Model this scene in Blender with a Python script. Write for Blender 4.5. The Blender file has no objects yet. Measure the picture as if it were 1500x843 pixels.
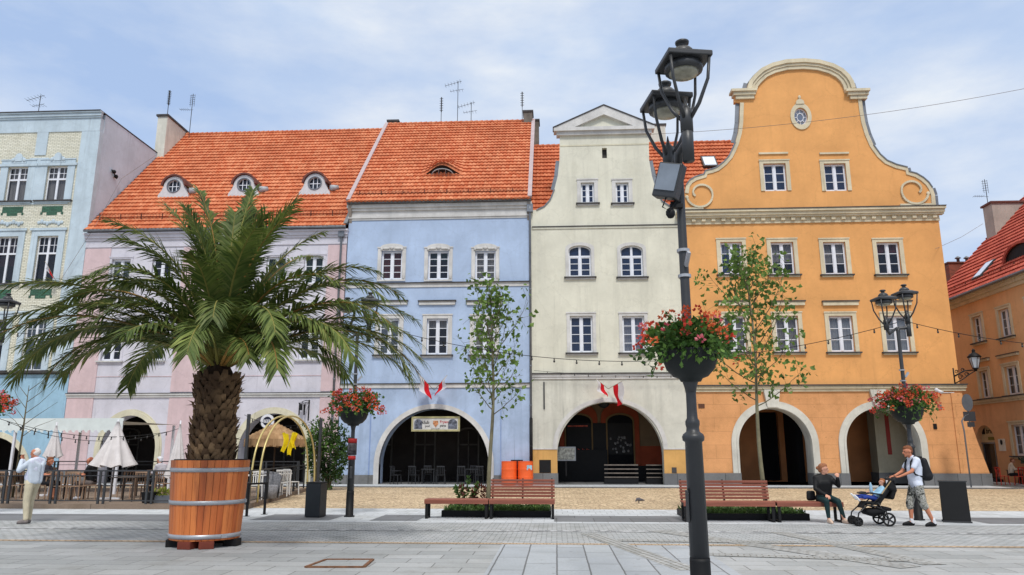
import bpy, bmesh, math, random
from mathutils import Vector, Matrix
from mathutils.geometry import tessellate_polygon
random.seed(7)
R=math.radians; PI=math.pi
scn=bpy.context.scene; COL=scn.collection
# ---------------------------------------------------------------- camera maths (photo pixel -> world point)
PT=R(12.4); YW=R(3.3); FO=1100.0; EH=1.6
def ray(px,py):
    u=(px-750)/FO; v=(421.5-py)/FO
    fy=math.cos(PT)-v*math.sin(PT); z=math.sin(PT)+v*math.cos(PT)
    c,s=math.cos(YW),math.sin(YW)
    return (u*c-fy*s,u*s+fy*c,z)
def at(px,py,Y):
    r=ray(px,py); t=Y/r[1]; return Vector((r[0]*t,Y,EH+r[2]*t))
def gr(px,py,z=0.0):
    r=ray(px,py); t=(z-EH)/r[2]; return Vector((r[0]*t,r[1]*t,z))
def atX(px,py,X):
    r=ray(px,py); t=X/r[0]; return Vector((X,r[1]*t,EH+r[2]*t))
# ---------------------------------------------------------------- materials
MATS={}
def srgb(c):
    return tuple(((x/255.)/12.92 if x/255.<=.04045 else (((x/255.)+.055)/1.055)**2.4) for x in c)
def newmat(name):
    m=bpy.data.materials.new(name); m.use_nodes=True
    nt=m.node_tree; return m,nt,nt.nodes,nt.links,nt.nodes['Principled BSDF']
def mixrgb(nt,fac,a,b,mode='MIX'):
    n=nt.nodes.new('ShaderNodeMix'); n.data_type='RGBA'; n.blend_type=mode
    for s,v in ((n.inputs[0],fac),(n.inputs[6],a),(n.inputs[7],b)):
        if isinstance(v,bpy.types.NodeSocket): nt.links.new(v,s)
        elif isinstance(v,(int,float)): s.default_value=v
        else: s.default_value=(v[0],v[1],v[2],1)
    return n.outputs[2]
def noise(nt,vec,scale,detail=5,rough=.6):
    n=nt.nodes.new('ShaderNodeTexNoise'); n.inputs['Scale'].default_value=scale
    n.inputs['Detail'].default_value=detail; n.inputs['Roughness'].default_value=rough
    if vec is not None: nt.links.new(vec,n.inputs['Vector'])
    return n
def ramp(nt,v,a,b,ca=(0,0,0),cb=(1,1,1)):
    n=nt.nodes.new('ShaderNodeValToRGB'); e=n.color_ramp.elements
    e[0].position=a; e[1].position=b; e[0].color=(*ca,1); e[1].color=(*cb,1)
    nt.links.new(v,n.inputs[0]); return n.outputs[0]
def coord(nt,scale=(1,1,1),rot=(0,0,0)):
    t=nt.nodes.new('ShaderNodeTexCoord'); m=nt.nodes.new('ShaderNodeMapping')
    m.inputs['Scale'].default_value=scale; m.inputs['Rotation'].default_value=rot
    nt.links.new(t.outputs['Object'],m.inputs['Vector']); return m.outputs[0]
def addbump(nt,b,h,strength,dist=.01):
    n=nt.nodes.new('ShaderNodeBump'); n.inputs['Strength'].default_value=strength; n.inputs['Distance'].default_value=dist
    nt.links.new(h,n.inputs['Height']); nt.links.new(n.outputs[0],b.inputs['Normal'])
def M(name,col,rough=.8,var=.12,vs=1.5,bump=.2,bs=40,metal=0,stain=0.,spec=.3,lin=False,coat=0,grain=None,trans=0):
    """plain surface with mottling, optional vertical weather streaks and fine relief"""
    if name in MATS: return MATS[name]
    m,nt,N,L,b=newmat(name)
    c=col if lin else srgb(col)
    v=coord(nt,grain or (1,1,1))
    n=noise(nt,v,vs)
    lo=tuple(x*(1-var*1.4) for x in c); hi=tuple(min(1,x*(1+var)) for x in c)
    out=mixrgb(nt,ramp(nt,n.outputs[0],.3,.7),lo,hi)
    if stain>0:
        s=noise(nt,coord(nt,(1.3,1.3,.10)),1.1,7,.7)
        out=mixrgb(nt,ramp(nt,s.outputs[0],.50,.80),out,tuple(x*(1-stain*.9) for x in c))
        st=noise(nt,coord(nt,(3.1,3.1,.07)),1.7,5,.6); pm=noise(nt,coord(nt),.35,3,.5)
        mk=nt.nodes.new('ShaderNodeMath'); mk.operation='MULTIPLY'; L.new(ramp(nt,st.outputs[0],.60,.70),mk.inputs[0]); L.new(ramp(nt,pm.outputs[0],.45,.62),mk.inputs[1])
        out=mixrgb(nt,mk.outputs[0],out,tuple(x*(1-stain*1.3) for x in c))
        s2=noise(nt,coord(nt,(.8,.8,.4)),1.3,8,.75)
        out=mixrgb(nt,ramp(nt,s2.outputs[0],.56,.72),out,tuple(x*(1-stain*.55)*k for x,k in zip(c,(1,.99,.96))))
        s3=noise(nt,coord(nt),5.5,6,.7); out=mixrgb(nt,ramp(nt,s3.outputs[0],.35,.75),mixrgb(nt,1.0,out,(.93,.93,.92),'MULTIPLY'),out)
        hv=nt.nodes.new('ShaderNodeTexVoronoi'); hv.feature='DISTANCE_TO_EDGE'; hv.inputs['Scale'].default_value=.55; va=nt.nodes.new('ShaderNodeVectorMath'); va.operation='MULTIPLY_ADD'; L.new(s3.outputs['Color'],va.inputs[0]); va.inputs[1].default_value=(.5,.5,.5); L.new(coord(nt),va.inputs[2]); L.new(va.outputs[0],hv.inputs['Vector'])
        out=mixrgb(nt,ramp(nt,hv.outputs[0],.0,.012,(.22,.22,.22),(0,0,0)),out,tuple(x*.45 for x in c))
        g=nt.nodes.new('ShaderNodeSeparateXYZ'); L.new(nt.nodes.new('ShaderNodeTexCoord').outputs['Object'],g.inputs[0])
        mr=nt.nodes.new('ShaderNodeMapRange'); mr.inputs[1].default_value=2.2; mr.inputs[2].default_value=.1; mr.inputs[4].default_value=stain*1.1
        L.new(g.outputs[2],mr.inputs[0])
        mm=nt.nodes.new('ShaderNodeMath'); mm.operation='MULTIPLY'; L.new(mr.outputs[0],mm.inputs[0]); L.new(s2.outputs[0],mm.inputs[1])
        out=mixrgb(nt,mm.outputs[0],out,tuple(x*.3 for x in c))
    L.new(out,b.inputs['Base Color'])
    b.inputs['Roughness'].default_value=rough; b.inputs['Metallic'].default_value=metal
    b.inputs['Specular IOR Level'].default_value=spec
    if coat: b.inputs['Coat Weight'].default_value=coat
    if bump: addbump(nt,b,noise(nt,v,bs,4).outputs[0],bump)
    if trans:
        t=N.new('ShaderNodeBsdfTranslucent'); L.new(out,t.inputs[0]); mx=N.new('ShaderNodeMixShader'); mx.inputs[0].default_value=trans
        L.new(b.outputs[0],mx.inputs[1]); L.new(t.outputs[0],mx.inputs[2]); L.new(mx.outputs[0],N['Material Output'].inputs[0])
    MATS[name]=m; return m
def M_leaf(name,c1,c2,trans=.25,scale=9,rough=.55):
    if name in MATS: return MATS[name]
    m,nt,N,L,b=newmat(name)
    geo=N.new('ShaderNodeNewGeometry'); 
    c=mixrgb(nt,geo.outputs['Random Per Island'],c1,c2)
    n=noise(nt,coord(nt),scale*.15,3); c=mixrgb(nt,ramp(nt,n.outputs[0],.35,.7),tuple(x*.55 for x in c1),c)
    L.new(c,b.inputs['Base Color']); b.inputs['Roughness'].default_value=rough; b.inputs['Specular IOR Level'].default_value=.35
    t=N.new('ShaderNodeBsdfTranslucent'); L.new(c,t.inputs[0]); mx=N.new('ShaderNodeMixShader'); mx.inputs[0].default_value=trans
    L.new(b.outputs[0],mx.inputs[1]); L.new(t.outputs[0],mx.inputs[2]); L.new(mx.outputs[0],N['Material Output'].inputs[0])
    MATS[name]=m; return m
def M_tile(name,c1,c2,cw=.22,rh=.44):
    m,nt,N,L,b=newmat(name)
    tc=N.new('ShaderNodeTexCoord')
    sn=N.new('ShaderNodeVectorMath'); sn.operation='SNAP'; L.new(tc.outputs['Object'],sn.inputs[0]); sn.inputs[1].default_value=(cw,rh,50)
    wn=N.new('ShaderNodeTexWhiteNoise'); wn.noise_dimensions='3D'; L.new(sn.outputs[0],wn.inputs[0])
    c=mixrgb(nt,wn.outputs[0],c1,c2)
    n=noise(nt,tc.outputs['Object'],.45,6,.7)
    c=mixrgb(nt,ramp(nt,n.outputs[0],.42,.75),c,tuple(x*.74 for x in c1))
    n2=noise(nt,tc.outputs['Object'],14,3)
    c=mixrgb(nt,ramp(nt,n2.outputs[0],.5,.8),c,tuple(x*.5 for x in c1)); n4=noise(nt,tc.outputs['Object'],1.6,7,.75); c=mixrgb(nt,ramp(nt,n4.outputs[0],.64,.78),c,(.24,.13,.08))
    L.new(c,b.inputs['Base Color']); b.inputs['Roughness'].default_value=.75; b.inputs['Specular IOR Level'].default_value=.25
    addbump(nt,b,n2.outputs[0],.2); return m
def M_brick(name,c1,c2,mortar,bw,bh,ms=.02,axes='xz',rough=.8,offset=.5,bump=.4,rotz=0,dirt=.25,spec=.3,nsc=.6):
    m,nt,N,L,b=newmat(name)
    tc=coord(nt,rot=(0,0,rotz))
    sx=N.new('ShaderNodeSeparateXYZ'); L.new(tc,sx.inputs[0]); cb=N.new('ShaderNodeCombineXYZ')
    L.new(sx.outputs['XYZ'.index(axes[0].upper())],cb.inputs[0]); L.new(sx.outputs['XYZ'.index(axes[1].upper())],cb.inputs[1])
    # slight wobble so joints are not ruled
    wb=noise(nt,tc,3,3); va=N.new('ShaderNodeVectorMath'); va.operation='MULTIPLY_ADD'
    L.new(wb.outputs['Color'],va.inputs[0]); va.inputs[1].default_value=(.02,.02,0); L.new(cb.outputs[0],va.inputs[2])
    br=N.new('ShaderNodeTexBrick'); L.new(va.outputs[0],br.inputs['Vector'])
    br.inputs['Color1'].default_value=(*c1,1); br.inputs['Color2'].default_value=(*c2,1); br.inputs['Mortar'].default_value=(*mortar,1)
    br.inputs['Scale'].default_value=1; br.inputs['Mortar Size'].default_value=ms; br.inputs['Brick Width'].default_value=bw; br.inputs['Row Height'].default_value=bh
    br.offset=offset; br.inputs['Mortar Smooth'].default_value=.3
    n=noise(nt,tc,nsc,7,.7); c=mixrgb(nt,ramp(nt,n.outputs[0],.4,.72),br.outputs[0],mixrgb(nt,1.0,br.outputs[0],(1-dirt,1-dirt,1-dirt*1.1),'MULTIPLY'))
    sb=noise(nt,tc,.9,7,.75); c=mixrgb(nt,ramp(nt,sb.outputs[0],.54,.66),c,mixrgb(nt,1.0,c,(.84,.83,.80),'MULTIPLY')); gm=noise(nt,tc,7,2,.4); c=mixrgb(nt,ramp(nt,gm.outputs[0],.70,.74),c,mixrgb(nt,1.0,c,(.72,.72,.72),'MULTIPLY')); n3=noise(nt,tc,25,3); c=mixrgb(nt,ramp(nt,n3.outputs[0],.35,.9),c,mixrgb(nt,1.0,c,(1.25,1.25,1.25),'MULTIPLY'))
    L.new(c,b.inputs['Base Color']); b.inputs['Roughness'].default_value=rough; b.inputs['Specular IOR Level'].default_value=spec
    inv=N.new('ShaderNodeMath'); inv.operation='SUBTRACT'; inv.inputs[0].default_value=1; L.new(br.outputs['Fac'],inv.inputs[1])
    addbump(nt,b,inv.outputs[0],bump,.015); MATS[name]=m; return m
def M_cobble(name,c1,c2,joint,scale,bump=.6,stretch=(1,1,1)):
    m,nt,N,L,b=newmat(name); v=coord(nt,stretch)
    vo=N.new('ShaderNodeTexVoronoi'); vo.inputs['Scale'].default_value=scale; L.new(v,vo.inputs['Vector']); vo.inputs['Randomness'].default_value=.7
    ve=N.new('ShaderNodeTexVoronoi'); ve.feature='DISTANCE_TO_EDGE'; ve.inputs['Scale'].default_value=scale; L.new(v,ve.inputs['Vector']); ve.inputs['Randomness'].default_value=.7
    sp=N.new('ShaderNodeSeparateColor'); L.new(vo.outputs['Color'],sp.inputs[0])
    c=mixrgb(nt,sp.outputs[0],c1,c2)
    e=ramp(nt,ve.outputs[0],.02,.12)
    c=mixrgb(nt,e,joint,c)
    n=noise(nt,v,.5,6,.7); c=mixrgb(nt,ramp(nt,n.outputs[0],.38,.7),c,mixrgb(nt,1.0,c,(.72,.7,.66),'MULTIPLY'))
    L.new(c,b.inputs['Base Color']); b.inputs['Roughness'].default_value=.85; addbump(nt,b,e,bump,.02); MATS[name]=m; return m
def M_glass(name,tint=(.012,.018,.035),refl=.09,alpha=.58):
    m,nt,N,L,b=newmat(name)
    b.inputs['Base Color'].default_value=(*tint,1); b.inputs['Roughness'].default_value=.06; b.inputs['Specular IOR Level'].default_value=.6
    n=noise(nt,coord(nt),1.2,2); addbump(nt,b,n.outputs[0],.08,.05)
    tr=N.new('ShaderNodeBsdfTransparent'); mx=N.new('ShaderNodeMixShader'); mx.inputs[0].default_value=alpha
    L.new(tr.outputs[0],mx.inputs[1]); L.new(b.outputs[0],mx.inputs[2]); L.new(mx.outputs[0],N['Material Output'].inputs[0]); MATS[name]=m; return m
# ---------------------------------------------------------------- mesh builder
class MB:
    def __init__(s): s.v=[]; s.f=[]; s.m=[]; s.mats=[]; s.sm=[]; s.cur=0; s.smooth=False
    def use(s,mat,smooth=None):
        if mat not in s.mats: s.mats.append(mat)
        s.cur=s.mats.index(mat)
        if smooth is not None: s.smooth=smooth
        return s
    def add(s,vs,fs):
        o=len(s.v); s.v+=[tuple(p) for p in vs]
        for f in fs: s.f.append([i+o for i in f]); s.m.append(s.cur); s.sm.append(s.smooth)
        return s
    def box(s,x0,x1,y0,y1,z0,z1,b=0):
        if b<=0:
            s.add([(x0,y0,z0),(x1,y0,z0),(x1,y1,z0),(x0,y1,z0),(x0,y0,z1),(x1,y0,z1),(x1,y1,z1),(x0,y1,z1)],
              [(0,3,2,1),(4,5,6,7),(0,1,5,4),(1,2,6,5),(2,3,7,6),(3,0,4,7)]); return s
        bm=bmesh.new(); bmesh.ops.create_cube(bm,size=1)
        for v in bm.verts: v.co=Vector(((x0+x1)/2+v.co.x*(x1-x0),(y0+y1)/2+v.co.y*(y1-y0),(z0+z1)/2+v.co.z*(z1-z0)))
        bmesh.ops.bevel(bm,geom=bm.edges[:]+bm.verts[:],offset=b,segments=2,affect='EDGES',profile=.5)
        bm.verts.index_update(); s.add([v.co for v in bm.verts],[[v.index for v in f.verts] for f in bm.faces]); bm.free(); return s
    def prism(s,poly,y0,y1,holes=()):
        """polygon in (x,z) with holes, extruded along y"""
        loops=[list(poly)]+[list(h) for h in holes]
        tr=tessellate_polygon([[Vector((p[0],p[1],0)) for p in l] for l in loops])
        flat=[p for l in loops for p in l]; n=len(flat)
        vs=[(p[0],y0,p[1]) for p in flat]+[(p[0],y1,p[1]) for p in flat]; fs=[]
        def ar(t): 
            a,b,c=[flat[i] for i in t]; return (b[0]-a[0])*(c[1]-a[1])-(c[0]-a[0])*(b[1]-a[1])
        for t in tr:
            t=list(t)
            if ar(t)<0: t.reverse()
            fs.append(t); fs.append([i+n for i in reversed(t)])
        o=0
        for li,l in enumerate(loops):
            k=len(l); A=sum(l[i][0]*l[(i+1)%k][1]-l[(i+1)%k][0]*l[i][1] for i in range(k))
            for i in range(k):
                a,b=o+i,o+(i+1)%k
                q=[a,a+n,b+n,b]
                if (A>0)==(li>0): q.reverse()
                fs.append(q)
            o+=k
        s.add(vs,fs); return s
    def ring(s,outer,inner,y0,y1):
        """band between two equally long point lists (x,z)"""
        n=len(outer); vs=[(p[0],y0,p[1]) for p in outer]+[(p[0],y0,p[1]) for p in inner]+[(p[0],y1,p[1]) for p in outer]+[(p[0],y1,p[1]) for p in inner]
        fs=[]
        for i in range(n-1):
            j=i+1
            fs+=[(i,j,n+j,n+i),(2*n+i,3*n+i,3*n+j,2*n+j),(i,2*n+i,2*n+j,j),(n+i,n+j,3*n+j,3*n+i)]
        fs+=[(0,n,3*n,2*n),(n-1,3*n-1,4*n-1,2*n-1)]
        s.add(vs,fs); return s
    def bar(s,a,b,w,h=None):
        a,b=Vector(a),Vector(b); h=h or w; d=(b-a)
        if d.length<1e-6: return s
        d.normalize(); up=Vector((0,0,1)) if abs(d.z)<.95 else Vector((0,1,0))
        x=d.cross(up).normalized()*w/2; y=x.cross(d).normalized()*h/2
        s.add([a-x-y,a+x-y,a+x+y,a-x+y,b-x-y,b+x-y,b+x+y,b-x+y],[(0,1,2,3),(7,6,5,4),(0,4,5,1),(1,5,6,2),(2,6,7,3),(3,7,4,0)]); return s
    def tube(s,pts,r,n=8,caps=True):
        pts=[Vector(p) for p in pts]; k=len(pts); rs=r if isinstance(r,(list,tuple)) else [r]*k
        vs=[]; fs=[]; pu=None
        for i,p in enumerate(pts):
            d=(pts[min(i+1,k-1)]-pts[max(i-1,0)]); d.normalize()
            if pu is None: pu=(Vector((0,0,1)) if abs(d.z)<.9 else Vector((1,0,0)))
            x=d.cross(pu)
            if x.length<1e-4: x=d.cross(Vector((0,1,.1)))
            x.normalize(); y=x.cross(d).normalized(); pu=y
            for j in range(n):
                a=2*PI*j/n; vs.append(p+(x*math.cos(a)+y*math.sin(a))*rs[i])
        for i in range(k-1):
            for j in range(n): fs.append((i*n+j,i*n+(j+1)%n,(i+1)*n+(j+1)%n,(i+1)*n+j))
        if caps: fs.append(tuple(range(n))[::-1]); fs.append(tuple((k-1)*n+j for j in range(n)))
        s.add(vs,fs); return s
    def lathe(s,prof,c=(0,0,0),n=20,ang=None,sq=None):
        cx,cy,cz=c; vs=[]; fs=[]; k=len(prof)
        for r,z in prof:
            for j in range(n):
                a=2*PI*(j+.5)/n; vs.append((cx+r*math.cos(a),cy+r*math.sin(a),cz+z))
        for i in range(k-1):
            for j in range(n): fs.append((i*n+j,i*n+(j+1)%n,(i+1)*n+(j+1)%n,(i+1)*n+j))
        fs.append(tuple(range(n))[::-1]); fs.append(tuple((k-1)*n+j for j in range(n)))
        s.add(vs,fs); return s
    def ball(s,c,r,n=8,m=5):
        rx,ry,rz=(r,r,r) if not isinstance(r,(tuple,list)) else r
        vs=[(c[0],c[1],c[2]-rz)]; fs=[]
        for i in range(1,m):
            t=-PI/2+PI*i/m
            for j in range(n):
                a=2*PI*j/n; vs.append((c[0]+rx*math.cos(t)*math.cos(a),c[1]+ry*math.cos(t)*math.sin(a),c[2]+rz*math.sin(t)))
        vs.append((c[0],c[1],c[2]+rz)); e=len(vs)-1
        for j in range(n): fs.append((0,1+(j+1)%n,1+j)); fs.append((e,e-n+j,e-n+(j+1)%n))
        for i in range(m-2):
            for j in range(n): fs.append((1+i*n+j,1+i*n+(j+1)%n,1+(i+1)*n+(j+1)%n,1+(i+1)*n+j))
        s.add(vs,fs); return s
    def quad(s,a,b,c,d): s.add([a,b,c,d],[(0,1,2,3)]); return s
    def leaf(s,p,d,nrm,L,W):
        """pointed leaf: folded six-point blade"""
        d=d.normalized(); x=d.cross(nrm)
        if x.length<1e-4: x=d.cross(Vector((.3,.9,.1)))
        x.normalize(); z=x.cross(d)
        s.add([p,p+d*L*.35+x*W*.5+z*L*.06,p+d*L,p+d*L*.35-x*W*.5+z*L*.06,p+d*L*.45],[(0,1,4),(1,2,4),(4,2,3),(0,4,3)]); return s
    def build(s,name,parent=None,loc=None,rot=None):
        me=bpy.data.meshes.new(name); me.from_pydata(s.v,[],s.f)
        for m in s.mats: me.materials.append(m)
        me.polygons.foreach_set('material_index',s.m); me.polygons.foreach_set('use_smooth',s.sm); me.update()
        o=bpy.data.objects.new(name,me); COL.objects.link(o)
        if parent: o.parent=parent
        if loc is not None: o.location=loc
        if rot is not None: o.rotation_euler=rot
        return o
def build_split(mb,name,parent,eps=.02):
    """one object per group of touching pieces"""
    n=len(mb.v); par=list(range(n))
    def fd(i):
        while par[i]!=i: par[i]=par[par[i]]; i=par[i]
        return i
    for f in mb.f:
        for i in f[1:]: par[fd(i)]=fd(f[0])
    comp={}
    for i in range(n): comp.setdefault(fd(i),[]).append(i)
    bx=[[set([k]),[min(mb.v[i][c] for i in vs) for c in range(3)],[max(mb.v[i][c] for i in vs) for c in range(3)]] for k,vs in comp.items()]
    ch=True
    while ch:
        ch=False; out=[]
        for b in bx:
            for o in out:
                if all(b[1][c]<=o[2][c]+eps and b[2][c]>=o[1][c]-eps for c in range(3)):
                    o[0]|=b[0]; o[1]=[min(p,q) for p,q in zip(o[1],b[1])]; o[2]=[max(p,q) for p,q in zip(o[2],b[2])]; ch=True; break
            else: out.append(b)
        bx=out
    r=[]
    for ks,_,_ in bx:
        m=MB(); mp={}
        for f,mi,sm in zip(mb.f,mb.m,mb.sm):
            if fd(f[0]) in ks:
                for i in f:
                    if i not in mp: mp[i]=len(m.v); m.v.append(mb.v[i])
                m.use(mb.mats[mi]); m.f.append([mp[i] for i in f]); m.m.append(m.cur); m.sm.append(sm)
        r.append(m.build(name,parent))
    return r
def tag(o,label=None,cat=None,group=None,kind=None):
    if label: o['label']=label
    if cat: o['category']=cat
    if group: o['group']=group
    if kind: o['kind']=kind
    return o
def thing(name,label,cat,loc=(0,0,0),rotz=0,group=None):
    o=bpy.data.objects.new(name,None); COL.objects.link(o); o.location=loc; o.rotation_euler=(0,0,rotz)
    o.empty_display_size=.2
    return tag(o,label,cat,group)
KIDS={}
def dup(root,loc,rotz=0,label=None,scale=None):
    kids=[o for o in bpy.data.objects if o.parent==root]
    r=root.copy(); COL.objects.link(r); r.location=loc; r.rotation_euler=(0,0,rotz)
    if label: r['label']=label
    if scale: r.scale=(scale,)*3
    for ch in kids:
        gk=[o for o in bpy.data.objects if o.parent==ch]
        c=ch.copy(); COL.objects.link(c); c.parent=r
        for g in gk:
            d=g.copy(); COL.objects.link(d); d.parent=c
    return r
def text_into(mb,txt,cx,cz,h,y,bold=0,width=None):
    """lettering as flat mesh facing -y, centred at (cx,cz)"""
    cu=bpy.data.curves.new('lettering','FONT'); cu.body=txt; cu.size=1; cu.align_x='CENTER'; cu.align_y='CENTER'; cu.offset=bold; cu.resolution_u=3
    ob=bpy.data.objects.new('lettering',cu); COL.objects.link(ob)
    dg=bpy.context.evaluated_depsgraph_get(); me=bpy.data.meshes.new_from_object(ob.evaluated_get(dg))
    vs=[v.co.copy() for v in me.vertices]; fs=[list(p.vertices) for p in me.polygons]
    bpy.data.objects.remove(ob); bpy.data.curves.remove(cu); bpy.data.meshes.remove(me)
    if not vs: return
    xs=[v.x for v in vs]; zs=[v.y for v in vs]; sz=h/(max(zs)-min(zs)); sx=sz if width is None else width/(max(xs)-min(xs))
    mx=(max(xs)+min(xs))/2; mz=(max(zs)+min(zs))/2
    mb.add([(cx+(v.x-mx)*sx,y,cz+(v.y-mz)*sz) for v in vs],fs)
def sdf(name,prims,mat,parent,vox=.012,smooth=3,vary=None):
    """one continuous skin over convex hulls of spheres"""
    bm=bmesh.new()
    for sp in prims:
        tmp=bmesh.new()
        for p,r in sp:
            rr=r if isinstance(r,(tuple,list)) else (r,r,r)
            g=bmesh.ops.create_icosphere(tmp,subdivisions=2,radius=1)
            for v in g['verts']: v.co=Vector((v.co.x*rr[0]+p[0],v.co.y*rr[1]+p[1],v.co.z*rr[2]+p[2]))
        if len(sp)>1:
            h=bmesh.ops.convex_hull(tmp,input=tmp.verts)
            bmesh.ops.delete(tmp,geom=list({g for g in h['geom_interior']+h['geom_unused'] if isinstance(g,bmesh.types.BMVert)}),context='VERTS')
        me=bpy.data.meshes.new('t'); tmp.to_mesh(me); bm.from_mesh(me); bpy.data.meshes.remove(me); tmp.free()
    me=bpy.data.meshes.new(name); bm.to_mesh(me); bm.free()
    o=bpy.data.objects.new(name,me); COL.objects.link(o)
    md=o.modifiers.new('r','REMESH'); md.mode='VOXEL'; md.voxel_size=vox
    if smooth: s=o.modifiers.new('s','SMOOTH'); s.iterations=smooth; s.factor=.5
    dg=bpy.context.evaluated_depsgraph_get(); me2=bpy.data.meshes.new_from_object(o.evaluated_get(dg))
    o.modifiers.clear(); o.data=me2; bpy.data.meshes.remove(me); me2.name=name
    me2.materials.clear(); me2.materials.append(mat)
    me2.polygons.foreach_set('use_smooth',[True]*len(me2.polygons)); me2.polygons.foreach_set('material_index',[0]*len(me2.polygons))
    o.parent=parent; return o
# ---------------------------------------------------------------- palette
D=38.5
WHITE=M('white_paint',(214,214,218),.6,.08,3,.1,50)
TRIMW=M('white_plaster_trim',(205,203,200),.85,.14,1.2,.3,35,stain=.28)
CREAMTRIM=M('cream_plaster_trim',(208,202,178),.85,.12,1.2,.3,35,stain=.3)
PVC=M('window_white',(220,222,228),.45,.05,3,0)
GLASS=M_glass('window_glass'); GLASSB=M_glass('window_glass_blueish',(.028,.05,.115))
GLASSC=M_glass('window_glass_sky_tint',(.085,.11,.15),alpha=.62); DARKROOM=M('dark_room',(16,17,21),.95,.3,.8,0)  # paler pane tint stands in for reflected sky; near-black stands in for unlit rooms
SLATE=M('weathered_ledge',(72,70,70),.8,.3,2,.3,30)
ZINC=M('grey_zinc',(120,124,130),.45,.15,2,.1,20,metal=.6)
IRON=M('dark_iron_paint',(50,51,53),.42,.15,4,.1,60,spec=.5)
BLACK=M('black_matt',(14,14,16),.6,.2,4,.1,60)
STONE=M_brick('plinth_stone',srgb((112,112,112)),srgb((96,97,99)),srgb((60,60,60)),1.1,.7,.012)
CURT=M('net_curtain',(205,202,200),.9,.25,2,0,grain=(9,1,.4))
CURTG=M('green_blind',(40,95,80),.9,.2,2,0); CURTR=M('red_curtain',(140,60,50),.9,.2,2,0,grain=(9,1,.4)); CURTP=M('plum_curtain',(70,30,45),.9,.3,2,0,grain=(9,1,.4))
TILE=M_tile('orange_roof_tile',srgb((196,106,68)),srgb((218,144,104)))
TILED=M_tile('darker_roof_tile',srgb((188,98,62)),srgb((212,130,92)))
TILER=M_tile('red_roof_tile',srgb((160,70,58)),srgb((196,100,80)))
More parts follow.
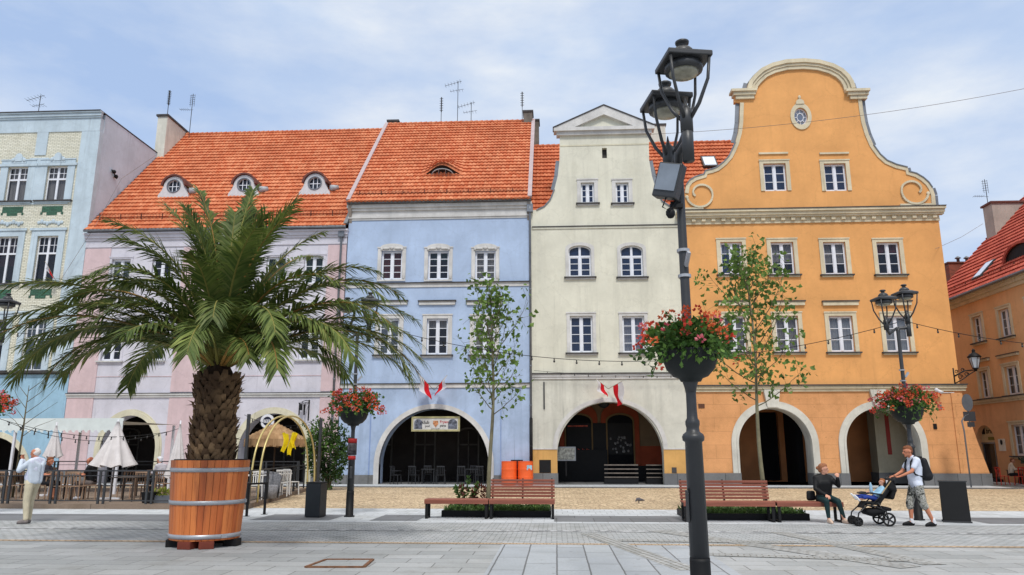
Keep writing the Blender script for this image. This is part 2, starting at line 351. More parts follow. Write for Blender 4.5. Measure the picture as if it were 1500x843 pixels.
# ---------------------------------------------------------------- building helpers
def arch(u0,u1,zb,zt,n=20,rise=None):
    """points from bottom-left over the arch to bottom-right (u,z)"""
    h=(u1-u0)/2; c=(u0+u1)/2; rise=min(rise or h,zt-zb); zs=zt-rise
    pts=[(u0,zb)]+[(c-h*math.cos(PI*i/n),zs+rise*math.sin(PI*i/n)) for i in range(n+1)]+[(u1,zb)]
    return pts
def rect(u0,u1,z0,z1): return [(u0,z0),(u1,z0),(u1,z1),(u0,z1)]
class House:
    def __init__(s,name,label,x0,ox=None,Y=D,rotz=0,proj=None):
        s.o=thing(name,label,'building',(x0,Y,0) if ox is None else ox,rotz); s.x0=x0; s.Y=Y; s.holes=[]; s.proj=proj; s.rg=random.Random(len(name))
    def P(s,px,py):
        if s.proj: return s.proj(px,py)
        p=at(px,py,s.Y); return (p.x-s.x0,p.z)
    def U(s,px,py): return s.P(px,py)[0]
    def Z(s,px,py): return s.P(px,py)[1]
    def rc(s,a,b,c,d):
        """photo rectangle (left,top,right,bottom) -> u0,u1,z0,z1"""
        m=(b+d)/2; k=(a+c)/2
        return s.U(a,m),s.U(c,m),s.Z(k,d),s.Z(k,b)
    def window(s,r,style='two',rows=3,mat=PVC,surround=None,sw=.16,out=.05,sill=None,curtain=None,glass=None,cover=1.0,top=None,rec=.13,openl=False,label=None):
        u0,u1,z0,z1=r; w=u1-u0; c=(u0+u1)/2; y=rec; glass=glass or s.rg.choice((GLASS,GLASS,GLASSC))
        rise=.22*w if style=='arched' else 0
        hole=arch(u0,u1,z0,z1,10,rise) if rise else rect(u0,u1,z0,z1)
        s.holes.append(hole[::1])
        m=MB().use(mat); fw=.055
        if rise:
            m.ring(hole,arch(u0+fw,u1-fw,z0,z1-fw,10,rise-.01),y,y+.07); m.box(u0,u1,y,y+.07,z0,z0+fw)
        else:
            m.box(u0,u0+fw,y,y+.07,z0,z1); m.box(u1-fw,u1,y,y+.07,z0,z1); m.box(u0+fw,u1-fw,y,y+.07,z0,z0+fw*1.3); m.box(u0+fw,u1-fw,y,y+.07,z1-fw,z1)
        zt=z1-fw
        lo=z0+fw*1.3
        if style=='transom' or style=='arched':
            zm=z0+(z1-z0)*(.64 if style=='transom' else .66); m.box(u0+fw,u1-fw,y-.015,y+.06,zm-.05,zm+.05)
            if style=='transom':
                for k in (1,2,3): 
                    if k!=2: m.box(u0+w*k/4-.014,u0+w*k/4+.014,y+.01,y+.05,zm+.05,zt)
                m.box(u0+fw,u1-fw,y+.012,y+.05,zm+(zt-zm)*.52-.014,zm+(zt-zm)*.52+.014)
                rows_=1
            else: rows_=3
            hi=zm-.05
        else: hi=zt; rows_=rows
        m.box(c-.06,c+.06,y-.02,y+.06,lo,z1-.02 if not rise else z1-.05)
        if style!='transom':
            for sd in (-1,1):     # casement leaves
                a,b=(u0+fw,c-.06) if sd<0 else (c+.06,u1-fw)
                m.box(a,a+.035,y+.005,y+.055,lo,hi); m.box(b-.035,b,y+.005,y+.055,lo,hi); m.box(a+.035,b-.035,y+.005,y+.055,lo,lo+.04); m.box(a+.035,b-.035,y+.005,y+.055,hi-.04,hi)
        for k in range(1,rows_):
            zz=lo+(hi-lo)*k/rows_
            m.box(u0+fw,c-.06,y+.012,y+.045,zz-.016,zz+.016); m.box(c+.06,u1-fw,y+.012,y+.045,zz-.016,zz+.016)
        fr=m.build('window',s.o)
        if label: fr['label']=label
        MB().use(glass).add([(u0+.02,y+.035,z0+.02),(u1-.02,y+.035,z0+.02),(u1-.02,y+.035,z1-rise*.9-.02),(c,y+.035,z1-.02),(u0+.02,y+.035,z1-rise*.9-.02)],[(0,1,2,3,4)]).build('pane',fr)
        if curtain:
            k=MB().use(curtain); n=26; zc=z1-(z1-z0)*cover
            vs=[];fs=[]
            for i in range(n+1):
                uu=u0+.05+(w-.1)*i/n; yy=y+.13+.02*math.sin(i*1.9+u0*7)
                vs+=[(uu,yy,zc+.02),(uu,yy,z1-.04)]
            for i in range(n): fs.append((2*i,2*i+2,2*i+3,2*i+1))
            k.add(vs,fs); k.build('curtain',fr)
        if surround:
            if rise:
                t=MB().use(surround).ring(arch(u0-sw,u1+sw,z0,z1+sw,10,rise+.06),hole,-out,.0+.002)
            else:
                t=MB().use(surround); t.box(u0-sw,u0,-out,.002,z0,z1); t.box(u1,u1+sw,-out,.002,z0,z1); t.box(u0-sw,u1+sw,-out-.001,.002,z1,z1+sw)
                t.box(u0-sw-.03,u1+sw+.03,-out-.035,-out-.003,z1+sw-.045,z1+sw+.02)
            if top: top(t,u0,u1,z0,z1,sw,out)
            t.build('surround',fr)
        if sill:
            t=MB().use(sill); t.box(u0-sw-.08,u1+sw+.08,-out-.12,y,z0-.07,z0-.002)
            t.use(surround or TRIMW); t.box(u0-sw,u1+sw,-out-.05,.0,z0-.15,z0-.072)
            t.build('sill',fr)
        return fr
def tiled(name,parent,x0,x1,y0,z0,y1,z1,mat,local=False,cw=.22,rh=.44,step=.085,amp=.045,eye=None):
    """pantile roof slope, real waves and stepped rows; local x along the eave, y up the slope"""
    W=x1-x0; Ls=math.hypot(y1-y0,z1-z0); nr=max(1,round(Ls/rh)); rh=Ls/nr; nc=round(W/cw); cw=W/nc
    k=6; vs=[]; fs=[]; wave=[0,.35,.85,1,.7,.12]
    xs=[(i*cw/k,wave[i%k]*amp) for i in range(nc*k+1)]
    n=len(xs)
    jit=random.Random(len(name)*31+nr)
    for r in range(nr):
        ja=[jit.uniform(-.008,.008) for _ in range(nc+1)]
        for j,(fy,h) in enumerate(((0,0),(0,step),(1.04,.0))):
            for i,(x,w) in enumerate(xs):
                a=w if j else w*.2
                ex=0
                yy=(r+fy)*rh+ja[i//k]*(1 if fy==0 else 0)
                if eye: ex=eye(x,yy)
                # scalloped lower edge
                vs.append((x,yy-(0.05*w/amp if j<2 else 0),a+h+ex))
        b=r*3*n
        for j in range(2):
            for i in range(n-1): fs.append((b+j*n+i,b+j*n+i+1,b+(j+1)*n+i+1,b+(j+1)*n+i))
    m=MB().use(mat,False); m.add(vs,fs)
    # ridge capping: overlapping half-round tiles
    q=int(W/.33)
    for i in range(q):
        xa=W*i/q; m.tube([(xa-.02,Ls+.03,.03),(xa+W/q+.02,Ls+.03,.055)],[.10,.13],8)
    o=m.build(name,parent); o.location=(x0,y0,z0); o.rotation_euler=(math.atan2(z1-z0,y1-y0),0,0); return o
def backslope(parent,x0,x1,y1,z1,y2,z2,mat,name='rear_roof'):
    m=MB().use(mat); m.add([(x0,y1,z1-.02),(x1,y1,z1-.02),(x1,y2,z2),(x0,y2,z2),(x0,y1,z1-.12),(x1,y1,z1-.12),(x1,y2,z2-.1),(x0,y2,z2-.1)],[(0,1,2,3),(7,6,5,4),(0,4,5,1),(2,6,7,3)]); m.build(name,parent)
def band(m,u0,u1,z,prof):
    """stacked mouldings: prof = [(height, projection)...] going up from z"""
    for h,p in prof:
        m.box(u0-p*.3,u1+p*.3,-p,.003,z+.0005,z+h-.0005); z+=h
def arcade(H,u0,u1,ztop,depth,wallm,ceilm,floorm,back=None,t=.7):
    """dark covered walk behind the arches"""
    m=MB()
    m.use(ceilm).box(u0,u1,.3,depth,ztop,ztop+.15)
    m.use(wallm).box(u0,u1,depth,depth+.2,0,ztop); m.box(u0,u0+.15,t,depth,0,ztop); m.box(u1-.15,u1,t,depth,0,ztop)
    n=max(2,int((u1-u0)/2.4)); dm=M('arcade_door_wood',(46,38,34),.7,.3,3); fm=M('arcade_window_frame',(92,88,82),.7,.2,3)
    for i in range(n):
        c=u0+(i+.5)*(u1-u0)/n; m.use(fm).ring(arch(c-.62,c+.62,.06,3.0,10,.3),arch(c-.52,c+.52,.06,2.9,10,.25),depth-.06,depth); m.use(dm).box(c-.5,c+.5,depth-.03,depth-.001,.06,2.0); m.use(fm).box(c-.03,c+.03,depth-.05,depth-.031,.06,2.8); m.box(c-.5,c+.5,depth-.05,depth-.031,2.0,2.08)
    m.build('arcade_interior',H.o)
    f=MB().use(floorm); f.box(u0,u1,.0,depth,.0,.06); f.build('arcade_floor',H.o)
def shell(H,u0,u1,z,zt,depth,wallm,right=False,left=False):
    """room backing, side and rear walls so the house is solid"""
    m=MB().use(DARKROOM); m.box(u0+.05,u1-.05,.62,.66,z,zt); m.build('interior',H.o)  # thin near-black plate gives the rooms their darkness
    m=MB().use(wallm); m.box(u0,u1,depth-.3,depth,0,zt)
    m.build('rear_wall',H.o)
def antenna(px,py0,py1,Y,kind,label,base=None):
    b=at(px,py0,Y); t=at(px,py1,Y); o=thing('roof_antenna',label,'antenna',b,0,'television aerials on the roofs'); h=t.z-b.z
    MB().use(IRON).tube([(0,0,-.6),(0,0,h)],.022,6).build('mast',o)
    m=MB().use(IRON); 
    if kind=='stack':
        for i in range(6): m.tube([(-.12,0,h-.1-i*.17),(.12,0,h-.1-i*.17)],.018,5); m.tube([(0,-.22,h-.1-i*.17),(0,.22,h-.1-i*.17)],.012,5)
        m.box(-.035,.035,-.03,.03,h-1.05,h)
    elif kind=='yagi':
        m.tube([(-.9,0,h-.35),(.25,0,h-.02)],.014,5)
        for i in range(6): 
            x=-.85+i*.2; z=h-.33+i*.058; m.tube([(x,-.28,z),(x,.28,z)],.01,4)
        m.tube([(-.55,.1,h-.72),(.4,-.1,h-.66)],.012,5)
        for i in range(5): 
            x=-.5+i*.2; m.tube([(x,-.2,h-.72),(x,.3,h-.68)],.009,4)
    else:
        for i in range(5): m.tube([(-.22,0,h-.15-i*.16),(.16,0,h-.1-i*.16)],.012,5)
        for sx in (-.14,.14): m.tube([(sx,0,h-.95),(sx,0,h-.05)],.012,5)
        m.tube([(-.85,0,h-1.15),(.1,0,h-1.2)],.012,5)
        for i in range(5): m.tube([(-.8+i*.14,-.2,h-1.15),(-.8+i*.14,.2,h-1.15)],.009,4)
    m.build('aerial_elements',o); return o
def snowguard(H,x0,x1,y,z,dz=.22):
    m=MB().use(M('rusty_guard',(92,50,38),.8,.3,5,.1))
    for k in (0,.1,.2): m.tube([(x0,y,z+k),(x1,y,z+k)],.012,5)
    n=int((x1-x0)/.18)
    for i in range(n+1): m.tube([(x0+(x1-x0)*i/n,y,z-.02),(x0+(x1-x0)*i/n,y,z+.22)],.008,4)
    for i in range(int((x1-x0)/1.2)+1): m.bar((x0+.2+i*1.2,y-.02,z-.12),(x0+.2+i*1.2,y-.02,z+.26),.04,.04)
    m.build('snow_guard',H.o)
def downpipe(H,u,zt,zb,y=-.12,mat=None,r=.06,box=True):
    m=MB().use(mat or ZINC,True); m.tube([(u,y-.1,zt+.3),(u,y,zt),(u,y,zb)],r,8)
    for i in range(int((zt-zb)/2)): m.lathe([(r+.015,0),(r+.015,.06)],(u,y,zb+1+i*2),8)
    m.smooth=False
    if box: m.box(u-.16,u+.16,y-.12,y+.1,zt,zt+.45,.01)
    m.build('downpipe',H.o)

# ================================================================= A: pale blue house with glazed brick
A=House('glazed_brick_house','pale blue townhouse faced in cream glazed brick, left end of the row',-25.75)
BLU=M('pale_blue_render',(188,203,213),.85,.10,.8,.3,30,stain=.32)
BLU2=M('pale_blue_ground_render',(150,184,205),.85,.10,.8,.3,30,stain=.35)
BRK=M_brick('cream_glazed_brick',srgb((224,221,204)),srgb((210,206,186)),srgb((150,148,132)),.26,.088,.012,rough=.45,spec=.5,dirt=.18,bump=.5)
GRN=M_brick('green_glazed_brick',srgb((34,82,56)),srgb((52,104,76)),srgb((12,40,24)),.26,.088,.012,rough=.35,spec=.6)
AL=-8.6; ztopA=A.Z(150,165)
r1=A.rc(67,244,97,294); cx1=(r1[0]+r1[1])/2; r0=A.rc(9,244,40,295); cx0=(r0[0]+r0[1])/2; ww=r1[1]-r1[0]
r2=A.rc(56,346,91,415); r3=A.rc(41,468,73,543)
zb=A.Z(60,549)
wins=[]
def toporn(t,u0,u1,z0,z1,sw,out):
    t.box(u0-sw-.12,u1+sw+.12,-out-.06,-out-.002,z1+.02,z1+.16)
    c=(u0+u1)/2; t.prism(arch(c-.45,c+.45,z1+.18,z1+.62,10,.3),-out-.05,-out)
    t.prism(arch(c-.2,c+.2,z1+.3,z1+.78,8,.2),-out-.09,-out-.051)
    for sx in (-.34,.34): t.ball((c+sx,-out-.07,z1+.38),(.11,.05,.11),8,5)
def orn2(t,u0,u1,z0,z1,sw,out):
    c=(u0+u1)/2
    t.box(u0-sw-.1,u1+sw+.1,-out-.06,-out-.002,z1+sw-.05,z1+sw+.08)
for cx,cov,st in ((cx1,.62,CURT),(cx0,.62,CURT)):
    A.window((cx-ww/2,cx+ww/2,r1[2],r1[3]),'transom',1,surround=BLU,sw=.42,out=.06,sill=SLATE,curtain=CURT,cover=.98,top=toporn)
    A.window((cx-ww/2,cx+ww/2,r2[2],r2[3]),'transom',1,surround=BLU,sw=.36,out=.06,sill=SLATE,curtain=(CURTP if cx==cx0 else None),cover=.62,top=orn2)
    A.window((cx-ww/2,cx+ww/2,r3[2],r3[3]),'transom',1,surround=BLU,sw=.36,out=.06,sill=SLATE,curtain=CURT if cx==cx0 else None,cover=.5,top=orn2)
ar=A.rc(-70,632,42,700); ha=arch(ar[0],ar[1],0,A.Z(-5,640),24,2.2)
m=MB().use(BRK).prism(rect(AL,0,zb,ztopA-1.15),0,.3,[h for h in A.holes]); m.build('brick_wall',A.o)
m=MB().use(BLU2).prism([(AL,0)]+[(AL,zb),(0,zb),(0,0),ha[-1]]+ha[::-1][1:] ,0,.3); m.build('ground_floor_wall',A.o)
m=MB().use(CREAMTRIM).ring(arch(ar[0]-.28,ar[1]+.28,0,A.Z(-5,640)+.28,24,2.45),ha,-.06,.5); build_split(m,'arch_surround',A.o)
m=MB().use(BLU)
zt=ztopA
m.box(AL,0,-.05,.3,zt-1.15,zt-.35); band(m,AL,0,zt-.35,[(.1,.12),(.18,.18),(.07,.26)])
m.box(-1.05,.03,-.04,.32,zb+.2,zt-1.15); cm=(cx0+cx1)/2; m.box(cm-.33,cm+.33,-.045,.003,A.Z(58,228),zt-1.15)
m.box(cm-.55,cm+.55,-.05,.003,r1[2]-.1,A.Z(58,232)); m.box(cx0-1.2,cx1+.85,-.045,.003,r1[2]-.22,r1[2]-.13)
m.use(SLATE); band(m,AL,0,zb,[(.08,.16),(.06,.22)]); m.use(BLU2); m.box(AL,0,-.06,.003,zb-.12,zb)
m.use(SLATE).box(AL,.05,-.3,6.5,zt+.0,zt+.05)
build_split(m,'facade_trim',A.o)
m=MB().use(GRN)
for cx in (cx0,cx1):
    for zz in (r1[2]-.95,r2[2]-.95):
        for k,(a,b) in enumerate(((.62,.26),(.62,.26),(.36,.26))):
            z=zz+.62-k*.176; m.box(cx-(.6 if k<2 else .3),cx+(.6 if k<2 else .3),-.02,.002,z-.175,z)
        for sx in (-.6,.6): m.box(cx+sx-.06,cx+sx+.06,-.02,.002,zz+.13,zz+.267)
build_split(m,'green_brick_panel',A.o)
m=MB().use(BLU)   # stucco garlands over the middle windows
for cx in (cx0,cx1):
    z=r2[3]+.78
    for i in range(9):
        t=i/8; m.ball((cx-.66+1.32*t,-.03,z+.06*math.sin(t*4*PI)),(.1,.05,.1+.04*(i%2)),8,5)
build_split(m,'stucco_garland',A.o)
m=MB().use(M('pale_blue_side_render',(196,208,220),.85,.08,.7,.3,30,stain=.25)).prism(rect(.3,7.2,0,zt-.02),-.02,.28); o=m.build('side_wall',A.o); o.rotation_euler=(0,0,PI/2); o.location=(0,0,0)
shell(A,AL,0,zb,zt-1,12,BLU2)
ARC=M('arcade_shadow_wall',(58,52,48),.9,.3,.8); arcade(A,AL,0,4.6,4.2,ARC,ARC,STONE)  # shade of the covered walk put into a dark wall colour
m=MB().use(BLU2).box(AL,0,.3,12,zt-.6,zt-.5); m.build('flat_roof',A.o)
# ================================================================= B: pink house
B=House('pink_house','long pale pink and white townhouse with three round-windowed dormers, behind the palm',-25.7)
WB=14.55
PNK=M('pale_pink_render',(208,184,186),.88,.10,.8,.3,30,stain=.2); PWH=M('lilac_white_render',(206,203,212),.88,.08,.8,.3,30,stain=.2)
ZB_=B.Z(300,580)
tr=B.rc(161,380,191,420); zr=(tr[2],tr[3])
cols=[B.U(176,400),B.U(236,400),B.U(318,400),B.U(404,398),B.U(459,398)]
lo=B.rc(150,477,177,529)
for i,cu_ in enumerate(cols):
    B.window((cu_-.53,cu_+.53,zr[0],zr[1]),'two',3,surround=PWH,sw=.12,out=.03,sill=TRIMW,curtain=[CURT,None,CURT,CURTG,CURTG][i],cover=[.4,.5,.6,.9,.9][i])
    B.window((cu_-.53,cu_+.53,lo[2],lo[3]),'two',4,surround=PWH,sw=.12,out=.03,sill=TRIMW,curtain=[None,CURT,None,CURT,None][i],cover=.7)
zeB=13.5
a1=B.rc(148,606,229,690); a2=B.rc(347,603,449,690)
za=B.Z(190,609); arB=[arch(a1[0],a1[1],0,za,24,1.75),arch(a2[0]+.1,a2[1],0,B.Z(400,606),24,1.9)]
m=MB().use(PWH).prism(rect(0,WB,ZB_,zeB-.1),0,.3,B.holes); m.build('upper_wall',B.o)
def lower(H,mat,W,zb,arches,t,name='arcade_wall',z0=0):
    poly=[(0,z0)]
    for a in arches: poly+=[(a[0][0],z0)]+a[1:-1]+[(a[-1][0],z0)]
    poly+=[(W,z0),(W,zb),(0,zb)]
    MB().use(mat).prism(poly,0,t).build(name,H.o)
lower(B,PWH,WB,ZB_,arB,.8)
m=MB().use(CREAMTRIM)
for a,(x0,x1,zt_,rs) in zip(arB,((a1[0],a1[1],za,1.75),(a2[0]+.1,a2[1],B.Z(400,606),1.9))):
    m.ring(arch(x0-.22,x1+.22,0,zt_+.22,24,rs+.2),a,-.07,.02); m.ring(arch(x0-.32,x1+.32,0,zt_+.32,24,rs+.3),arch(x0-.2,x1+.2,0,zt_+.2,24,rs+.2),-.03,.003)
build_split(m,'arch_surround',B.o)
m=MB().use(PNK)
p=[B.U(97,600),B.U(140,600),B.U(247,600),B.U(291,600)]; pr=[B.U(462,600)+.4,WB]
for (x0,x1) in ((.0,1.45),(p[2],p[3]),(WB-1.0,WB)):
    m.box(x0,x1,-.04,.003,ZB_+.2,zeB-.95); m.box(x0,x1,-.04,.003,.7,ZB_-.08)
build_split(m,'pink_pilaster',B.o)
m=MB().use(TRIMW); band(m,0,WB,ZB_-.08,[(.12,.08),(.08,.14)]); m.use(SLATE); band(m,0,WB,ZB_+.12,[(.03,.16)]); m.use(PWH)
band(m,0,WB,zeB-.9,[(.08,.06),(.3,.05),(.12,.12),(.18,.2),(.1,.3)]); m.use(PNK).box(0,WB,-.025,.003,lo[2]-.85,lo[2]-.82)
m.use(STONE).box(0,a1[0]-.33,-.05,.003,0,.65); m.box(a1[1]+.33,a2[0]-.24,-.05,.003,0,.65); m.box(a2[1]+.33,WB,-.05,.003,0,.65)
m.use(ZINC); m.tube([(0,-.4,zeB-.02),(WB,-.4,zeB-.04)],.075,8)
build_split(m,'facade_trim',B.o)
y1,z1=8.5,23.0
tiled('tiled_roof',B.o,0,WB,-.38,zeB,y1,z1,TILE); backslope(B.o,0,WB,y1,z1,17,13,TILE)
snowguard(B,.2,WB-.2,.25,zeB+.85)
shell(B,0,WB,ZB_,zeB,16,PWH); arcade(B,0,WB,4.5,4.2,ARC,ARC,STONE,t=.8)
downpipe(B,WB-.28,zeB-.55,.3)
m=MB().use(PWH); m.prism([(0,0),(16,0),(16,13.4),(y1,z1-.25),(0,zeB-.35)],-.0,.2); o=m.build('side_wall',B.o); o.rotation_euler=(0,0,PI/2); o.location=(.21,0.31,0)
# dormers with round windows
DRK=M('dark_red_flashing',(104,62,54),.7,.2,3,.2); DW=M('dormer_white_render',(205,203,205),.85,.1,2,.2,30,stain=.2)
sl=(z1-zeB)/(y1+.38)
for px in (253,356,460):
    yd=2.05; p=at(px,288,D+yd); u=p.x-B.x0; z0=zeB+sl*(yd+.38)-.1; zt_=z0+1.5
    w=.62; m=MB().use(DW)
    prof=[(-.95,0),(.95,0),(.9,.35)]+[(.72,.6)]+[(.62*math.cos(a),.85+.62*math.sin(a)) for a in [PI*i/14 for i in range(15)]]+[(-.72,.6),(-.9,.35)]
    hole=[(.36*math.cos(2*PI*i/20),.88+.36*math.sin(2*PI*i/20)) for i in range(20)]
    m.prism([(a,b+z0) for a,b in prof],yd,yd+.25,[[(a,b+z0) for a,b in hole]])
    m.prism([(a*.97,b*.97+z0) for a,b in prof],yd+.25,yd+1.45)
    m.use(ZINC).ring([(x*1.17,(z-.88)*1.17+.88+z0) for x,z in hole+hole[:1]],[(a,b+z0) for a,b in hole+hole[:1]],yd-.04,yd+.02)
    dm=m.build('dormer',B.o,(u,0,0))
    m=MB().use(DRK); ao=[(.75*math.cos(a),.88+.71*math.sin(a)) for a in [PI*(.02+.96*i/16) for i in range(17)]]; ai=[(.64*math.cos(a),.86+.64*math.sin(a)) for a in [PI*(.02+.96*i/16) for i in range(17)]]
    m.ring([(a,b+z0) for a,b in ao],[(a,b+z0) for a,b in ai],yd-.12,yd+1.5); m.box(.72,1.1,yd+.3,yd+.9,z0+.8,z0+.83); m.build('dormer_roof',dm)
    m=MB().use(PVC); 
    for k in (-.12,.12): m.box(k-.02,k+.02,yd+.1,yd+.14,z0+.55,z0+1.22)
    m.box(-.34,.34,yd+.105,yd+.135,z0+.86,z0+.9); m.build('glazing_bars',dm)
    MB().use(GLASS).prism([(a*.99,(b-.88)*.99+.88+z0) for a,b in hole],yd+.15,yd+.17).build('pane',dm)
    MB().use(M('pale_zinc',(170,172,176),.5),True).tube([(.95,yd+.1,z0+.62),(1.2,yd+.45,z0+.72)],.17,12).build('vent_cowl',dm)
m=MB().use(ZINC).bar((WB-.02,-.4,zeB+.12),(WB-.02,y1+.0,z1+.12),.2,.1); m.build('verge_flashing',B.o)
# party wall stack on the left
c=at(232,168,44.5); c2=at(246,168,44.5)
ch=thing('chimney_wall','white rendered chimney wall at the left end of the long orange roof','chimney',((c.x+c2.x)/2,44.5,0)); hw=(c2.x-c.x)/2
MB().use(M('chimney_render',(212,210,198),.85,.12,1,.2,30,stain=.4)).box(-hw,hw,0,3.6,18.5,c.z-.15).build('stack',ch); MB().use(SLATE).box(-hw-.08,hw+.08,-.1,3.7,c.z-.15,c.z-.02).build('coping',ch)
# ================================================================= C: blue house
C=House('blue_house','sky blue townhouse with eyebrow dormer and wide dark arch',-11.1)
WC=9.87
SKY=M('sky_blue_render',(172,190,217),.88,.10,.7,.3,30,stain=.17)
zbC=C.Z(640,565); zeC=14.75
def scroll(t,u0,u1,z0,z1,sw,out):
    c=(u0+u1)/2
    t.prism(arch(c-.62,c+.62,z1+sw-.02,z1+sw+.2,12,.2),-out-.02,.0)
    for sx in (-1,1):
        t.ball((c+sx*.32,-out-.04,z1+sw*.6),(.2,.04,.06),8,5); t.ball((c+sx*.55,-out-.04,z1+sw*.45),(.07,.04,.07),8,5)
        t.ball((u0-sw*.5 if sx<0 else u1+sw*.5,-out-.01,z0+.25),(.1,.04,.25),8,5)
    t.ball((c,-out-.05,z1+sw*.75),(.1,.05,.08),8,5)
    t.box(u0-sw,u1+sw,-out,.0,z0-.09,z0-.001)
for i,(a,b) in enumerate(((558.5,589),(627,657.5),(696,726))):
    r=C.rc(a,368,b,410); C.window(r,'two',4,surround=TRIMW,sw=.2,out=.05,curtain=[CURTR,CURTG,CURT][i],cover=[.95,.32,.9][i],top=scroll,glass=GLASS)
for i,(a,b) in enumerate(((555,584.5),(625,656),(694.5,725))):
    r=C.rc(a,467,b,520); C.window(r,'two',4,surround=TRIMW,sw=.22,out=.05,sill=SLATE,curtain=CURT,cover=[.3,.25,.8][i])
aC=C.rc(556.5,598,716,690); zaC=C.Z(637,599); hC=arch(aC[0]+.0,aC[1],0,zaC,30,(aC[1]-aC[0])/2)
MB().use(SKY).prism(rect(0,WC,zbC,zeC-.05),0,.3,C.holes).build('upper_wall',C.o)
SKYL=M('sky_blue_lower_render',(168,186,213),.88,.14,.7,.3,30,stain=.3); lower(C,SKYL,WC,zbC,[hC],.9)
m=MB().use(TRIMW); m.ring(arch(aC[0]-.26,aC[1]+.26,.0,zaC+.24,30,(aC[1]-aC[0])/2+.24),hC,-.08,.35); build_split(m,'arch_surround',C.o)
m=MB().use(TRIMW); band(m,0,WC,zeC-.85,[(.1,.05),(.12,.1),(.28,.06),(.14,.16),(.2,.26)])
band(m,0,WC,C.Z(640,421),[(.22,.05)]); band(m,0,WC,zbC-.12,[(.2,.06)])
m.use(SLATE); band(m,0,WC,C.Z(640,421)+.221,[(.04,.14)]); band(m,0,WC,zbC+.081,[(.04,.12)])
for (a,b) in ((550,597),(614,667),(684,735)):
    r=C.rc(a,441,b,447); m.use(TRIMW).box(r[0],r[1],-.1,.003,r[2],r[3]-.05); m.use(SLATE).box(r[0]-.05,r[1]+.05,-.16,.003,r[3]-.05,r[3]+.02)
m.use(STONE).box(0,aC[0]-.27,-.06,.003,0,.5); m.box(aC[1]+.27,WC,-.06,.003,0,.5)
m.use(SLATE); m.box(-.05,WC+.05,-.42,.0,zeC-.02,zeC+.09)
m.use(M('blue_panel_edge',(130,150,190),.85)).box(C.U(541,650),C.U(541,650)+.05,-.02,.003,.5,zbC-.4); m.box(C.U(733,650),C.U(733,650)+.04,-.02,.003,.5,zbC-1.2)
build_split(m,'facade_trim',C.o)
y1,z1=7.8,23.05
uE=at(650,265,D+2.3).x-C.x0; slC=(z1-zeC)/(y1+.4); LsC=math.hypot(z1-zeC,y1+.4)
def eye(x,y):
    # raised eyebrow in the slope
    cy=3.35; 
    dx=(x-uE)/1.35; 
    if abs(dx)>=1: return 0
    h=.62*(.5+.5*math.cos(dx*PI))
    if y<cy-.05: return 0
    f=max(0,1-(y-cy)/2.3); return h*f*f*(3-2*f)*1.0
tiled('tiled_roof',C.o,0,WC,-.4,zeC+.08,y1,z1,TILE,eye=eye); backslope(C.o,0,WC,y1,z1,16,13,TILE)
ang=math.atan2(z1-zeC,y1+.4)
m=MB().use(BLACK)
pts=[(uE+1.3*t,.62*(.5+.5*math.cos(t*PI))) for t in [-1+2*i/20 for i in range(21)]]
yb=-.4+3.3*math.cos(ang); zb_=zeC+.08+3.3*math.sin(ang)
sn_,cs_=math.sin(ang),math.cos(ang)
def npt(u,h,off=.1): return (u,yb-h*sn_-off*cs_,zb_+h*cs_-off*sn_)
vs=[];fs=[]
for k_,(u_,h_) in enumerate(pts): vs+=[npt(u_,-.02),npt(u_,h_+.03)]
for k_ in range(20): fs.append((2*k_,2*k_+2,2*k_+3,2*k_+1))
m.add(vs,fs)
m.use(M('eyebrow_frame',(150,150,150),.6,.1,3))
prev=None
for k_ in range(13):
    a_=PI*k_/12; q_=npt(uE+.62*math.cos(a_),.02+.42*math.sin(a_),.14)
    if prev: m.bar(prev,q_,.05,.05)
    prev=q_
m.bar(npt(uE-1.25,.0,.15),npt(uE+1.25,0,.15),.06,.05)
for k_ in (-.2,.2): m.bar(npt(uE+k_,0,.14),npt(uE+k_,.38,.14),.03,.03)
m.build('eyebrow_dormer',C.o)
for k,uu in enumerate((.02,WC-.02)):
    MB().use(M('pinkish_flashing',(176,160,162),.6,.1,2)).bar((uu,-.4,zeC+.2),(uu,y1,z1+.14),.22,.12).build('verge_flashing',C.o)
snowguard(C,.3,WC-.2,.1,zeC+.62)
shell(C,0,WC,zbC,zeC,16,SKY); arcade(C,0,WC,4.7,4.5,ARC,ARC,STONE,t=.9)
for uu in (0.0,WC):
    m=MB().use(M('party_wall_brick_render',(150,140,130),.9,.2,1)); m.prism([(0.32,12.8),(16,12.8),(y1,z1-.05),(-.3,zeC-.1)],-.0,.16); o=m.build('party_wall',C.o); o.rotation_euler=(0,0,PI/2); o.location=(uu+(.17 if uu==0 else -.01),0,0)
downpipe(C,WC-.02,zeC-.6,.9,-.16)
MB().use(BLACK,True).tube([(WC-.02,-.16,.9),(WC-.02,-.16,3.3)],.08,8).build('pipe_guard',C.o)
for (a,b,c_,d,Yo,lb) in ((767,162,780,187,46.0,'grey rendered chimney on the right end of the blue house roof'),(780,175,789.5,213,47.3,'narrow brown chimney behind the right end of the blue house roof'),(568,176,583,182,46.6,'low dark chimney stub at the left end of the blue house ridge')):
    p=at(a,b,Yo); q=at(c_,d,Yo); o=thing('chimney',lb,'chimney',(p.x,Yo,0)); w=q.x-p.x
    MB().use(M('chimney_brick_render',(120,112,104),.9,.3,1.2,.3,20,stain=.3)).box(0,w,0,.9,q.z-1.5,p.z-.12).build('stack',o); MB().use(SLATE).box(-.06,w+.06,-.06,.96,p.z-.12,p.z).build('cap',o)
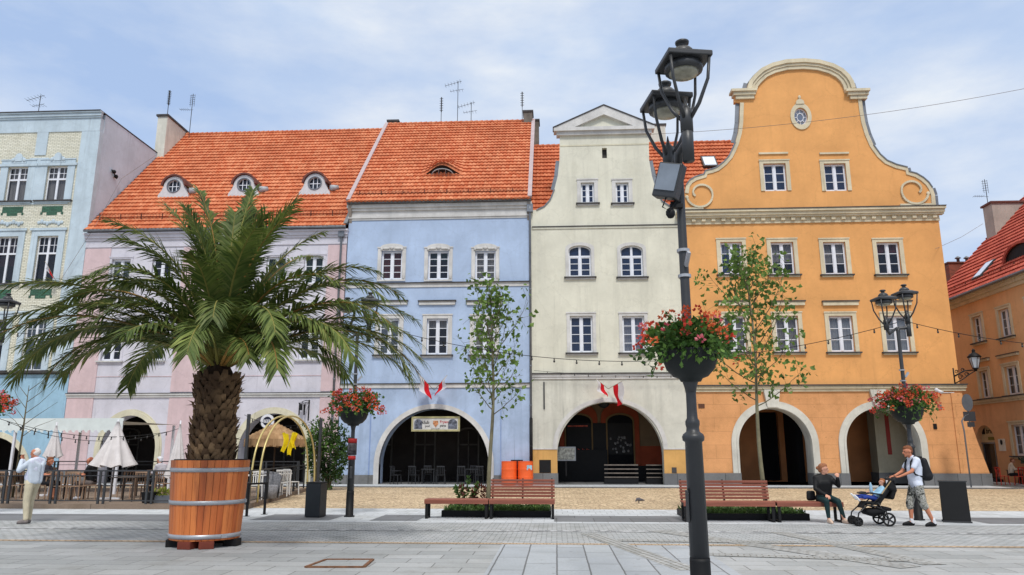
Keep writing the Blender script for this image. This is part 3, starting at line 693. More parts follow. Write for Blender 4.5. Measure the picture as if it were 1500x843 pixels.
# ================================================================= D: cream house with pediment
E_=House('cream_house','narrow cream townhouse with a curved gable and triangular pediment',-1.22)
Dh=E_; WD=7.82
CRM=M('cream_render',(216,213,196),.88,.09,.6,.3,30,stain=.26); CRML=M('cream_lower_render',(204,202,190),.88,.13,.6,.3,30,stain=.36)
zbD=Dh.Z(890,552); 
gp=[Dh.P(x,y) for x,y in ((786,308),(797,303),(806,293),(812,278),(817,258),(819.5,235),(820,196))]
cxD=Dh.U(885,200)
gpr=[Dh.P(x,y) for x,y in ((950,196),(951,235),(955,258),(961,278),(970,295),(984,304),(1002,310))]
zpd=Dh.Z(885,196)
def small(r,**k): return r
for (a,b) in ((851,870.5),(902,921)):
    Dh.window(Dh.rc(a,268,b,298),'two',3,surround=TRIMW,sw=.2,out=.04,sill=SLATE,glass=GLASSB)
for i,(a,b) in enumerate(((833,866),(909,942))):
    Dh.window(Dh.rc(a,360,b,406),'arched',3,surround=TRIMW,sw=.17,out=.04,sill=SLATE,glass=GLASSB,mat=PVC)
for i,(a,b) in enumerate(((835,868.5),(912,944.5))):
    Dh.window(Dh.rc(a,463,b,517),'two',4,surround=TRIMW,sw=.17,out=.04,sill=SLATE,glass=GLASSB,curtain=[None,CURT][i],cover=.95)
nich=rect(*[Dh.rc(882,217,889,232)[k] for k in (0,1,2,3)])
wall=[(0,zbD)]+[(WD,zbD)]+[(WD,gpr[-1][1])]+gpr[::-1]+gp[::-1]+[(0,gp[0][1])]
MB().use(CRM).prism(wall,0,.3,Dh.holes+[nich]).build('facade_wall',Dh.o)
MB().use(SLATE).box(nich[0][0],nich[1][0],.25,.28,nich[0][1],nich[2][1]).build('vent_niche',Dh.o)
aD=Dh.rc(816,588,971,690); zaD=Dh.Z(892,589); hw=(aD[1]-aD[0])/2; hD=arch(aD[0],aD[1],0,zaD,30,min(hw,2.65)); lower(Dh,CRML,WD,zbD,[hD],.6)
m=MB().use(TRIMW); zi=Dh.Z(800,657)
so=arch(aD[0]-.22,aD[1]+.22,zi,zaD+.2,30,2.82); si=arch(aD[0],aD[1],zi,zaD,30,2.65); m.ring(so,si,-.06,.02); build_split(m,'arch_surround',Dh.o)
YEL=M('ochre_base_render',(212,164,98),.88,.12,1,.2,30,stain=.25)
m=MB().use(YEL); m.box(0,aD[0]-.001,-.03,.003,.6,zi-.06); m.box(aD[1]+.001,WD,-.03,.003,.6,zi-.06)
m.use(TRIMW); m.box(0,aD[0]+.0,-.06,.003,zi-.06,zi); m.box(aD[1],WD,-.06,.003,zi-.06,zi)
m.use(STONE); m.box(0,aD[0]+.03,-.08,.003,0,.6); m.box(aD[1]-.03,WD,-.08,.003,0,.6)
m.use(BLACK).box(Dh.U(790,680),Dh.U(807,680),-.06,-.02,Dh.Z(798,693),Dh.Z(798,674)); m.use(SLATE).box(Dh.U(984,690),Dh.U(991,690),-.05,-.02,Dh.Z(988,693),Dh.Z(988,685))
m.use(IRON).box(Dh.U(796,580),Dh.U(798,580),-.04,.003,Dh.Z(797,600),Dh.Z(797,560))
build_split(m,'base_course',Dh.o)
m=MB().use(TRIMW); zz=Dh.Z(890,332); m.use(SLATE); band(m,.1,WD,zz,[(.05,.09)]); m.use(CRM); band(m,.1,WD,zz-.1,[(.1,.05)])
m.use(SLATE); band(m,0,WD,zbD+.14,[(.05,.16)]); m.use(TRIMW); band(m,0,WD,zbD-.12,[(.12,.06),(.14,.1)]); z213=Dh.Z(885,213); m.use(CREAMTRIM).box(gp[-1][0],gpr[0][0],-.02,.003,z213-.03,z213+.05)
# pediment
pl=Dh.U(811,190); prr=Dh.U(958,190); pk=Dh.Z(884,158); m.use(TRIMW); m.box(pl+.15,prr-.15,-.16,.3,zpd-.1,zpd+.1); m.box(pl,prr,-.3,.3,zpd+.1,zpd+.28)
m.prism([(pl,zpd+.281),(prr,zpd+.281),(cxD,pk)],-.28,.3,[[(pl+1.15,zpd+.31),(prr-1.15,zpd+.31),(cxD,pk-.52)]])
m.use(CRM).prism([(pl+1.0,zpd+.3),(prr-1.0,zpd+.3),(cxD,pk-.45)],-.04,.29)
m.use(SLATE)
for (a,b) in (((pl-.04,zpd+.3),(cxD,pk+.03)),((prr+.04,zpd+.3),(cxD,pk+.03))): m.bar((a[0],-.0,a[1]),(b[0],-.0,b[1]),.66,.05)
build_split(m,'pediment',Dh.o)
m=MB().use(ZINC)
for g in (gp[:-1],gpr[1:]):
    for a,b in zip(g[:-1],g[1:]): m.bar((a[0],.14,a[1]),(b[0],.14,b[1]),.4,.06)
build_split(m,'gable_flashing',Dh.o)
tiled('tiled_roof',Dh.o,0,WD,.35,14.3,5.6,20.3,TILED); backslope(Dh.o,0,WD,5.6,20.3,14,13,TILED)
MB().use(CRM).box(cxD-1.9,cxD+1.9,.7,3.4,16.0,18.9).build('gable_room',Dh.o)
shell(Dh,0,WD,zbD,14,14,CRM); MB().use(DARKROOM).box(cxD-1.85,cxD+1.85,.62,.66,14,18.8).build('interior',Dh.o)
# lit back wall inside arch with two arched openings
BKW=M('arcade_back_plaster',(128,108,84),.9,.15,.8,.2); RED=M('arcade_red_band',(150,70,46),.9,.2,1)
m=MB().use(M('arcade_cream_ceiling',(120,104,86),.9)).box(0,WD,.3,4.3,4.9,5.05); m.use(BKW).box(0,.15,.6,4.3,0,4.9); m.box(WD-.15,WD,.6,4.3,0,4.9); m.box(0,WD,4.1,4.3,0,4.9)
m.use(RED).box(.15,WD-.15,4.07,4.099,.9,1.95); m.use(BLACK).box(.16,WD-.16,4.05,4.069,.06,.9)
wx=[at(848,650,D+4).x+1.22, at(909,650,D+4).x+1.22]
for k,wu in enumerate(wx):
    m.use(RED).ring(arch(wu-1.05,wu+1.05,.9,4.35,14,.9),arch(wu-.78,wu+.78,.9,3.75,14,.45),4.0,4.066); m.use(M('arcade_trim',(120,98,66),.9)).ring(arch(wu-.78,wu+.78,.9,3.75,14,.45),arch(wu-.7,wu+.7,.9,3.65,14,.4),3.95,4.06)
    m.use(DARKROOM).prism(arch(wu-.72,wu+.72,.06,3.68,14,.4),4.0,4.04)
m.use(BLACK).box(.3,wx[1]-.75,3.7,3.75,.06,1.75)
m.build('arcade_interior',Dh.o)
m=MB().use(BLACK).box(wx[0]-.65,wx[1]+.65,3.985,3.995,1.5,3.2); m.use(M('shop_lights_white',(120,120,120),.5,.6,14,0)); rnd=random.Random(3)  # plain coloured balls stand in for window lights, on an added dark backing
for k in range(26):
    x=wx[1]+rnd.uniform(-.55,.55); z=1.6+rnd.uniform(0,.9); m.ball((x,3.975,z),(.06,.02,.07),6,4)
m.use(M('shop_lights_red',(190,80,60),.5,.6,9,0)); m.box(wx[0]-.6,wx[0]+.5,3.97,3.99,3.0,3.08)
for k in range(16): m.ball((wx[0]-.6+k*.08,3.97,1.72+.05*math.sin(k*2)),(.05,.02,.06),6,4)
m.build('window_light_decor',Dh.o)
MB().use(STONE).box(0,WD,0,4.1,0,.06).build('arcade_floor',Dh.o)
m=MB().use(BLACK,True).lathe([(.03,0),(.2,-.06),(.3,-.2),(.26,-.26),(.12,-.36),(.0,-.38)],(Dh.U(886,600),.7,zaD+.1),8); m.build('arch_lantern',Dh.o)
# ================================================================= E: orange house with baroque gable
O=House('orange_house','tall orange corner townhouse with scrolled baroque gable and two white arches',6.6)
WO=13.35
ORA=M('orange_render',(226,165,102),.88,.10,.5,.3,30,stain=.14); oc_=srgb((212,154,104)); ORL=M_brick('orange_lower_render',oc_,tuple(x*.93 for x in oc_),tuple(x*.72 for x in oc_),2.6,.66,.010,rough=.88,dirt=.24,bump=.2,spec=.25,nsc=.8)
CRT=M('cream_orange_trim',(212,200,172),.85,.12,1,.3,30,stain=.35)
zbO=O.Z(1200,568)
def op(a,b,c,d,**k):
    kw=dict(surround=CRT,sw=.2,out=.05); kw.update(k); O.window(O.rc(a,b,c,d),'two',kw.pop('rows',3),**kw)
op(1119,240,1152,280,glass=GLASSB); op(1208,240,1240,280,glass=GLASSB)
for i,(a,b) in enumerate(((1056,1088),(1130,1163.5),(1207,1240),(1285.5,1319))):
    op(a,355,b,402.5,sill=SLATE,curtain=[CURT,CURT,CURT,CURTR][i],cover=[.3,.6,.62,.3][i],glass=GLASSB if i==0 else GLASS)
for i,(a,b) in enumerate(((1061,1093),(1137,1170.5),(1215.6,1250.6),(1297,1332))):
    op(a,463,b,516,sill=SLATE,curtain=CURT,cover=[.9,.95,.95,.95][i])
gl=[(1004,306),(1003,283),(1005,272),(1010,265),(1018,260),(1031.5,256),(1033,251),(1042,249),(1050,246),(1060,238),(1068,229),(1073,219),(1077,209.5),(1081,195),(1083,180),(1084,151),(1076,150),(1076,138),(1093,136)]
grr=[(1251,132),(1263,131),(1263,145),(1262,146),(1264,163),(1267,180),(1272,197),(1279,213),(1289,227),(1299,236),(1313,242),(1329,246),(1330.5,252),(1342,255),(1352,261),(1360,268),(1365.5,276),(1369,286),(1369.5,293),(1371,306)]
dome=[(1093,133),(1096,122),(1103,113),(1114,103),(1129.5,95.5),(1150,90.5),(1176,89),(1199,91),(1219,96.6),(1233,104),(1242.5,113),(1248,122),(1251,131.5)]
gpts=[O.P(*p) for p in gl+dome+grr]
zco=O.Z(1200,312)
wall=[(0,zbO),(WO,zbO),(WO,zco)]+[(u,z) for u,z in gpts[::-1]]+[(0,zco)]
gpts=[(max(u,.02) if i<3 else u,z) for i,(u,z) in enumerate(gpts)]
cov,zov=O.P(1173,171); oval=[(cov+.36*math.cos(2*PI*i/24),zov+.5*math.sin(2*PI*i/24)) for i in range(24)]
MB().use(ORA).prism([(0,zbO),(WO,zbO),(WO,zco),(gpts[-1][0],zco)]+gpts[::-1]+[(gpts[0][0],zco),(0,zco)][0:2],0,.3,O.holes+[oval]).build('facade_wall',O.o)
ov=lambda k,n=24:[(cov+.36*k*math.cos(2*PI*i/n),zov+.5*k*math.sin(2*PI*i/n)) for i in range(n+1)]
m=MB().use(PVC); m.ring(ov(1.0),ov(.86),.1,.16); m.ring(ov(.5),ov(.42),.1,.15)
for i in range(8):
    a=2*PI*i/8; m.bar((cov+.18*math.cos(a),.125,zov+.25*math.sin(a)),(cov+.33*math.cos(a),.125,zov+.46*math.sin(a)),.03,.03)
ow=m.build('oval_window',O.o); m=MB().use(CRT); m.ring(ov(1.55),ov(1.0),-.06,.003); m.prism(arch(cov-.22,cov+.22,zov+.7,zov+.98,8,.2),-.1,-.0); m.ball((cov,-.06,zov+1.1),(.08,.06,.12),8,5); m.build('surround',ow); MB().use(GLASSB).prism(oval,.13,.14).build('pane',ow)
# gable outline trims
def strip(m,pts,w,y0,y1,side):
    """follows an outline, w wide to the inside"""
    P=[Vector((a,0,b)) for a,b in pts]; out=[];inn=[]
    for i,p in enumerate(P):
        d=(P[min(i+1,len(P)-1)]-P[max(i-1,0)]).normalized(); n=Vector((d.z,0,-d.x))*side
        out.append((p.x,p.z)); q=p+n*w; inn.append((q.x,q.z))
    m.ring(out,inn,y0,y1)
m=MB().use(CRT)
L_=[O.P(*p) for p in gl[1:16]]; Rr=[O.P(*p) for p in grr[3:]]; Dm=[O.P(*p) for p in dome]
strip(m,L_,.2,-.05,.003,1); strip(m,Rr,.2,-.05,.003,1)
strip(m,Dm,.55,-.12,.003,1); strip(m,Dm,.22,-.26,-.121,1); strip(m,[(u,z) for u,z in Dm],.36,-.18,-.1201,1)
for s_,(a,b) in enumerate(((1070,1107),(1237,1272))):
    u0,u1=O.U(a,140),O.U(b,140); z=O.Z((a+b)/2,134)
    m.box(u0+.25,u1-.12,-.14,.3,z-.5,z-.3); m.box(u0+.12,u1-.05,-.22,.3,z-.299,z-.12); m.box(u0,u1,-.32,.32,z-.119,z+.02)
# scroll volutes
def volute(cx,cz,sgn,R0):
    pts=[]
    for i in range(34):
        t=i/33; a=PI*(.62 - 1.95*t) ; r=R0*(1-.15*t)
        pts.append((cx+sgn*(-1)*r*math.cos(a+PI)*1.0,cz+r*math.sin(a)))
    return pts
for cx,cz,sg in ((1024.5,286,1),(1339.5,281,-1)):
    u,z=O.P(cx,cz); pts=[]
    for i in range(40):
        t=i/39; a=R(195-365*t); r=.22+.46*min(1,(t*2.2))**.8
        pts.append(Vector((u+sg*(r*math.cos(a)),-.04,z+r*math.sin(a))))
    for a,b in zip(pts[:-1],pts[1:]): m.bar(a,b,.09,.11)
    m.ball((pts[-1].x,-.05,pts[-1].z),(.1,.05,.1),8,5)
build_split(m,'gable_trim',O.o)
m=MB().use(ZINC)
for g in (L_[1:],Rr,Dm):
    for a,b in zip(g[:-1],g[1:]): m.bar((a[0],.13,a[1]+.02),(b[0],.13,b[1]+.02),.44,.05)
build_split(m,'gable_flashing',O.o)
m=MB().use(CRT); u1=WO+.25
band(m,0,u1-.25,zco-.55,[(.12,.08)]); 
n=26
for i in range(n): 
    x=(i+.3)*WO/n; m.box(x,x+.2,-.2,.003,zco-.42,zco-.26)
m.box(0,WO,-.1,.003,zco-.43,zco-.25); band(m,0,WO+.1,zco-.25,[(.1,.26),(.16,.34),(.12,.44)]); m.use(SLATE); m.box(-.0,WO+.24,-.48,.3,zco+.131,zco+.17)
m.use(CRT).box(.0,WO*.1,-.06,.003,zco+.17,zco+.4); m.box(WO*.86,gpts[-1][0],-.06,.003,zco+.17,zco+.4)
for (a,b) in ((1111,1154),(1200,1243)): r=O.rc(a,224,b,226.5); m.box(r[0],r[1],-.08,.003,r[2],r[3])
for (a,b) in ((1052,1097),(1129,1178),(1205,1256.5),(1283,1334)):
    r=O.rc(a,441,b,448); m.use(CRT).box(r[0],r[1],-.12,.003,r[2],r[3]-.06); m.use(SLATE).box(r[0]-.05,r[1]+.05,-.17,.003,r[3]-.06,r[3])
m.use(CRT); band(m,0,WO+.2,zbO-.2,[(.14,.08),(.14,.16)]); m.use(SLATE); band(m,0,WO+.2,zbO+.081,[(.06,.24)])
build_split(m,'facade_trim',O.o)
b1=O.rc(1081,595,1188,690); b2=O.rc(1238,596,1346,690); zt1=O.Z(1130,598); zt2=O.Z(1290,598)
h1=arch(b1[0],b1[1],0,zt1,30,(b1[1]-b1[0])/2); h2=arch(b2[0],b2[1],0,zt2,30,(b2[1]-b2[0])/2)
lower(O,ORL,WO,zbO,[h1,h2],.85)
WR=M('white_arch_render',(206,204,194),.85,.12,1,.2,30,stain=.3)
m=MB().use(WR)
for b,zt_,h in ((b1,zt1,h1),(b2,zt2,h2)):
    r_=(b[1]-b[0])/2
    m.ring(arch(b[0]-.34,b[1]+.34,.55,zt_+.34,30,r_+.34),arch(b[0]-.012,b[1]+.012,.55,zt_+.012,30,r_),-.09,.0)
    m.ring(arch(b[0]-.10,b[1]+.10,.55,zt_+.10,30,r_+.1),arch(b[0]-.0,b[1]+.0,.55,zt_,30,r_),-.13,-.0901)
    m.ring(arch(b[0]-.0,b[1]+.0,.55,zt_+.0,30,r_),arch(b[0]+.02,b[1]-.02,.55,zt_-.02,30,r_-.02),-.05,.86)
    c=(b[0]+b[1])/2; m.prism([(c-.26,zt_+.02),(c+.26,zt_+.02),(c+.4,zt_+.9),(c-.4,zt_+.9)],-.2,.0)
build_split(m,'arch_surround',O.o)
m=MB().use(STONE)
m.box(0,b1[0]+.03,-.14,.9,.0,.62); m.box(b1[1]-.03,b2[0]+.03,-.14,.9,0,.62); m.box(b2[1]-.03,WO+.9,-.14,.9,0,.62)
build_split(m,'stone_plinth',O.o)
# sloping corner buttress
m=MB().use(ORL).prism([(WO-.5,.62),(WO+.85,.62),(WO+.45,2.2),(WO+.15,3.6),(WO+.02,zbO-.3),(WO-.5,zbO-.3)],-.06,.8); m.build('buttress',O.o)
m=MB().use(BLACK).box(O.U(1367,625),O.U(1372,625),-.04,.003,O.Z(1370,629),O.Z(1370,621)); m.use(M('faded_plate',(120,110,110))).box(O.U(1373,595),O.U(1379,595),-.04,.003,O.Z(1376,600),O.Z(1376,593)); m.use(M('brown_plate',(90,60,45))).box(O.U(1023,595),O.U(1032,595),-.04,.003,O.Z(1027,598),O.Z(1027,592)); build_split(m,'wall_plates',O.o)
# arcade: back wall, lit cross wall with openings
OB=M('arcade_orange_back',(196,132,86),.9,.15,.8); OW=M('arcade_white_pier',(176,168,146),.9,.1,.8,stain=.2)
m=MB().use(OB); yb=4.6
d1=rect(2.2,3.6,1.6,4.0); d2=rect(7.0,8.1,1.5,3.9)
m.prism(rect(0,WO+.0,0,5.0),yb,yb+.3,[rect(1.9,3.2,1.7,4.2),rect(4.6,5.7,.1,3.8),rect(7.3,8.6,1.7,4.2)])
m.use(DARKROOM).box(0,WO,yb+.35,yb+.4,0,5); m.box(0,.2,.86,yb,0,5)
m.box(6.0,6.35,2.6,yb,0,5.0)
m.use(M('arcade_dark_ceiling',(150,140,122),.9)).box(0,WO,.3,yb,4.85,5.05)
m.build('arcade_interior',O.o)
m=MB().use(OW)    # end wall of the walk, open archway to the alley; faces the camera side on
m.prism([(0.86,0),(1.5,0)]+arch(1.5,3.6,0,3.9,16,1.05)[1:-1]+[(3.6,0),(yb,0),(yb,4.9),(.86,4.9)],0,.5)
o=m.build('end_wall',O.o); o.rotation_euler=(0,0,PI/2); o.location=(WO,0,0)
m=MB().use(OW).box(b2[1]-1.15,b2[1]+.5,2.2,3.1,.6,4.9); m.use(STONE).box(b2[1]-1.2,b2[1]+.55,2.15,3.15,.06,.6); m.use(M('red_banner',(150,60,55),.8)).box(b2[1]-.62,b2[1]-.42,2.17,2.195,1.5,3.6); m.build('inner_pier',O.o)
MB().use(STONE).box(0,WO,-.1,yb,0,.05).build('arcade_floor',O.o)
shell(O,0,WO,zbO,13.7,15,ORA); MB().use(DARKROOM).box(3.1,9.4,.62,.66,13.71,O.Z(1180,230)).build('interior',O.o)
m=MB().use(ORA).box(-.3,.0,.3,15,0,13.8); m.build('rear_side_wall',O.o,(WO,0,0))
# roof: left slope parallel to street, behind the gable a hipped end
tiled('tiled_roof',O.o,0,6.0,.35,14.2,5.6,20.3,TILED); 
m=MB().use(TILED); m.add([(6,.3,14.2),(WO,.3,14.0),(WO,14,14.0),(6,14,14),(6.0,5.6,20.3),(7.6,5.6,20.3),(0,5.6,20.3),(0,14,13)],[(0,1,5,4),(1,2,5),(4,5,2,3),(6,4,3,7)]); m.build('hip_roof',O.o)
def onroofO(px,py):
    r=ray(px,py); k=6.1/5.25; t=(14.2-k*(D+.35)-EH)/(r[2]-k*r[1]); return (r[0]*t-6.6,r[1]*t-D-.5,EH+r[2]*t-.5*k)
p=at(1038,240,D+2.6); a=math.atan2(6.1,5.25)
m=MB().use(IRON).box(-.42,.42,-.1,1.15,.0,.13); m.use(M('skylight_glass',(210,222,240),.15,.03,1,0,spec=.8)).box(-.34,.34,0.02,1.02,.131,.145); o=m.build('skylight',O.o,(onroofO(1038,240)[0],onroofO(1038,240)[1],onroofO(1038,240)[2]+.17),(a,0,0))
p=at(975,235,D+3); m=MB().use(IRON).box(-.3,.3,-.1,1.0,.0,.13); m.use(MATS['skylight_glass']).box(-.24,.24,0.0,.9,.131,.145); m.build('skylight',Dh.o,(WD-1.0,2.5,14.3+2.15*math.tan(math.atan2(6,5.25))+.2),(a,0,0))
p=at(960,200,44.5); o=thing('chimney','white chimney behind the right shoulder of the cream gable','chimney',(p.x,44.2,0)); MB().use(MATS['chimney_render']).box(-.7,.6,0,1,19,21.6).build('stack',o); MB().use(SLATE).box(-.76,.66,-.06,1.06,21.6,21.72).build('cap',o)
# ================================================================= F: receding house on the right
XF=24.0
def projF(px,py): p=atX(px,py,XF); return (50.0-p.y,p.z)
Fh=House('peach_house','peach orange house with red tiled roof receding down the side street on the right',0,ox=(XF,50.0,0),rotz=-PI/2,proj=projF)
PEA=M('peach_render',(226,178,130),.88,.08,.6,.3,30,stain=.2); PEL=M('peach_lower_render',(216,166,122),.88,.10,.6,.3,30,stain=.3)
zbF=4.55; zeF=10.55; WF=22
def wf(a,b,c,d,sill=SLATE,**k):
    r=Fh.rc(a,b,c,d); Fh.window(r,'two',3,surround=CRT,sw=.18,out=.05,sill=sill,curtain=CURT,cover=.95,**k); return r
ru=wf(1426,463,1440,502); r2_=wf(1464,452,1481,494.5)
rl=wf(1436,543,1450,584); rl2=wf(1473,536,1493,579)
du=r2_[0]-ru[0]
for k in (2,3,4):
    for r in (ru,rl):
        q=(r[0]+du*k,r[1]+du*k,r[2],r[3]); Fh.window(q,'two',3,surround=CRT,sw=.18,out=.05,sill=SLATE,curtain=CURT,cover=.95)
m=MB().use(PEA).prism(rect(1.5,WF,zbF,zeF),0,.3,Fh.holes); m.build('upper_wall',Fh.o); Fh.holes=[]
sg=Fh.rc(1432,625,1459,693); hs=arch(sg[0],sg[1],0,Fh.Z(1446,623),16,(sg[1]-sg[0])/2)
gw=Fh.rc(1484,622,1504,668); Fh.window(gw,'two',3,surround=CRT,sw=.18,out=.05,sill=SLATE,curtain=CURT,cover=.9)
m=MB().use(PEL).prism([(1.5,0),(sg[0],0)]+hs[1:-1]+[(sg[1],0),(WF,0),(WF,zbF),(1.5,zbF)],0,.5,Fh.holes); m.build('ground_floor_wall',Fh.o)
zd=Fh.Z(1446,648); m=MB().use(M('shop_fascia',(200,190,160),.6)); m.prism(arch(sg[0],sg[1],zd,hs[8][1] if 0 else Fh.Z(1446,623),16,min((sg[1]-sg[0])/2,Fh.Z(1446,623)-zd)),.3,.34)
m.use(BLACK); uc=(sg[0]+sg[1])/2; text_into(m,'brillen',uc+.18,zd+.62,.3,.29,.02,width=1.05); m.box(uc-.75,uc-.47,.27,.29,zd+.45,zd+.8)
m.use(M('olive_text',(120,125,60))).box(uc-.2,uc+.8,.27,.29,zd+.12,zd+.28)
m.use(ZINC).box(sg[0],sg[1],.25,.32,zd-.08,zd); m.box(sg[0]+.02,sg[0]+.1,.3,.36,0,zd); m.box(uc+.25,uc+.33,.3,.36,0,zd); m.box(sg[1]-.1,sg[1]-.02,.3,.36,0,zd)
m.use(GLASS).box(sg[0]+.1,sg[1]-.1,.34,.35,.1,zd-.08); m.use(M('shop_goods',(110,80,60),.8,.9,7,0)).box(sg[0]+.15,uc+.2,.9,.92,.8,2.4); m.use(BLACK).box(sg[0]-.3,sg[1]+.3,-.35,.3,0,.2)
m.build('shop_entrance',Fh.o)
m=MB().use(DARKROOM).box(1.6,WF-.1,1.5,1.55,0,zeF); m.build('interior',Fh.o)
m=MB().use(CRT); band(m,1.5,WF,zeF-.5,[(.2,.1),(.18,.22),(.14,.34)]); m.use(CRT); band(m,1.5,WF,zbF-.3,[(.12,.06),(.12,.12)]); m.use(SLATE); band(m,1.5,WF,zbF-.06,[(.05,.16)])
for r in (rl,rl2):
    m.use(CRT).box(r[0]-.3,r[1]+.3,-.14,.003,r[3]+.5,r[3]+.62); m.use(SLATE).box(r[0]-.34,r[1]+.34,-.18,.003,r[3]+.62,r[3]+.66)
m.use(ZINC); m.tube([(1.5,-.45,zeF-.02),(WF,-.45,zeF-.02)],.08,8)
m.use(M('white_plate',(215,212,200),.6)).box(sg[1]+.35,sg[1]+.95,-.03,.0,Fh.Z(1472,661),Fh.Z(1472,643)); m.use(BLACK).ball((sg[1]+.65,-.04,Fh.Z(1472,648)),(.12,.02,.15),8,5)
build_split(m,'facade_trim',Fh.o)
tiled('tiled_roof',Fh.o,1.5,WF,-.4,zeF,7.4,18.6,TILER); backslope(Fh.o,1.5,WF,7.4,18.6,15,11,TILER)
m=MB().use(PEA).prism([(.31,0),(15,0),(15,10.9),(7.4,18.5),(.31,zeF+.4)],0,.28); o=m.build('gable_wall',Fh.o); o.rotation_euler=(0,0,PI/2); o.location=(1.79,0,0)
snowguard(Fh,1.6,WF-.2,.2,zeF+.62)
aF=math.atan2(8.05,7.8)
pF=atX(1352+0,530,XF)
# skylight and dormer on the slope, by plane intersection of the photo ray with the roof
def onroofF(px,py):
    r=ray(px,py)   # roof plane: z=zeF+(x-XF+.4)*k
    k=8.05/7.8; t=(zeF+(.4-XF)*k-EH)/(r[2]-k*r[0]); return Vector((50-r[1]*t,r[0]*t-XF,EH+r[2]*t))
q=onroofF(1443,397); m=MB().use(IRON).box(-.45,.45,-.7,.7,.05,.16); m.use(MATS['skylight_glass']).box(-.36,.36,-.6,.6,.161,.17); m.build('skylight',Fh.o,q,(aF,0,0))
q=onroofF(1497,376); m=MB().use(BLACK).prism(arch(-1.3,1.3,0,.7,16,.69),-.1,-.05); m.use(TILER); m.ring(arch(-1.45,1.45,-.05,.82,16,.8),arch(-1.28,1.28,0,.68,16,.68),-.2,1.2); m.build('eyebrow_dormer',Fh.o,q)
# plastered end stack + brick chimney beyond
p=atX(1443,303,26.0); q=atX(1452,362,26.0)
cw=thing('chimney_wall','grey and peach plaster stack standing on the far end of the red roof','chimney',(26.2,48.6,0))
MB().use(M('grey_stack_render',(176,166,156),.88,.12,.8,.2,30,stain=.3)).box(0,4.4,-1.0,0,11,17.4).build('stack',cw); MB().use(DRK).box(-.1,4.5,-1.1,.1,17.4,17.52).build('coping',cw)
cw.location=(at(1443,330,48.2).x,48.2,at(1443,303,48.2).z-17.5)
p=at(1389,384,53); q=at(1427,440,53)
BR=M_brick('red_chimney_brick',srgb((150,72,52)),srgb((122,54,42)),srgb((120,92,80)),.25,.08,.012)
cb=thing('brick_chimney','wide red brick chimney with two metal cowls beyond the orange house','chimney',(p.x,53,0)); MB().use(BR).box(0,2.6,0,1,p.z-5,p.z-.1).build('stack',cb); MB().use(DRK).box(-.08,2.7,-.08,1.08,p.z-.1,p.z).build('cap',cb)
for k in (.9,1.5): MB().use(ZINC,True).lathe([(.1,0),(.1,.3),(.2,.34),(.2,.38),(.05,.5)],(k,.4,p.z),8).build('cowl',cb)
bh=thing('distant_house','sliver of a darker red tiled roof beyond the brick chimney','building',(p.x-.9,52.5,0))
m=MB().use(PEL).box(0,8,.5,8,0,9.5); m.build('wall',bh); tiled('tiled_roof',bh,-.3,8,0,p.z-3.8,5,p.z+.2,TILER)
# ================================================================= ground sheets
def sheet(name,x0,x1,y0,y1,z,mat,label=None):
    m=MB().use(mat); nx=1; m.add([(x0,y0,0),(x1,y0,0),(x1,y1,0),(x0,y1,0)],[(0,1,2,3)]); o=m.build(name,None,(0,0,z)); tag(o,kind='structure'); return o
def gx(px,py): return gr(px,py)
SL1=M_brick('granite_slab_paving',srgb((148,151,152)),srgb((166,168,169)),srgb((108,108,106)),.9,.45,.010,axes='xy',rough=.7,dirt=.22,bump=.25)
SL2=M_brick('granite_slab_paving_long',srgb((152,157,163)),srgb((168,173,178)),srgb((104,106,108)),1.3,.46,.014,axes='yx',rough=.65,dirt=.18,bump=.3)
SETT=M_cobble('sett_paving',srgb((158,157,152)),srgb((182,180,176)),srgb((132,124,112)),8.5,.4)
SETD=M_cobble('sett_paving_irregular',srgb((156,154,148)),srgb((184,182,178)),srgb((124,114,102)),8.0,.4)
DKS=M_brick('dark_slab_paving',srgb((104,106,110)),srgb((118,120,124)),srgb((80,80,82)),.9,1.4,.012,axes='xy',rough=.7,dirt=.2,bump=.2)
TAN=M_cobble('tan_cobble_paving',srgb((226,204,168)),srgb((196,172,140)),srgb((140,120,96)),7.0)
LG=M_brick('light_granite_paving',srgb((172,176,180)),srgb((190,194,198)),srgb((140,142,142)),.6,.3,.010,axes='xy',dirt=.15,bump=.25)
RUST=M_brick('rust_sett_paving',srgb((176,150,122)),srgb((190,170,146)),srgb((130,112,92)),.12,.1,.014,axes='xy',dirt=.2)
DOT=M_brick('dotted_kerb_paving',srgb((186,188,190)),srgb((92,94,98)),srgb((160,160,160)),.13,.12,.012,axes='xy',dirt=.1)
HX=90
g=sheet('ground',-300,300,-120,500,-.02,M_cobble('town_ground',srgb((140,140,138)),srgb((120,118,116)),srgb((90,90,88)),4))
yE=14.15; yT=17.0
sheet('plaza_paving',-HX,HX,-30,yE,0,SL1)
sheet('plaza_slab_path',at(735,790,14).x-.0,2.45,-5,yE-.12,.004,SL2)
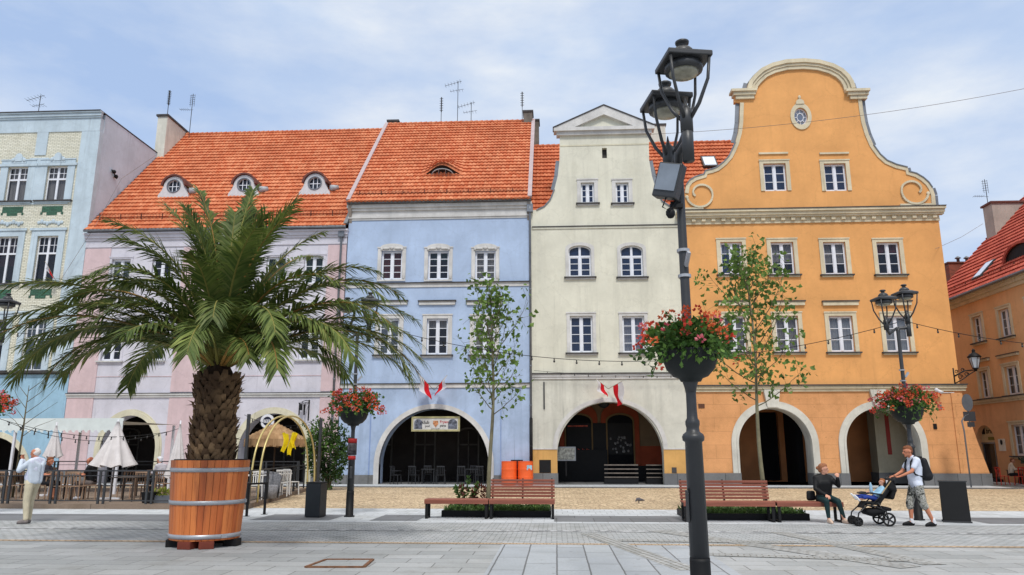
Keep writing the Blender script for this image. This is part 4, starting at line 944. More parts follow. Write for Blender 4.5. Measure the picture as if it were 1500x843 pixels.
# sett bands fanning over the right half of the square
sheet('rust_sett_row',-HX,HX,yE-.12,yE+.08,.006,RUST)
sheet('sett_paving_strip',-HX,HX,yE+.08,yT+1.15,.0,M_brick('fine_sett_paving',srgb((154,158,160)),srgb((174,176,178)),srgb((120,120,118)),.2,.12,.012,axes='xy',dirt=.2,bump=.3))
sheet('dotted_sett_row',-HX,HX,16.25,16.55,.006,DOT)
for i,(x0,x1,y0,y1,rz) in enumerate(((1.0,1.9,-6,14.0,0),(-3,9.5,12.95,13.6,0),(-1,10,9.9,10.5,0))):
    pass
BND=M_brick('sett_band_paving',srgb((150,152,152)),srgb((172,173,172)),srgb((112,108,102)),.19,.11,.013,axes='xy',rough=.8,dirt=.3,bump=.5)
def strip2(a,b,w,z,nm='sett_band_paving'):
    a=Vector((*a,0));b=Vector((*b,0)); L_=(b-a).length; m=MB().use(BND); m.add([(0,-w/2,0),(L_,-w/2,0),(L_,w/2,0),(0,w/2,0)],[(0,1,2,3)]); tag(m.build(nm,None,(a.x,a.y,z),(0,0,math.atan2(b.y-a.y,b.x-a.x))),kind='structure')
zz_=.0066
for (x0,y0,x1,y1,w) in ((862,782,1010,836,.36),(965,778,1335,832,.45),(1140,780,1370,828,.40),(1010,812,1345,822,.35),(905,792,1300,797,.4)):
    P0=gx(x0,y0);P1=gx(x1,y1); strip2((P0.x,P0.y),(P1.x,P1.y),w,zz_); zz_+=.0006
sheet('dark_slab_strip',-HX,gx(243,760).x+1.4,18.2,20.1,.006,DKS)
for a,b in ((385,498),(556,622),(812,1010),(1390,1500)):
    p0=gx(a,758);p1=gx(b,758); sheet('dark_slab_strip',p0.x,p1.x,18.6,20.3,.0065,DKS)
sheet('light_slab_strip',-HX,HX,yT+1.15,20.9,.003,LG)
sheet('light_kerb_strip',-HX,HX,20.9,22.6,.003,M_brick('granite_kerb_paving',srgb((176,180,184)),srgb((192,196,200)),srgb((146,148,150)),.3,.55,.010,axes='xy',dirt=.12))
sheet('tan_cobble_street',-HX,HX,22.6,D-2.4,.004,TAN)
m=MB().use(LG); m.box(-HX,20.6,D-2.4,D+5,-.1,.05,0); tag(m.build('pavement',None),kind='structure')
m=MB().use(STONE); m.box(-HX,20.6,D-2.52,D-2.402,-.1,.056); tag(m.build('kerb',None),kind='structure')
m=MB().use(LG); m.box(23.0,24.0,28,70,-.1,.05); tag(m.build('pavement',None),kind='structure')
# frame of the recess cover
mh=thing('drain_cover','square recessed cover with a rusty steel rim set in the paving, lower left','drain cover',(0,0,0))
c=[gr(448,832),gr(533,832),gr(546,821),gr(478,821)]
m=MB().use(M('rusty_rim',(120,84,60),.8,.3,8))
for i in range(4): a,b=c[i].copy(),c[(i+1)%4].copy(); a.z=b.z=.012; m.bar(a,b,.05,.02)
m.build('rim',mh)
m=MB().use(SL1); m.add([tuple(p+Vector((0,0,.008))) for p in c],[(0,1,2,3)]); m.build('lid',mh)
# ================================================================= sky, sun, camera
w=bpy.data.worlds.new('World'); scn.world=w; w.use_nodes=True; nt=w.node_tree; N=nt.nodes; L=nt.links; bg=N['Background']
sk=N.new('ShaderNodeTexSky'); sk.sky_type='NISHITA'; sk.sun_disc=False; sk.sun_elevation=R(52); sk.sun_rotation=R(170); sk.air_density=1.0; sk.dust_density=.6; sk.ozone_density=1.5
tc=N.new('ShaderNodeTexCoord'); mp=N.new('ShaderNodeMapping'); mp.inputs['Scale'].default_value=(1,1,2.6); mp.inputs['Location'].default_value=(3.2,1.4,.5); L.new(tc.outputs['Generated'],mp.inputs[0])
n=noise(nt,mp.outputs[0],1.7,8,.58); n2=noise(nt,mp.outputs[0],5,7,.55)
cl=ramp(nt,n.outputs[0],.34,.60)
CLOUD_A=(3.95,4.75,6.05); CLOUD_B=(6.0,6.2,6.4)
cc=mixrgb(nt,ramp(nt,n2.outputs[0],.35,.7),CLOUD_A,CLOUD_B)
skb=mixrgb(nt,.82,sk.outputs[0],(3.1,4.1,6.0))
out=mixrgb(nt,cl,skb,cc)
sz=N.new('ShaderNodeSeparateXYZ'); L.new(tc.outputs['Generated'],sz.inputs[0])
out=mixrgb(nt,ramp(nt,sz.outputs[2],.55,.95),out,(9.2,8.9,8.3))   # the overcast is brightest overhead
L.new(out,bg.inputs[0]); bg.inputs[1].default_value=.15
sd=bpy.data.lights.new('sun','SUN'); sd.energy=2.3; sd.angle=R(10); sd.color=(1,.965,.91); so=bpy.data.objects.new('sun',sd); COL.objects.link(so)
so.rotation_euler=(R(90-52),0,R(10))
cd=bpy.data.cameras.new('camera'); cam=bpy.data.objects.new('camera',cd); COL.objects.link(cam); cam.location=(0,0,EH); cam.rotation_euler=(PI/2+PT,0,YW)
cd.sensor_width=36; cd.lens=FO/1500*36; cd.clip_end=1500; cd.clip_start=.1; scn.camera=cam
scn.view_settings.view_transform='Standard'; scn.view_settings.look='None'; scn.view_settings.exposure=0
# ================================================================= leaves
LEAF=M_leaf('plane_tree_leaf',(.12,.22,.035),(.26,.38,.08)); LEAFD=M_leaf('bush_leaf',(.035,.085,.02),(.10,.19,.04))
GERL=M_leaf('geranium_leaf',(.05,.13,.02),(.17,.30,.05)); GRASS=M_leaf('bed_foliage',(.06,.13,.03),(.16,.26,.06))
PETAL=M_leaf('red_petal',(.80,.06,.04),(.90,.18,.08),trans=.3); PETO=M_leaf('orange_red_petal',(.88,.14,.04),(.92,.28,.10),trans=.3); PETP=M_leaf('pink_petal',(.85,.10,.16),(.88,.40,.42),trans=.3)
BARK=M('young_bark',(122,116,92),.9,.3,3,.4,25); TWIG=M('twig_brown',(96,88,66),.9,.2,3,.2,20)
STEEL=M('galvanised_steel',(168,170,174),.4,.12,3,.1,30,metal=.4)
def rv(r): 
    while 1:
        v=Vector((r.uniform(-1,1),r.uniform(-1,1),r.uniform(-1,1)))
        if .05<v.length<1: return v.normalized()
def clump(mb,r,c,rad,n,L,W,up=.3,out=.8):
    for _ in range(n):
        v=rv(r); k=r.random()**.45; p=Vector(c)+Vector((v.x*rad[0],v.y*rad[1],v.z*rad[2]))*k
        d=(v*out+rv(r)*.6+Vector((0,0,up))).normalized(); s=r.uniform(.7,1.25); mb.leaf(p,d,rv(r),L*s,W*s)
# ================================================================= street lamps
def lamp(name_label,loc,rotz,ext=False):
    o=thing('street_lamp',name_label,'street lamp',loc,rotz,'twin headed street lamps of the square')
    m=MB().use(BLACK,True).lathe([(.135,0),(.135,.03),(.10,.04),(.097,.6),(.095,.63)],(0,0,0),16); m.build('base',o)
    m=MB().use(IRON,True).lathe([(.092,.62),(.083,1.70),(.104,1.715),(.109,1.75),(.098,1.775),(.066,1.80),(.062,1.84),(.070,1.87),(.070,1.90),(.054,1.93),(.050,2.0),(.043,4.6),(.042,4.72)],(0,0,0),16)
    m.smooth=False; m.box(-.035,.035,-.102,-.085,.95,1.25,.01)
    m.build('post',o)
    for sx in (-1,1):
        a=MB().use(IRON,True); hz=4.76+(.16 if sx>0 else 0); hx=sx*.30
        a.tube([(0,0,4.55),(sx*.03,0,4.7),(hx*.8,0,hz-.2),(hx,0,hz-.08),(hx,0,hz)],.042,8); a.lathe([(.065,hz-.1),(.065,hz+.14),(.045,hz+.16),(.02,hz+.2),(.005,hz+.28)],(hx,0,0),12)
        if sx>0: a.tube([(hx,0,hz-.42),(hx,0,hz)],.062,10)
        h=a.build('lamp_arm',o)
        L_=MB().use(IRON,True)
        z=hz+.10
        for k in range(4):
            an=PI/4+k*PI/2; dx,dy=math.cos(an),math.sin(an)
            L_.tube([(hx+dx*.05,dy*.05,z-.06),(hx+dx*.15,dy*.15,z+.08),(hx+dx*.26,dy*.26,z+.32),(hx+dx*.29,dy*.29,z+.57)],[.02,.02,.017,.016],6)
        L_.smooth=False; zt=z+.56
        for (r0,z0,r1_,z1_) in ((.285,zt,.29,zt+.05),):
            L_.box(hx-.235,hx+.235,-.235,.235,zt,zt+.055,.01)
        v=[(hx+i*.23,j*.23,zt+.055) for i,j in ((-1,-1),(1,-1),(1,1),(-1,1))]+[(hx+i*.12,j*.12,zt+.11) for i,j in ((-1,-1),(1,-1),(1,1),(-1,1))]
        L_.add(v,[(0,1,5,4),(1,2,6,5),(2,3,7,6),(3,0,4,7),(4,5,6,7)])
        L_.smooth=True; L_.lathe([(.13,0),(.115,.05),(.085,.085),(.045,.105),(.042,.135),(.07,.14),(.074,.165),(.05,.18)],(hx,0,zt+.10),14)
        L_.lathe([(.185,0),(.20,-.05),(.195,-.09),(.16,-.10)],(hx,0,zt+.01),18)
        hd=L_.build('lantern',h)
        MB().use(M('lamp_lens',(150,146,128),.25,.25,8,.2,30,spec=.7),True).lathe([(.157,0),(.14,-.03),(.09,-.05),(.01,-.057)],(hx,0,zt-.09),16).build('lens',h)
    m=MB().use(STEEL); 
    for z in (3.35,3.62): m.lathe([(.066,0),(.066,.03)],(0,0,z),12); m.box(-.07,-.055,-.03,.03,z-.005,z+.035)
    m.bar((.06,0,3.46),(.16,0,3.58),.03,.05); m.build('bracket_band',o)
    m=MB().use(IRON,True).lathe([(.051,0),(.06,.05),(.075,.10),(.075,.13)],(0,0,2.18),12); m.build('basket_collar',o)
    return o
def basket(label,loc,scale=1,seed=1,n=1.0,fl=1.0):
    r=random.Random(seed); o=thing('flower_basket',label,'flower basket',loc,0,'geranium baskets on the lamp posts'); o.scale=(scale,)*3
    MB().use(M('dark_pot',(30,34,33),.6,.2,4),True).lathe([(.07,0),(.14,.01),(.16,.05),(.24,.08),(.33,.18),(.375,.31),(.385,.40),(.395,.41),(.395,.44),(.33,.45),(.1,.44)],(0,0,0),20).build('pot',o)
    m=MB().use(GERL)
    clump(m,r,(0,0,.6),(.62,.62,.26),int(700*n),.09,.07); clump(m,r,(0,0,.42),(.7,.7,.16),int(260*n),.085,.06,up=-.3)
    for _ in range(int(26*n)):
        a=r.uniform(0,2*PI); l=r.uniform(.5,.85); z=r.uniform(.1,1.0); p0=Vector((.25*math.cos(a),.25*math.sin(a),.5)); p1=Vector((l*math.cos(a),l*math.sin(a),z*.9+.02))
        for t in [i/7 for i in range(8)]:
            q=p0.lerp(p1,t)+Vector((0,0,.15*math.sin(t*PI))); m.leaf(q,rv(r),rv(r),.085,.06); m.leaf(q,rv(r),rv(r),.08,.05)
        m.tube([p0,(p0+p1)/2+Vector((0,0,.15)),p1],.004,3,False)
    m.build('foliage',o)
    for nm,mt,k in (('red_blossoms',PETAL,46),('orange_blossoms',PETO,40),('pink_blossoms',PETP,20)):
        f=MB().use(mt)
        for _ in range(int(k*n*fl)):
            a=r.uniform(0,2*PI); l=r.uniform(.15,.86)**.7*.92; z=.92-.62*l*l+r.uniform(-.2,.14); c=Vector((l*math.cos(a),l*math.sin(a),z))
            for _ in range(16):
                v=rv(r); f.leaf(c+v*.035,(v+Vector((0,0,.2))),rv(r),.05,.045)
        f.build(nm,o)
    return o
pf=gr(1031,843+0); 
fgY=7.55; pp=at(1025,720,fgY)
l1=lamp('tall dark twin lamp post in the foreground with the solar box on it',(pp.x,fgY,0),R(-80))
l1.location.x-=.03; l1.rotation_euler=(0,R(-.5),R(-80))
p=gr(510,758); l2=lamp('dark lamp post by the square litter bin, right of the palm',(p.x,p.y+.1,0),R(12))
p=gr(1349,763); l3=lamp('dark lamp post behind the man with the pushchair',(p.x,p.y+.1,0),R(10))
p4=at(-30,612,19.3); l4=lamp('lamp post at the left edge partly hidden by palm fronds',(p4.x,19.3,0),R(0))
for l,lb,sd_ in ((l1,'large geranium basket on the foreground lamp post',3),(l2,'geranium basket on the lamp post right of the palm',5),(l3,'geranium basket above the man with the pushchair',8),(l4,'geranium basket at the left edge of the square',11)):
    basket(lb,(l.location.x,l.location.y,2.28),1.0 if l!=l1 else .71,sd_,1.0 if l!=l1 else 1.5,1.0 if l!=l1 else .42)
# posters on the left lamp
m=MB(); m.use(M('poster_red',(170,40,40),.6),True)
def wrap(m,mat,z0,z1,r): m.use(mat,True).lathe([(r,z0),(r-.002,z1)],(0,0,0),16)
wrap(m,MATS['poster_red'],1.42,1.52,.100); wrap(m,WHITE,1.521,1.54,.101); wrap(m,M('poster_dark',(70,66,70),.6,.8,12,0),1.541,1.84,.118); wrap(m,MATS['poster_red'],1.841,1.96,.117); m.build('poster',l2)
# solar box and camera on the foreground lamp
p=at(981,264,7.45); sb=thing('solar_control_box','grey control box with tilted panel strapped to the foreground lamp post','control box',p)
m=MB().use(IRON); m.box(-.13,.13,-.07,.07,-.2,.17,.015); o=m.build('case',sb,None,(R(0),R(17),R(-30))); m=MB().use(M('panel_grey',(120,128,138),.35,.2,3,0,spec=.6)).box(-.11,.11,-.082,-.071,-.13,.15); m.build('panel',sb,None,(R(0),R(17),R(-30)))
m=MB().use(BLACK,True).tube([(-.05,-.02,-.2),(-.09,-.02,-.3),(-.02,-.02,-.34),(.05,0,-.24),(.09,.0,-.1)],.008,5); m.build('cable',sb)
p=at(986,312,7.5); sc_=thing('security_camera','small black security camera on the foreground lamp post','camera',p); m=MB().use(BLACK).box(-.03,.1,-.03,.03,.05,.09); m.smooth=True; m.ball((-.03,-.02,-.01),(.05,.05,.06)); m.tube([(-.02,0,.1),(.08,0,.12)],.02,6); m.build('camera_body',sc_)
# ================================================================= palm in barrel
pb=gr(297,806); by=pb.y+.62; bx=at(304,740,by).x
bt=thing('barrel_planter','big round wooden stave planter with three steel hoops holding the palm','planter',(bx,by,0))
WOOD,nt_,N_,L_n,b_=newmat('stave_wood')
vv=coord(nt_,(1,1,.12)); nz=noise(nt_,vv,9,6,.65); geo=N_.new('ShaderNodeNewGeometry')
c_=mixrgb(nt_,geo.outputs['Random Per Island'],srgb((182,92,40)),srgb((214,124,62))); c_=mixrgb(nt_,ramp(nt_,nz.outputs[0],.48,.8),c_,srgb((136,62,28)))
L_n.new(c_,b_.inputs['Base Color']); b_.inputs['Roughness'].default_value=.5; addbump(nt_,b_,nz.outputs[0],.25)
ns=36; m=MB().use(WOOD); z0,z1_=.13,1.47; R0,R1=.585,.665
for i in range(ns):
    a0=2*PI*(i+.03)/ns; a1=2*PI*(i+.97)/ns; vs=[]
    for z,rr in ((z0,R0),(z1_,R1)):
        for a,k in ((a0,1),((a0+a1)/2,1.006),(a1,1),(a1,.93),(a0,.93)): vs.append((rr*k*math.cos(a),rr*k*math.sin(a),z))
    m.add(vs,[(0,1,6,5),(1,2,7,6),(2,3,8,7),(3,4,9,8),(4,0,5,9),(5,6,7,8,9),(4,3,2,1,0)])
m.build('staves',bt)
rat=lambda z:R0+(R1-R0)*(z-z0)/(z1_-z0)
for z in (.16,.72,1.27):
    h=MB().use(STEEL,True); h.lathe([(rat(z)+.012,z),(rat(z)+.018,z+.002),(rat(z+.07)+.018,z+.07),(rat(z+.07)+.008,z+.072)],(0,0,0),48); h.smooth=False; h.box(-.05,.05,-rat(z)-.04,-rat(z)-.015,z+.01,z+.06); h.build('hoop',bt,None,(0,0,R(40+z*90)))
RB=M('red_brown_block',(112,52,38),.7,.2,4)
for a in (-62,-105+8,0,75,140,200): MB().use(RB if a<-50 else BLACK).box(.38,.62,-.12,.12,.0,.125,.008).build('foot',bt,None,(0,0,R(a)))
MB().use(M('potting_soil',(60,48,38),.95,.4,6,.8,20)).lathe([(.60,1.38),(.4,1.41),(.01,1.42)],(0,0,0),24).build('soil',bt)
m=MB().use(M('dark_liner',(40,36,34),.8)); m.smooth=True; m.lathe([(.625,1.46),(.62,1.485),(.59,1.485),(.585,1.4)],(0,0,0),40); m.build('liner',bt)
pt=thing('palm_tree','feathery date palm with thick shaggy trunk growing in the barrel planter','palm tree',(bx,by,1.4))
r=random.Random(12)
TRK=M_leaf('palm_boot',srgb((92,68,48)),srgb((186,150,110)),trans=0,scale=6,rough=.9)
m=MB().use(M('palm_trunk_core',(52,38,28),.95,.4,5,.8,20),True).lathe([(.31,0),(.30,.4),(.28,.9),(.31,1.3),(.28,1.6),(.12,1.9)],(0,0,0),20); m.build('trunk_core',pt)
m=MB().use(TRK)
for k in range(17):
    z=.0+k*.092; rad=.295 if z<.5 else .295-.03*math.sin((z-.5)*2); rad+= .04*max(0,(z-.95)/.4)
    for i in range(15):
        a=2*PI*(i+.5*(k%2))/15+r.uniform(-.07,.07); c,s_=math.cos(a),math.sin(a); w=r.uniform(.07,.095); L1=r.uniform(.13,.22); d=r.uniform(.08,.16)
        t=Vector((-s_,c,0)); tl=r.uniform(-.35,.35); b=Vector((c*(rad-.05),s_*(rad-.05),z-.04)); tip=Vector((c*(rad+d),s_*(rad+d),z+L1))+t*w*tl; mid=Vector((c*(rad+.05),s_*(rad+.05),z+.01))
        m.add([b-t*w,b+t*w,mid-t*w*.95,mid+t*w*.95,tip-t*w*.4,tip+t*w*.45,tip-Vector((c,s_,0))*.07,mid+(tip-mid)*.5+Vector((c,s_,0))*.03],[(0,1,3,2),(2,3,7),(3,5,7),(5,4,7),(4,2,7),(4,5,6),(3,1,5),(2,4,0)])
for i in range(70):
    a=r.uniform(0,2*PI); z=r.uniform(.1,1.6); rad=.36; p=Vector((rad*math.cos(a),rad*math.sin(a),z)); m.leaf(p,Vector((math.cos(a),math.sin(a),r.uniform(-.5,.8))),rv(r),.16,.02)
m.build('leaf_bases',pt)
PG=M_leaf('palm_leaflet',(.085,.14,.028),(.28,.33,.08),trans=.25,rough=.6); PGY=M_leaf('palm_leaflet_yellowing',(.15,.20,.05),(.30,.30,.09),trans=.25,rough=.5); RACH=M('frond_stalk',(128,122,62),.6,.2,3)
RACHB=M('frond_stalk_brown',(150,112,56),.6,.3,3)
def frond(az,el,L,droop,seed,yel=.12,lw=.56,twist=0):
    r=random.Random(seed); m=MB(); n=26; pts=[]; c,s_=math.cos(az),math.sin(az)
    # integrate a curve which starts at elevation el and bends down
    p=Vector((c*.12,s_*.12,1.62+.2*max(0,math.sin(el)))); e=el; side=r.uniform(-.25,.25); a=az
    for i in range(n+1):
        pts.append(p.copy()); t=i/n; st=L/n
        e-=droop*(.35+1.5*t)/n*1.0; a+=side/n
        p=p+Vector((math.cos(a)*math.cos(e),math.sin(a)*math.cos(e),math.sin(e)))*st
    m.use(RACHB if r.random()<.25 else RACH,True); m.tube(pts,[.028*(1-.85*i/n)+.003 for i in range(n+1)],5,False); m.smooth=False
    K=84
    for j in range(K):
        t=.17+.83*j/(K-1); f=t*n; i=min(n-1,int(f)); q=pts[i].lerp(pts[i+1],f-i); d=(pts[i+1]-pts[i]).normalized()
        h=Vector((-math.sin(a),math.cos(a),0)); up=h.cross(d)*-1
        if up.z<0 and abs(d.z)<.99: up=-up
        ll=lw*(.45+.55*math.sin(min(1,(t-.1)/.5)*PI/2))*(1-.42*max(0,(t-.62)/.38)**1.5)
        if t<.24: ll*=.5
        for sd_ in (-1,1):
            m.use(PGY if r.random()<yel else PG)
            dd=(h*sd_*.80+d*(.62+.5*t)+up*(.40-.25*t+r.uniform(-.34,.26))+Vector((0,0,-.16))).normalized(); l=ll*r.uniform(.85,1.12); w=.040
            side_=dd.cross(up); 
            if side_.length<.01: side_=dd.cross(Vector((0,0,1)))
            side_.normalize(); g=Vector((0,0,-1))
            p1=q+dd*l*.5+g*l*.02; p2=q+dd*l*.98+g*l*(.14+.16*r.random())
            m.add([q-side_*w*.35,q+side_*w*.35,p1-side_*w*.5,p1+side_*w*.5,p2],[(0,1,3,2),(2,3,4)])
    m.build('frond',pt)
k=0
# hero fronds, (azimuth deg: 0 = right, 180 = left, -90 = toward the camera), start elevation, length, bend
for az,el,L,dr,y in ((100,86,2.5,.35,.15),(178,78,2.65,.45,.05),(20,72,2.7,.8,.1),(165,60,2.9,1.45,.1),(190,50,3.0,1.6,.1),(205,38,3.35,1.15,.25),(175,28,3.3,1.15,.2),(215,28,3.2,1.35,.1),
    (150,20,3.0,1.5,.2),(185,12,2.5,1.5,.1),(10,60,2.9,1.3,.15),(-12,48,3.1,1.5,.1),(5,32,3.2,1.3,.15),(-25,30,3.3,1.7,.1),(25,20,3.2,1.5,.2),(-5,16,3.3,1.45,.1),(-45,45,2.6,2.1,.12),(-70,55,2.2,2.2,.3),(-120,50,2.3,2.0,.15),
    (-90,68,2.2,1.3,.3),(-60,70,2.6,1.2,.1),(-130,70,2.6,1.3,.1),(60,66,3.0,1.1,.1),(125,66,2.9,1.1,.1),(45,80,2.6,.6,.1),(140,80,2.5,.7,.1),(-20,80,2.6,.85,.1),(-160,72,2.8,1.1,.1),
    (75,40,2.9,1.4,.2),(105,35,2.9,1.5,.2),(-100,25,2.2,1.8,.1),(-40,15,2.6,1.8,.1),(-140,22,2.7,1.7,.1),(220,8,2.2,1.5,.2),(-15,4,2.4,1.6,.2),(240,60,2.5,1.8,.1),(-75,35,2.3,2.0,.15),(35,48,2.9,1.4,.1),(155,42,2.9,1.5,.1),(0,84,2.4,.5,.05),(225,82,2.4,.6,.05),
    (-110,5,1.8,1.6,.3),(-55,0,1.9,1.5,.3),(60,5,2.3,1.5,.3),(120,5,2.3,1.5,.3),(168,44,3.1,1.2,.2),(195,34,3.2,1.3,.2),(12,40,3.2,1.3,.2),(-18,36,3.2,1.4,.2),(182,24,3.3,1.2,.3),(2,22,3.3,1.3,.25),(-150,58,2.8,1.5,.1),(-30,58,2.8,1.5,.1),(90,72,2.7,.7,.1),(70,80,2.7,.4,.1),(-140,40,2.8,1.4,.2),(-38,34,2.9,1.5,.2),(80,84,2.95,.35,.15),(165,84,2.9,.5,.1),(185,80,2.8,.75,.15),(15,82,2.85,.7,.1),(172,54,3.2,1.5,.2),(8,54,3.2,1.5,.2),(186,30,3.4,1.7,.25),(-6,30,3.4,1.7,.25)):
    el=max(el,26)+7; Lf=L*1.22; dr*=.88; zmin=-.12+.28*math.sin(az*3.7)
    if abs(math.cos(R(az)))>.75: zmin-=.55; dr*=1.12
    if az<-20 and az>-160 : Lf*=.92; zmin+=.15
    while 1:
        zt_,e_=0,R(el)
        for i_ in range(27): e_-=dr*(.35+1.5*i_/26)/26; zt_+=math.sin(e_)*Lf/26
        if zt_>zmin or dr<.3: break
        dr*=.94
    frond(R(az),R(el),Lf,dr,k,y); k+=1
# ================================================================= young plane trees
def young_tree(name,label,loc,H,crown,seed,n=850,lean=0,lsz=.17):
    r=random.Random(seed); o=thing(name,label,'tree',loc); x,y=0,0; tr_=MB().use(BARK,True); pts=[];rs=[]
    for i in range(15):
        t=i/14; pts.append(Vector((lean*t+.05*math.sin(t*7+seed),.03*math.cos(t*5),H*t))); rs.append(.058*(1-.85*t)+.006)
    tr_.tube(pts,rs,8); tr_.build('trunk',o)
    br=MB().use(TWIG,True); lf=MB().use(LEAF); z0=crown
    nb=24
    for b in range(nb):
        t=z0/H+(1-z0/H)*((b+.5)/nb)*.97; f=t*14; i=min(13,int(f)); q=pts[i].lerp(pts[i+1],f-i)
        a=b*2.4+r.uniform(-.4,.4); s=1-((t-z0/H)/(1-z0/H)); L=(.45+.95*math.sin(min(1,s*1.25+.12)*PI*.62))*(H-z0)*.36*r.uniform(.75,1.15); e=r.uniform(.35,.85)+.3*(1-s)
        bp=[q]; p=q.copy()
        for j in range(7):
            e+=.06; p=p+Vector((math.cos(a)*math.cos(e),math.sin(a)*math.cos(e),math.sin(e)))*L/7+rv(r)*.02; bp.append(p.copy())
        br.tube(bp,[.016*(1-.12*j) for j in range(8)],5,False)
        for j in range(2,8):
            for _ in range(2):
                tp=bp[j]+rv(r)*L*.2+Vector((0,0,.06)); br.tube([bp[j],tp],.004,3,False)
                for _ in range(int(n/nb/14*1.0)+1):
                    c=tp+rv(r)*.13; s_=lsz*r.uniform(.55,1.1); dd=(rv(r)+Vector((math.cos(a)*.4,math.sin(a)*.4,-.25))).normalized(); nn=rv(r)
                    sx=dd.cross(nn); 
                    if sx.length<.05: continue
                    sx.normalize(); up=sx.cross(dd)
                    # lobed leaf
                    lf.add([c,c+dd*s_*.25+sx*s_*.48,c+dd*s_*.55+sx*s_*.25,c+dd*s_*.95,c+dd*s_*.55-sx*s_*.25,c+dd*s_*.25-sx*s_*.48,c+dd*s_*.4+up*s_*.07],[(0,1,6),(1,2,6),(2,3,6),(3,4,6),(4,5,6),(5,0,6)])
    br.build('branches',o); lf.build('leaves',o); return o
bY=20.4
p=at(718,690,bY); young_tree('young_plane_tree','young plane tree rising behind the left bench in front of the blue house',(p.x,bY,0),at(715,445,bY).z,at(718,612,bY).z,4,n=950,lean=.05,lsz=.16)
p=at(1119,690,bY-.2); young_tree('young_plane_tree','young plane tree with browner leaves behind the right bench',(p.x,bY-.2,0),at(1100,400,bY-.2).z,at(1110,600,bY-.2).z,9,n=1350,lean=-.1,lsz=.155)
# bare sapling far left
p=at(22,700,25); bs=thing('bare_sapling','thin nearly leafless sapling above the white awning','tree',(p.x,25,0)); m=MB().use(TWIG,True); H_=at(25,565,25).z; m.tube([(0,0,0),(.05,0,H_*.6),(0.05,0,H_)],[.04,.03,.008],6); rr=random.Random(5)
for i in range(9):
    z=H_*(.55+.05*i); a=(-1)**i*.9; m.tube([(.04,0,z),(.04+.5*math.sin(a),.1,z+.35),(.04+1.25*math.sin(a),.2,z+.6+.1*i)],[.014,.009,.004],4,False)
m.build('trunk',bs)
# ================================================================= benches and beds
SLAT=M('bench_slat_wood',(138,82,66),.55,.22,3,.2,40,grain=(.4,6,6)); 
def bench(label,loc,W,back,rotz=0):
    o=thing('slatted_bench',label,'bench',loc,rotz)
    y0,y1=0,.5
    s_=MB().use(SLAT)
    for i in range(6): y=y0+.02+i*.083; s_.box(0,W,y,y+.066,.43,.47,.008)
    s_.box(0,W,y0-.012,y0+.01,.36,.468,.006)
    s_.build('seat',o)
    for x in ((.02,W-.08) if 1 else ()):
        f=MB().use(BLACK); f.box(x,x+.06,y0+.02,y0+.07,0,.43); f.box(x,x+.06,y1-.07,y1-.02,0,.43); f.box(x,x+.06,y0+.07,y1-.07,.37,.429); f.box(x,x+.06,y0+.07,y1-.07,.0,.05)
        f.build('leg_frame',o)
    if back:
        b=MB().use(SLAT)
        for i in range(6):
            z=.5+i*.075; y=y1-.02+.22*(z-.47); b.box(0,W,y,y+.03,z,z+.06,.006)
        b.build('backrest',o)
        for x in (.03,W/2-.02,W-.09):
            f=MB().use(BLACK); f.bar((x+.02,y1+.0,.4),(x+.02,y1+.17,.95),.04,.04); f.build('back_support',o)
    return o
def bed(label,cx0,cx1,y0,y1,seed):
    o=thing('planting_bed',label,'planting bed',(cx0,y0,0)); W=cx1-cx0; d=y1-y0
    m=MB().use(BLACK); m.box(0,W,0,.04,0,.16); m.box(0,W,d-.04,d,0,.16); m.box(0,.04,.04,d-.04,0,.16); m.box(W-.04,W,.04,d-.04,0,.16); m.build('edging',o)
    MB().use(MATS['potting_soil']).box(.04,W-.04,.04,d-.04,.0,.11).build('soil',o)
    r=random.Random(seed); m=MB().use(GRASS)
    for _ in range(int(W*d*420)):
        p=Vector((r.uniform(.05,W-.05),r.uniform(.05,d-.05),.1)); h=r.uniform(.06,.2); m.leaf(p,Vector((r.uniform(-.6,.6),r.uniform(-.6,.6),1)),rv(r),h,.05)
        if r.random()<.5: m.leaf(p+Vector((0,0,h*.6)),rv(r)+Vector((0,0,.4)),rv(r),.08,.06)
    f=m.build('ground_cover',o); f['kind']='stuff'
    return o
pL=gr(618,762); pM=gr(716,761); pR=gr(813,761)
yb_=pM.y-.0
wL=pM.x-pL.x-.02; wR=pR.x-pM.x
bench('backless slatted bench, left half of the left pair',(pL.x,yb_,0),wL,False); bench('slatted bench with backrest in front of the orange drums',(pM.x,yb_,0),wR,True)
bed('low planting bed behind the left pair of benches',pL.x+.35,pR.x-.1,yb_+.56,yb_+2.3,3)
qL=gr(1030,764); qM=gr(1139,766); qR=gr(1243,768); y2=gr(1139,766).y
bench('slatted bench with backrest behind the foreground lamp post',(gr(1034,764).x-.55,y2,0),qM.x-gr(1034,764).x+.53,True); bench('backless slatted bench with the woman sitting on it',(qM.x+.02,y2,0),qR.x-qM.x,False)
bed('low planting bed behind the right pair of benches',qL.x-.3,qR.x-.6,y2+.56,y2+2.3,4)
o=thing('leafy_shrub','small leafy shrub sprouting behind the left bench','shrub',(at(682,735,yb_+1.3).x,yb_+1.3,.1)); m=MB().use(GRASS); r=random.Random(8)
for i in range(5):
    a=r.uniform(0,6.28); tp=Vector((.32*math.cos(a),.2*math.sin(a),r.uniform(.4,.85))); 
    for t in [.3,.45,.6,.7,.8,.9,1]: 
        for _ in range(7): m.leaf(tp*t,rv(r)+Vector((0,0,.3)),rv(r),.12,.07)
    m.tube([(0,0,0),tp],.008,4,False)
m.build('foliage',o)
o=thing('red_leafed_shrub','small shrub with dark red leaves beside the sapling trunk','shrub',(at(703,735,yb_+1.3).x,yb_+1.3,.1)); m=MB().use(M_leaf('red_leaf',(.12,.03,.02),(.22,.08,.04)))
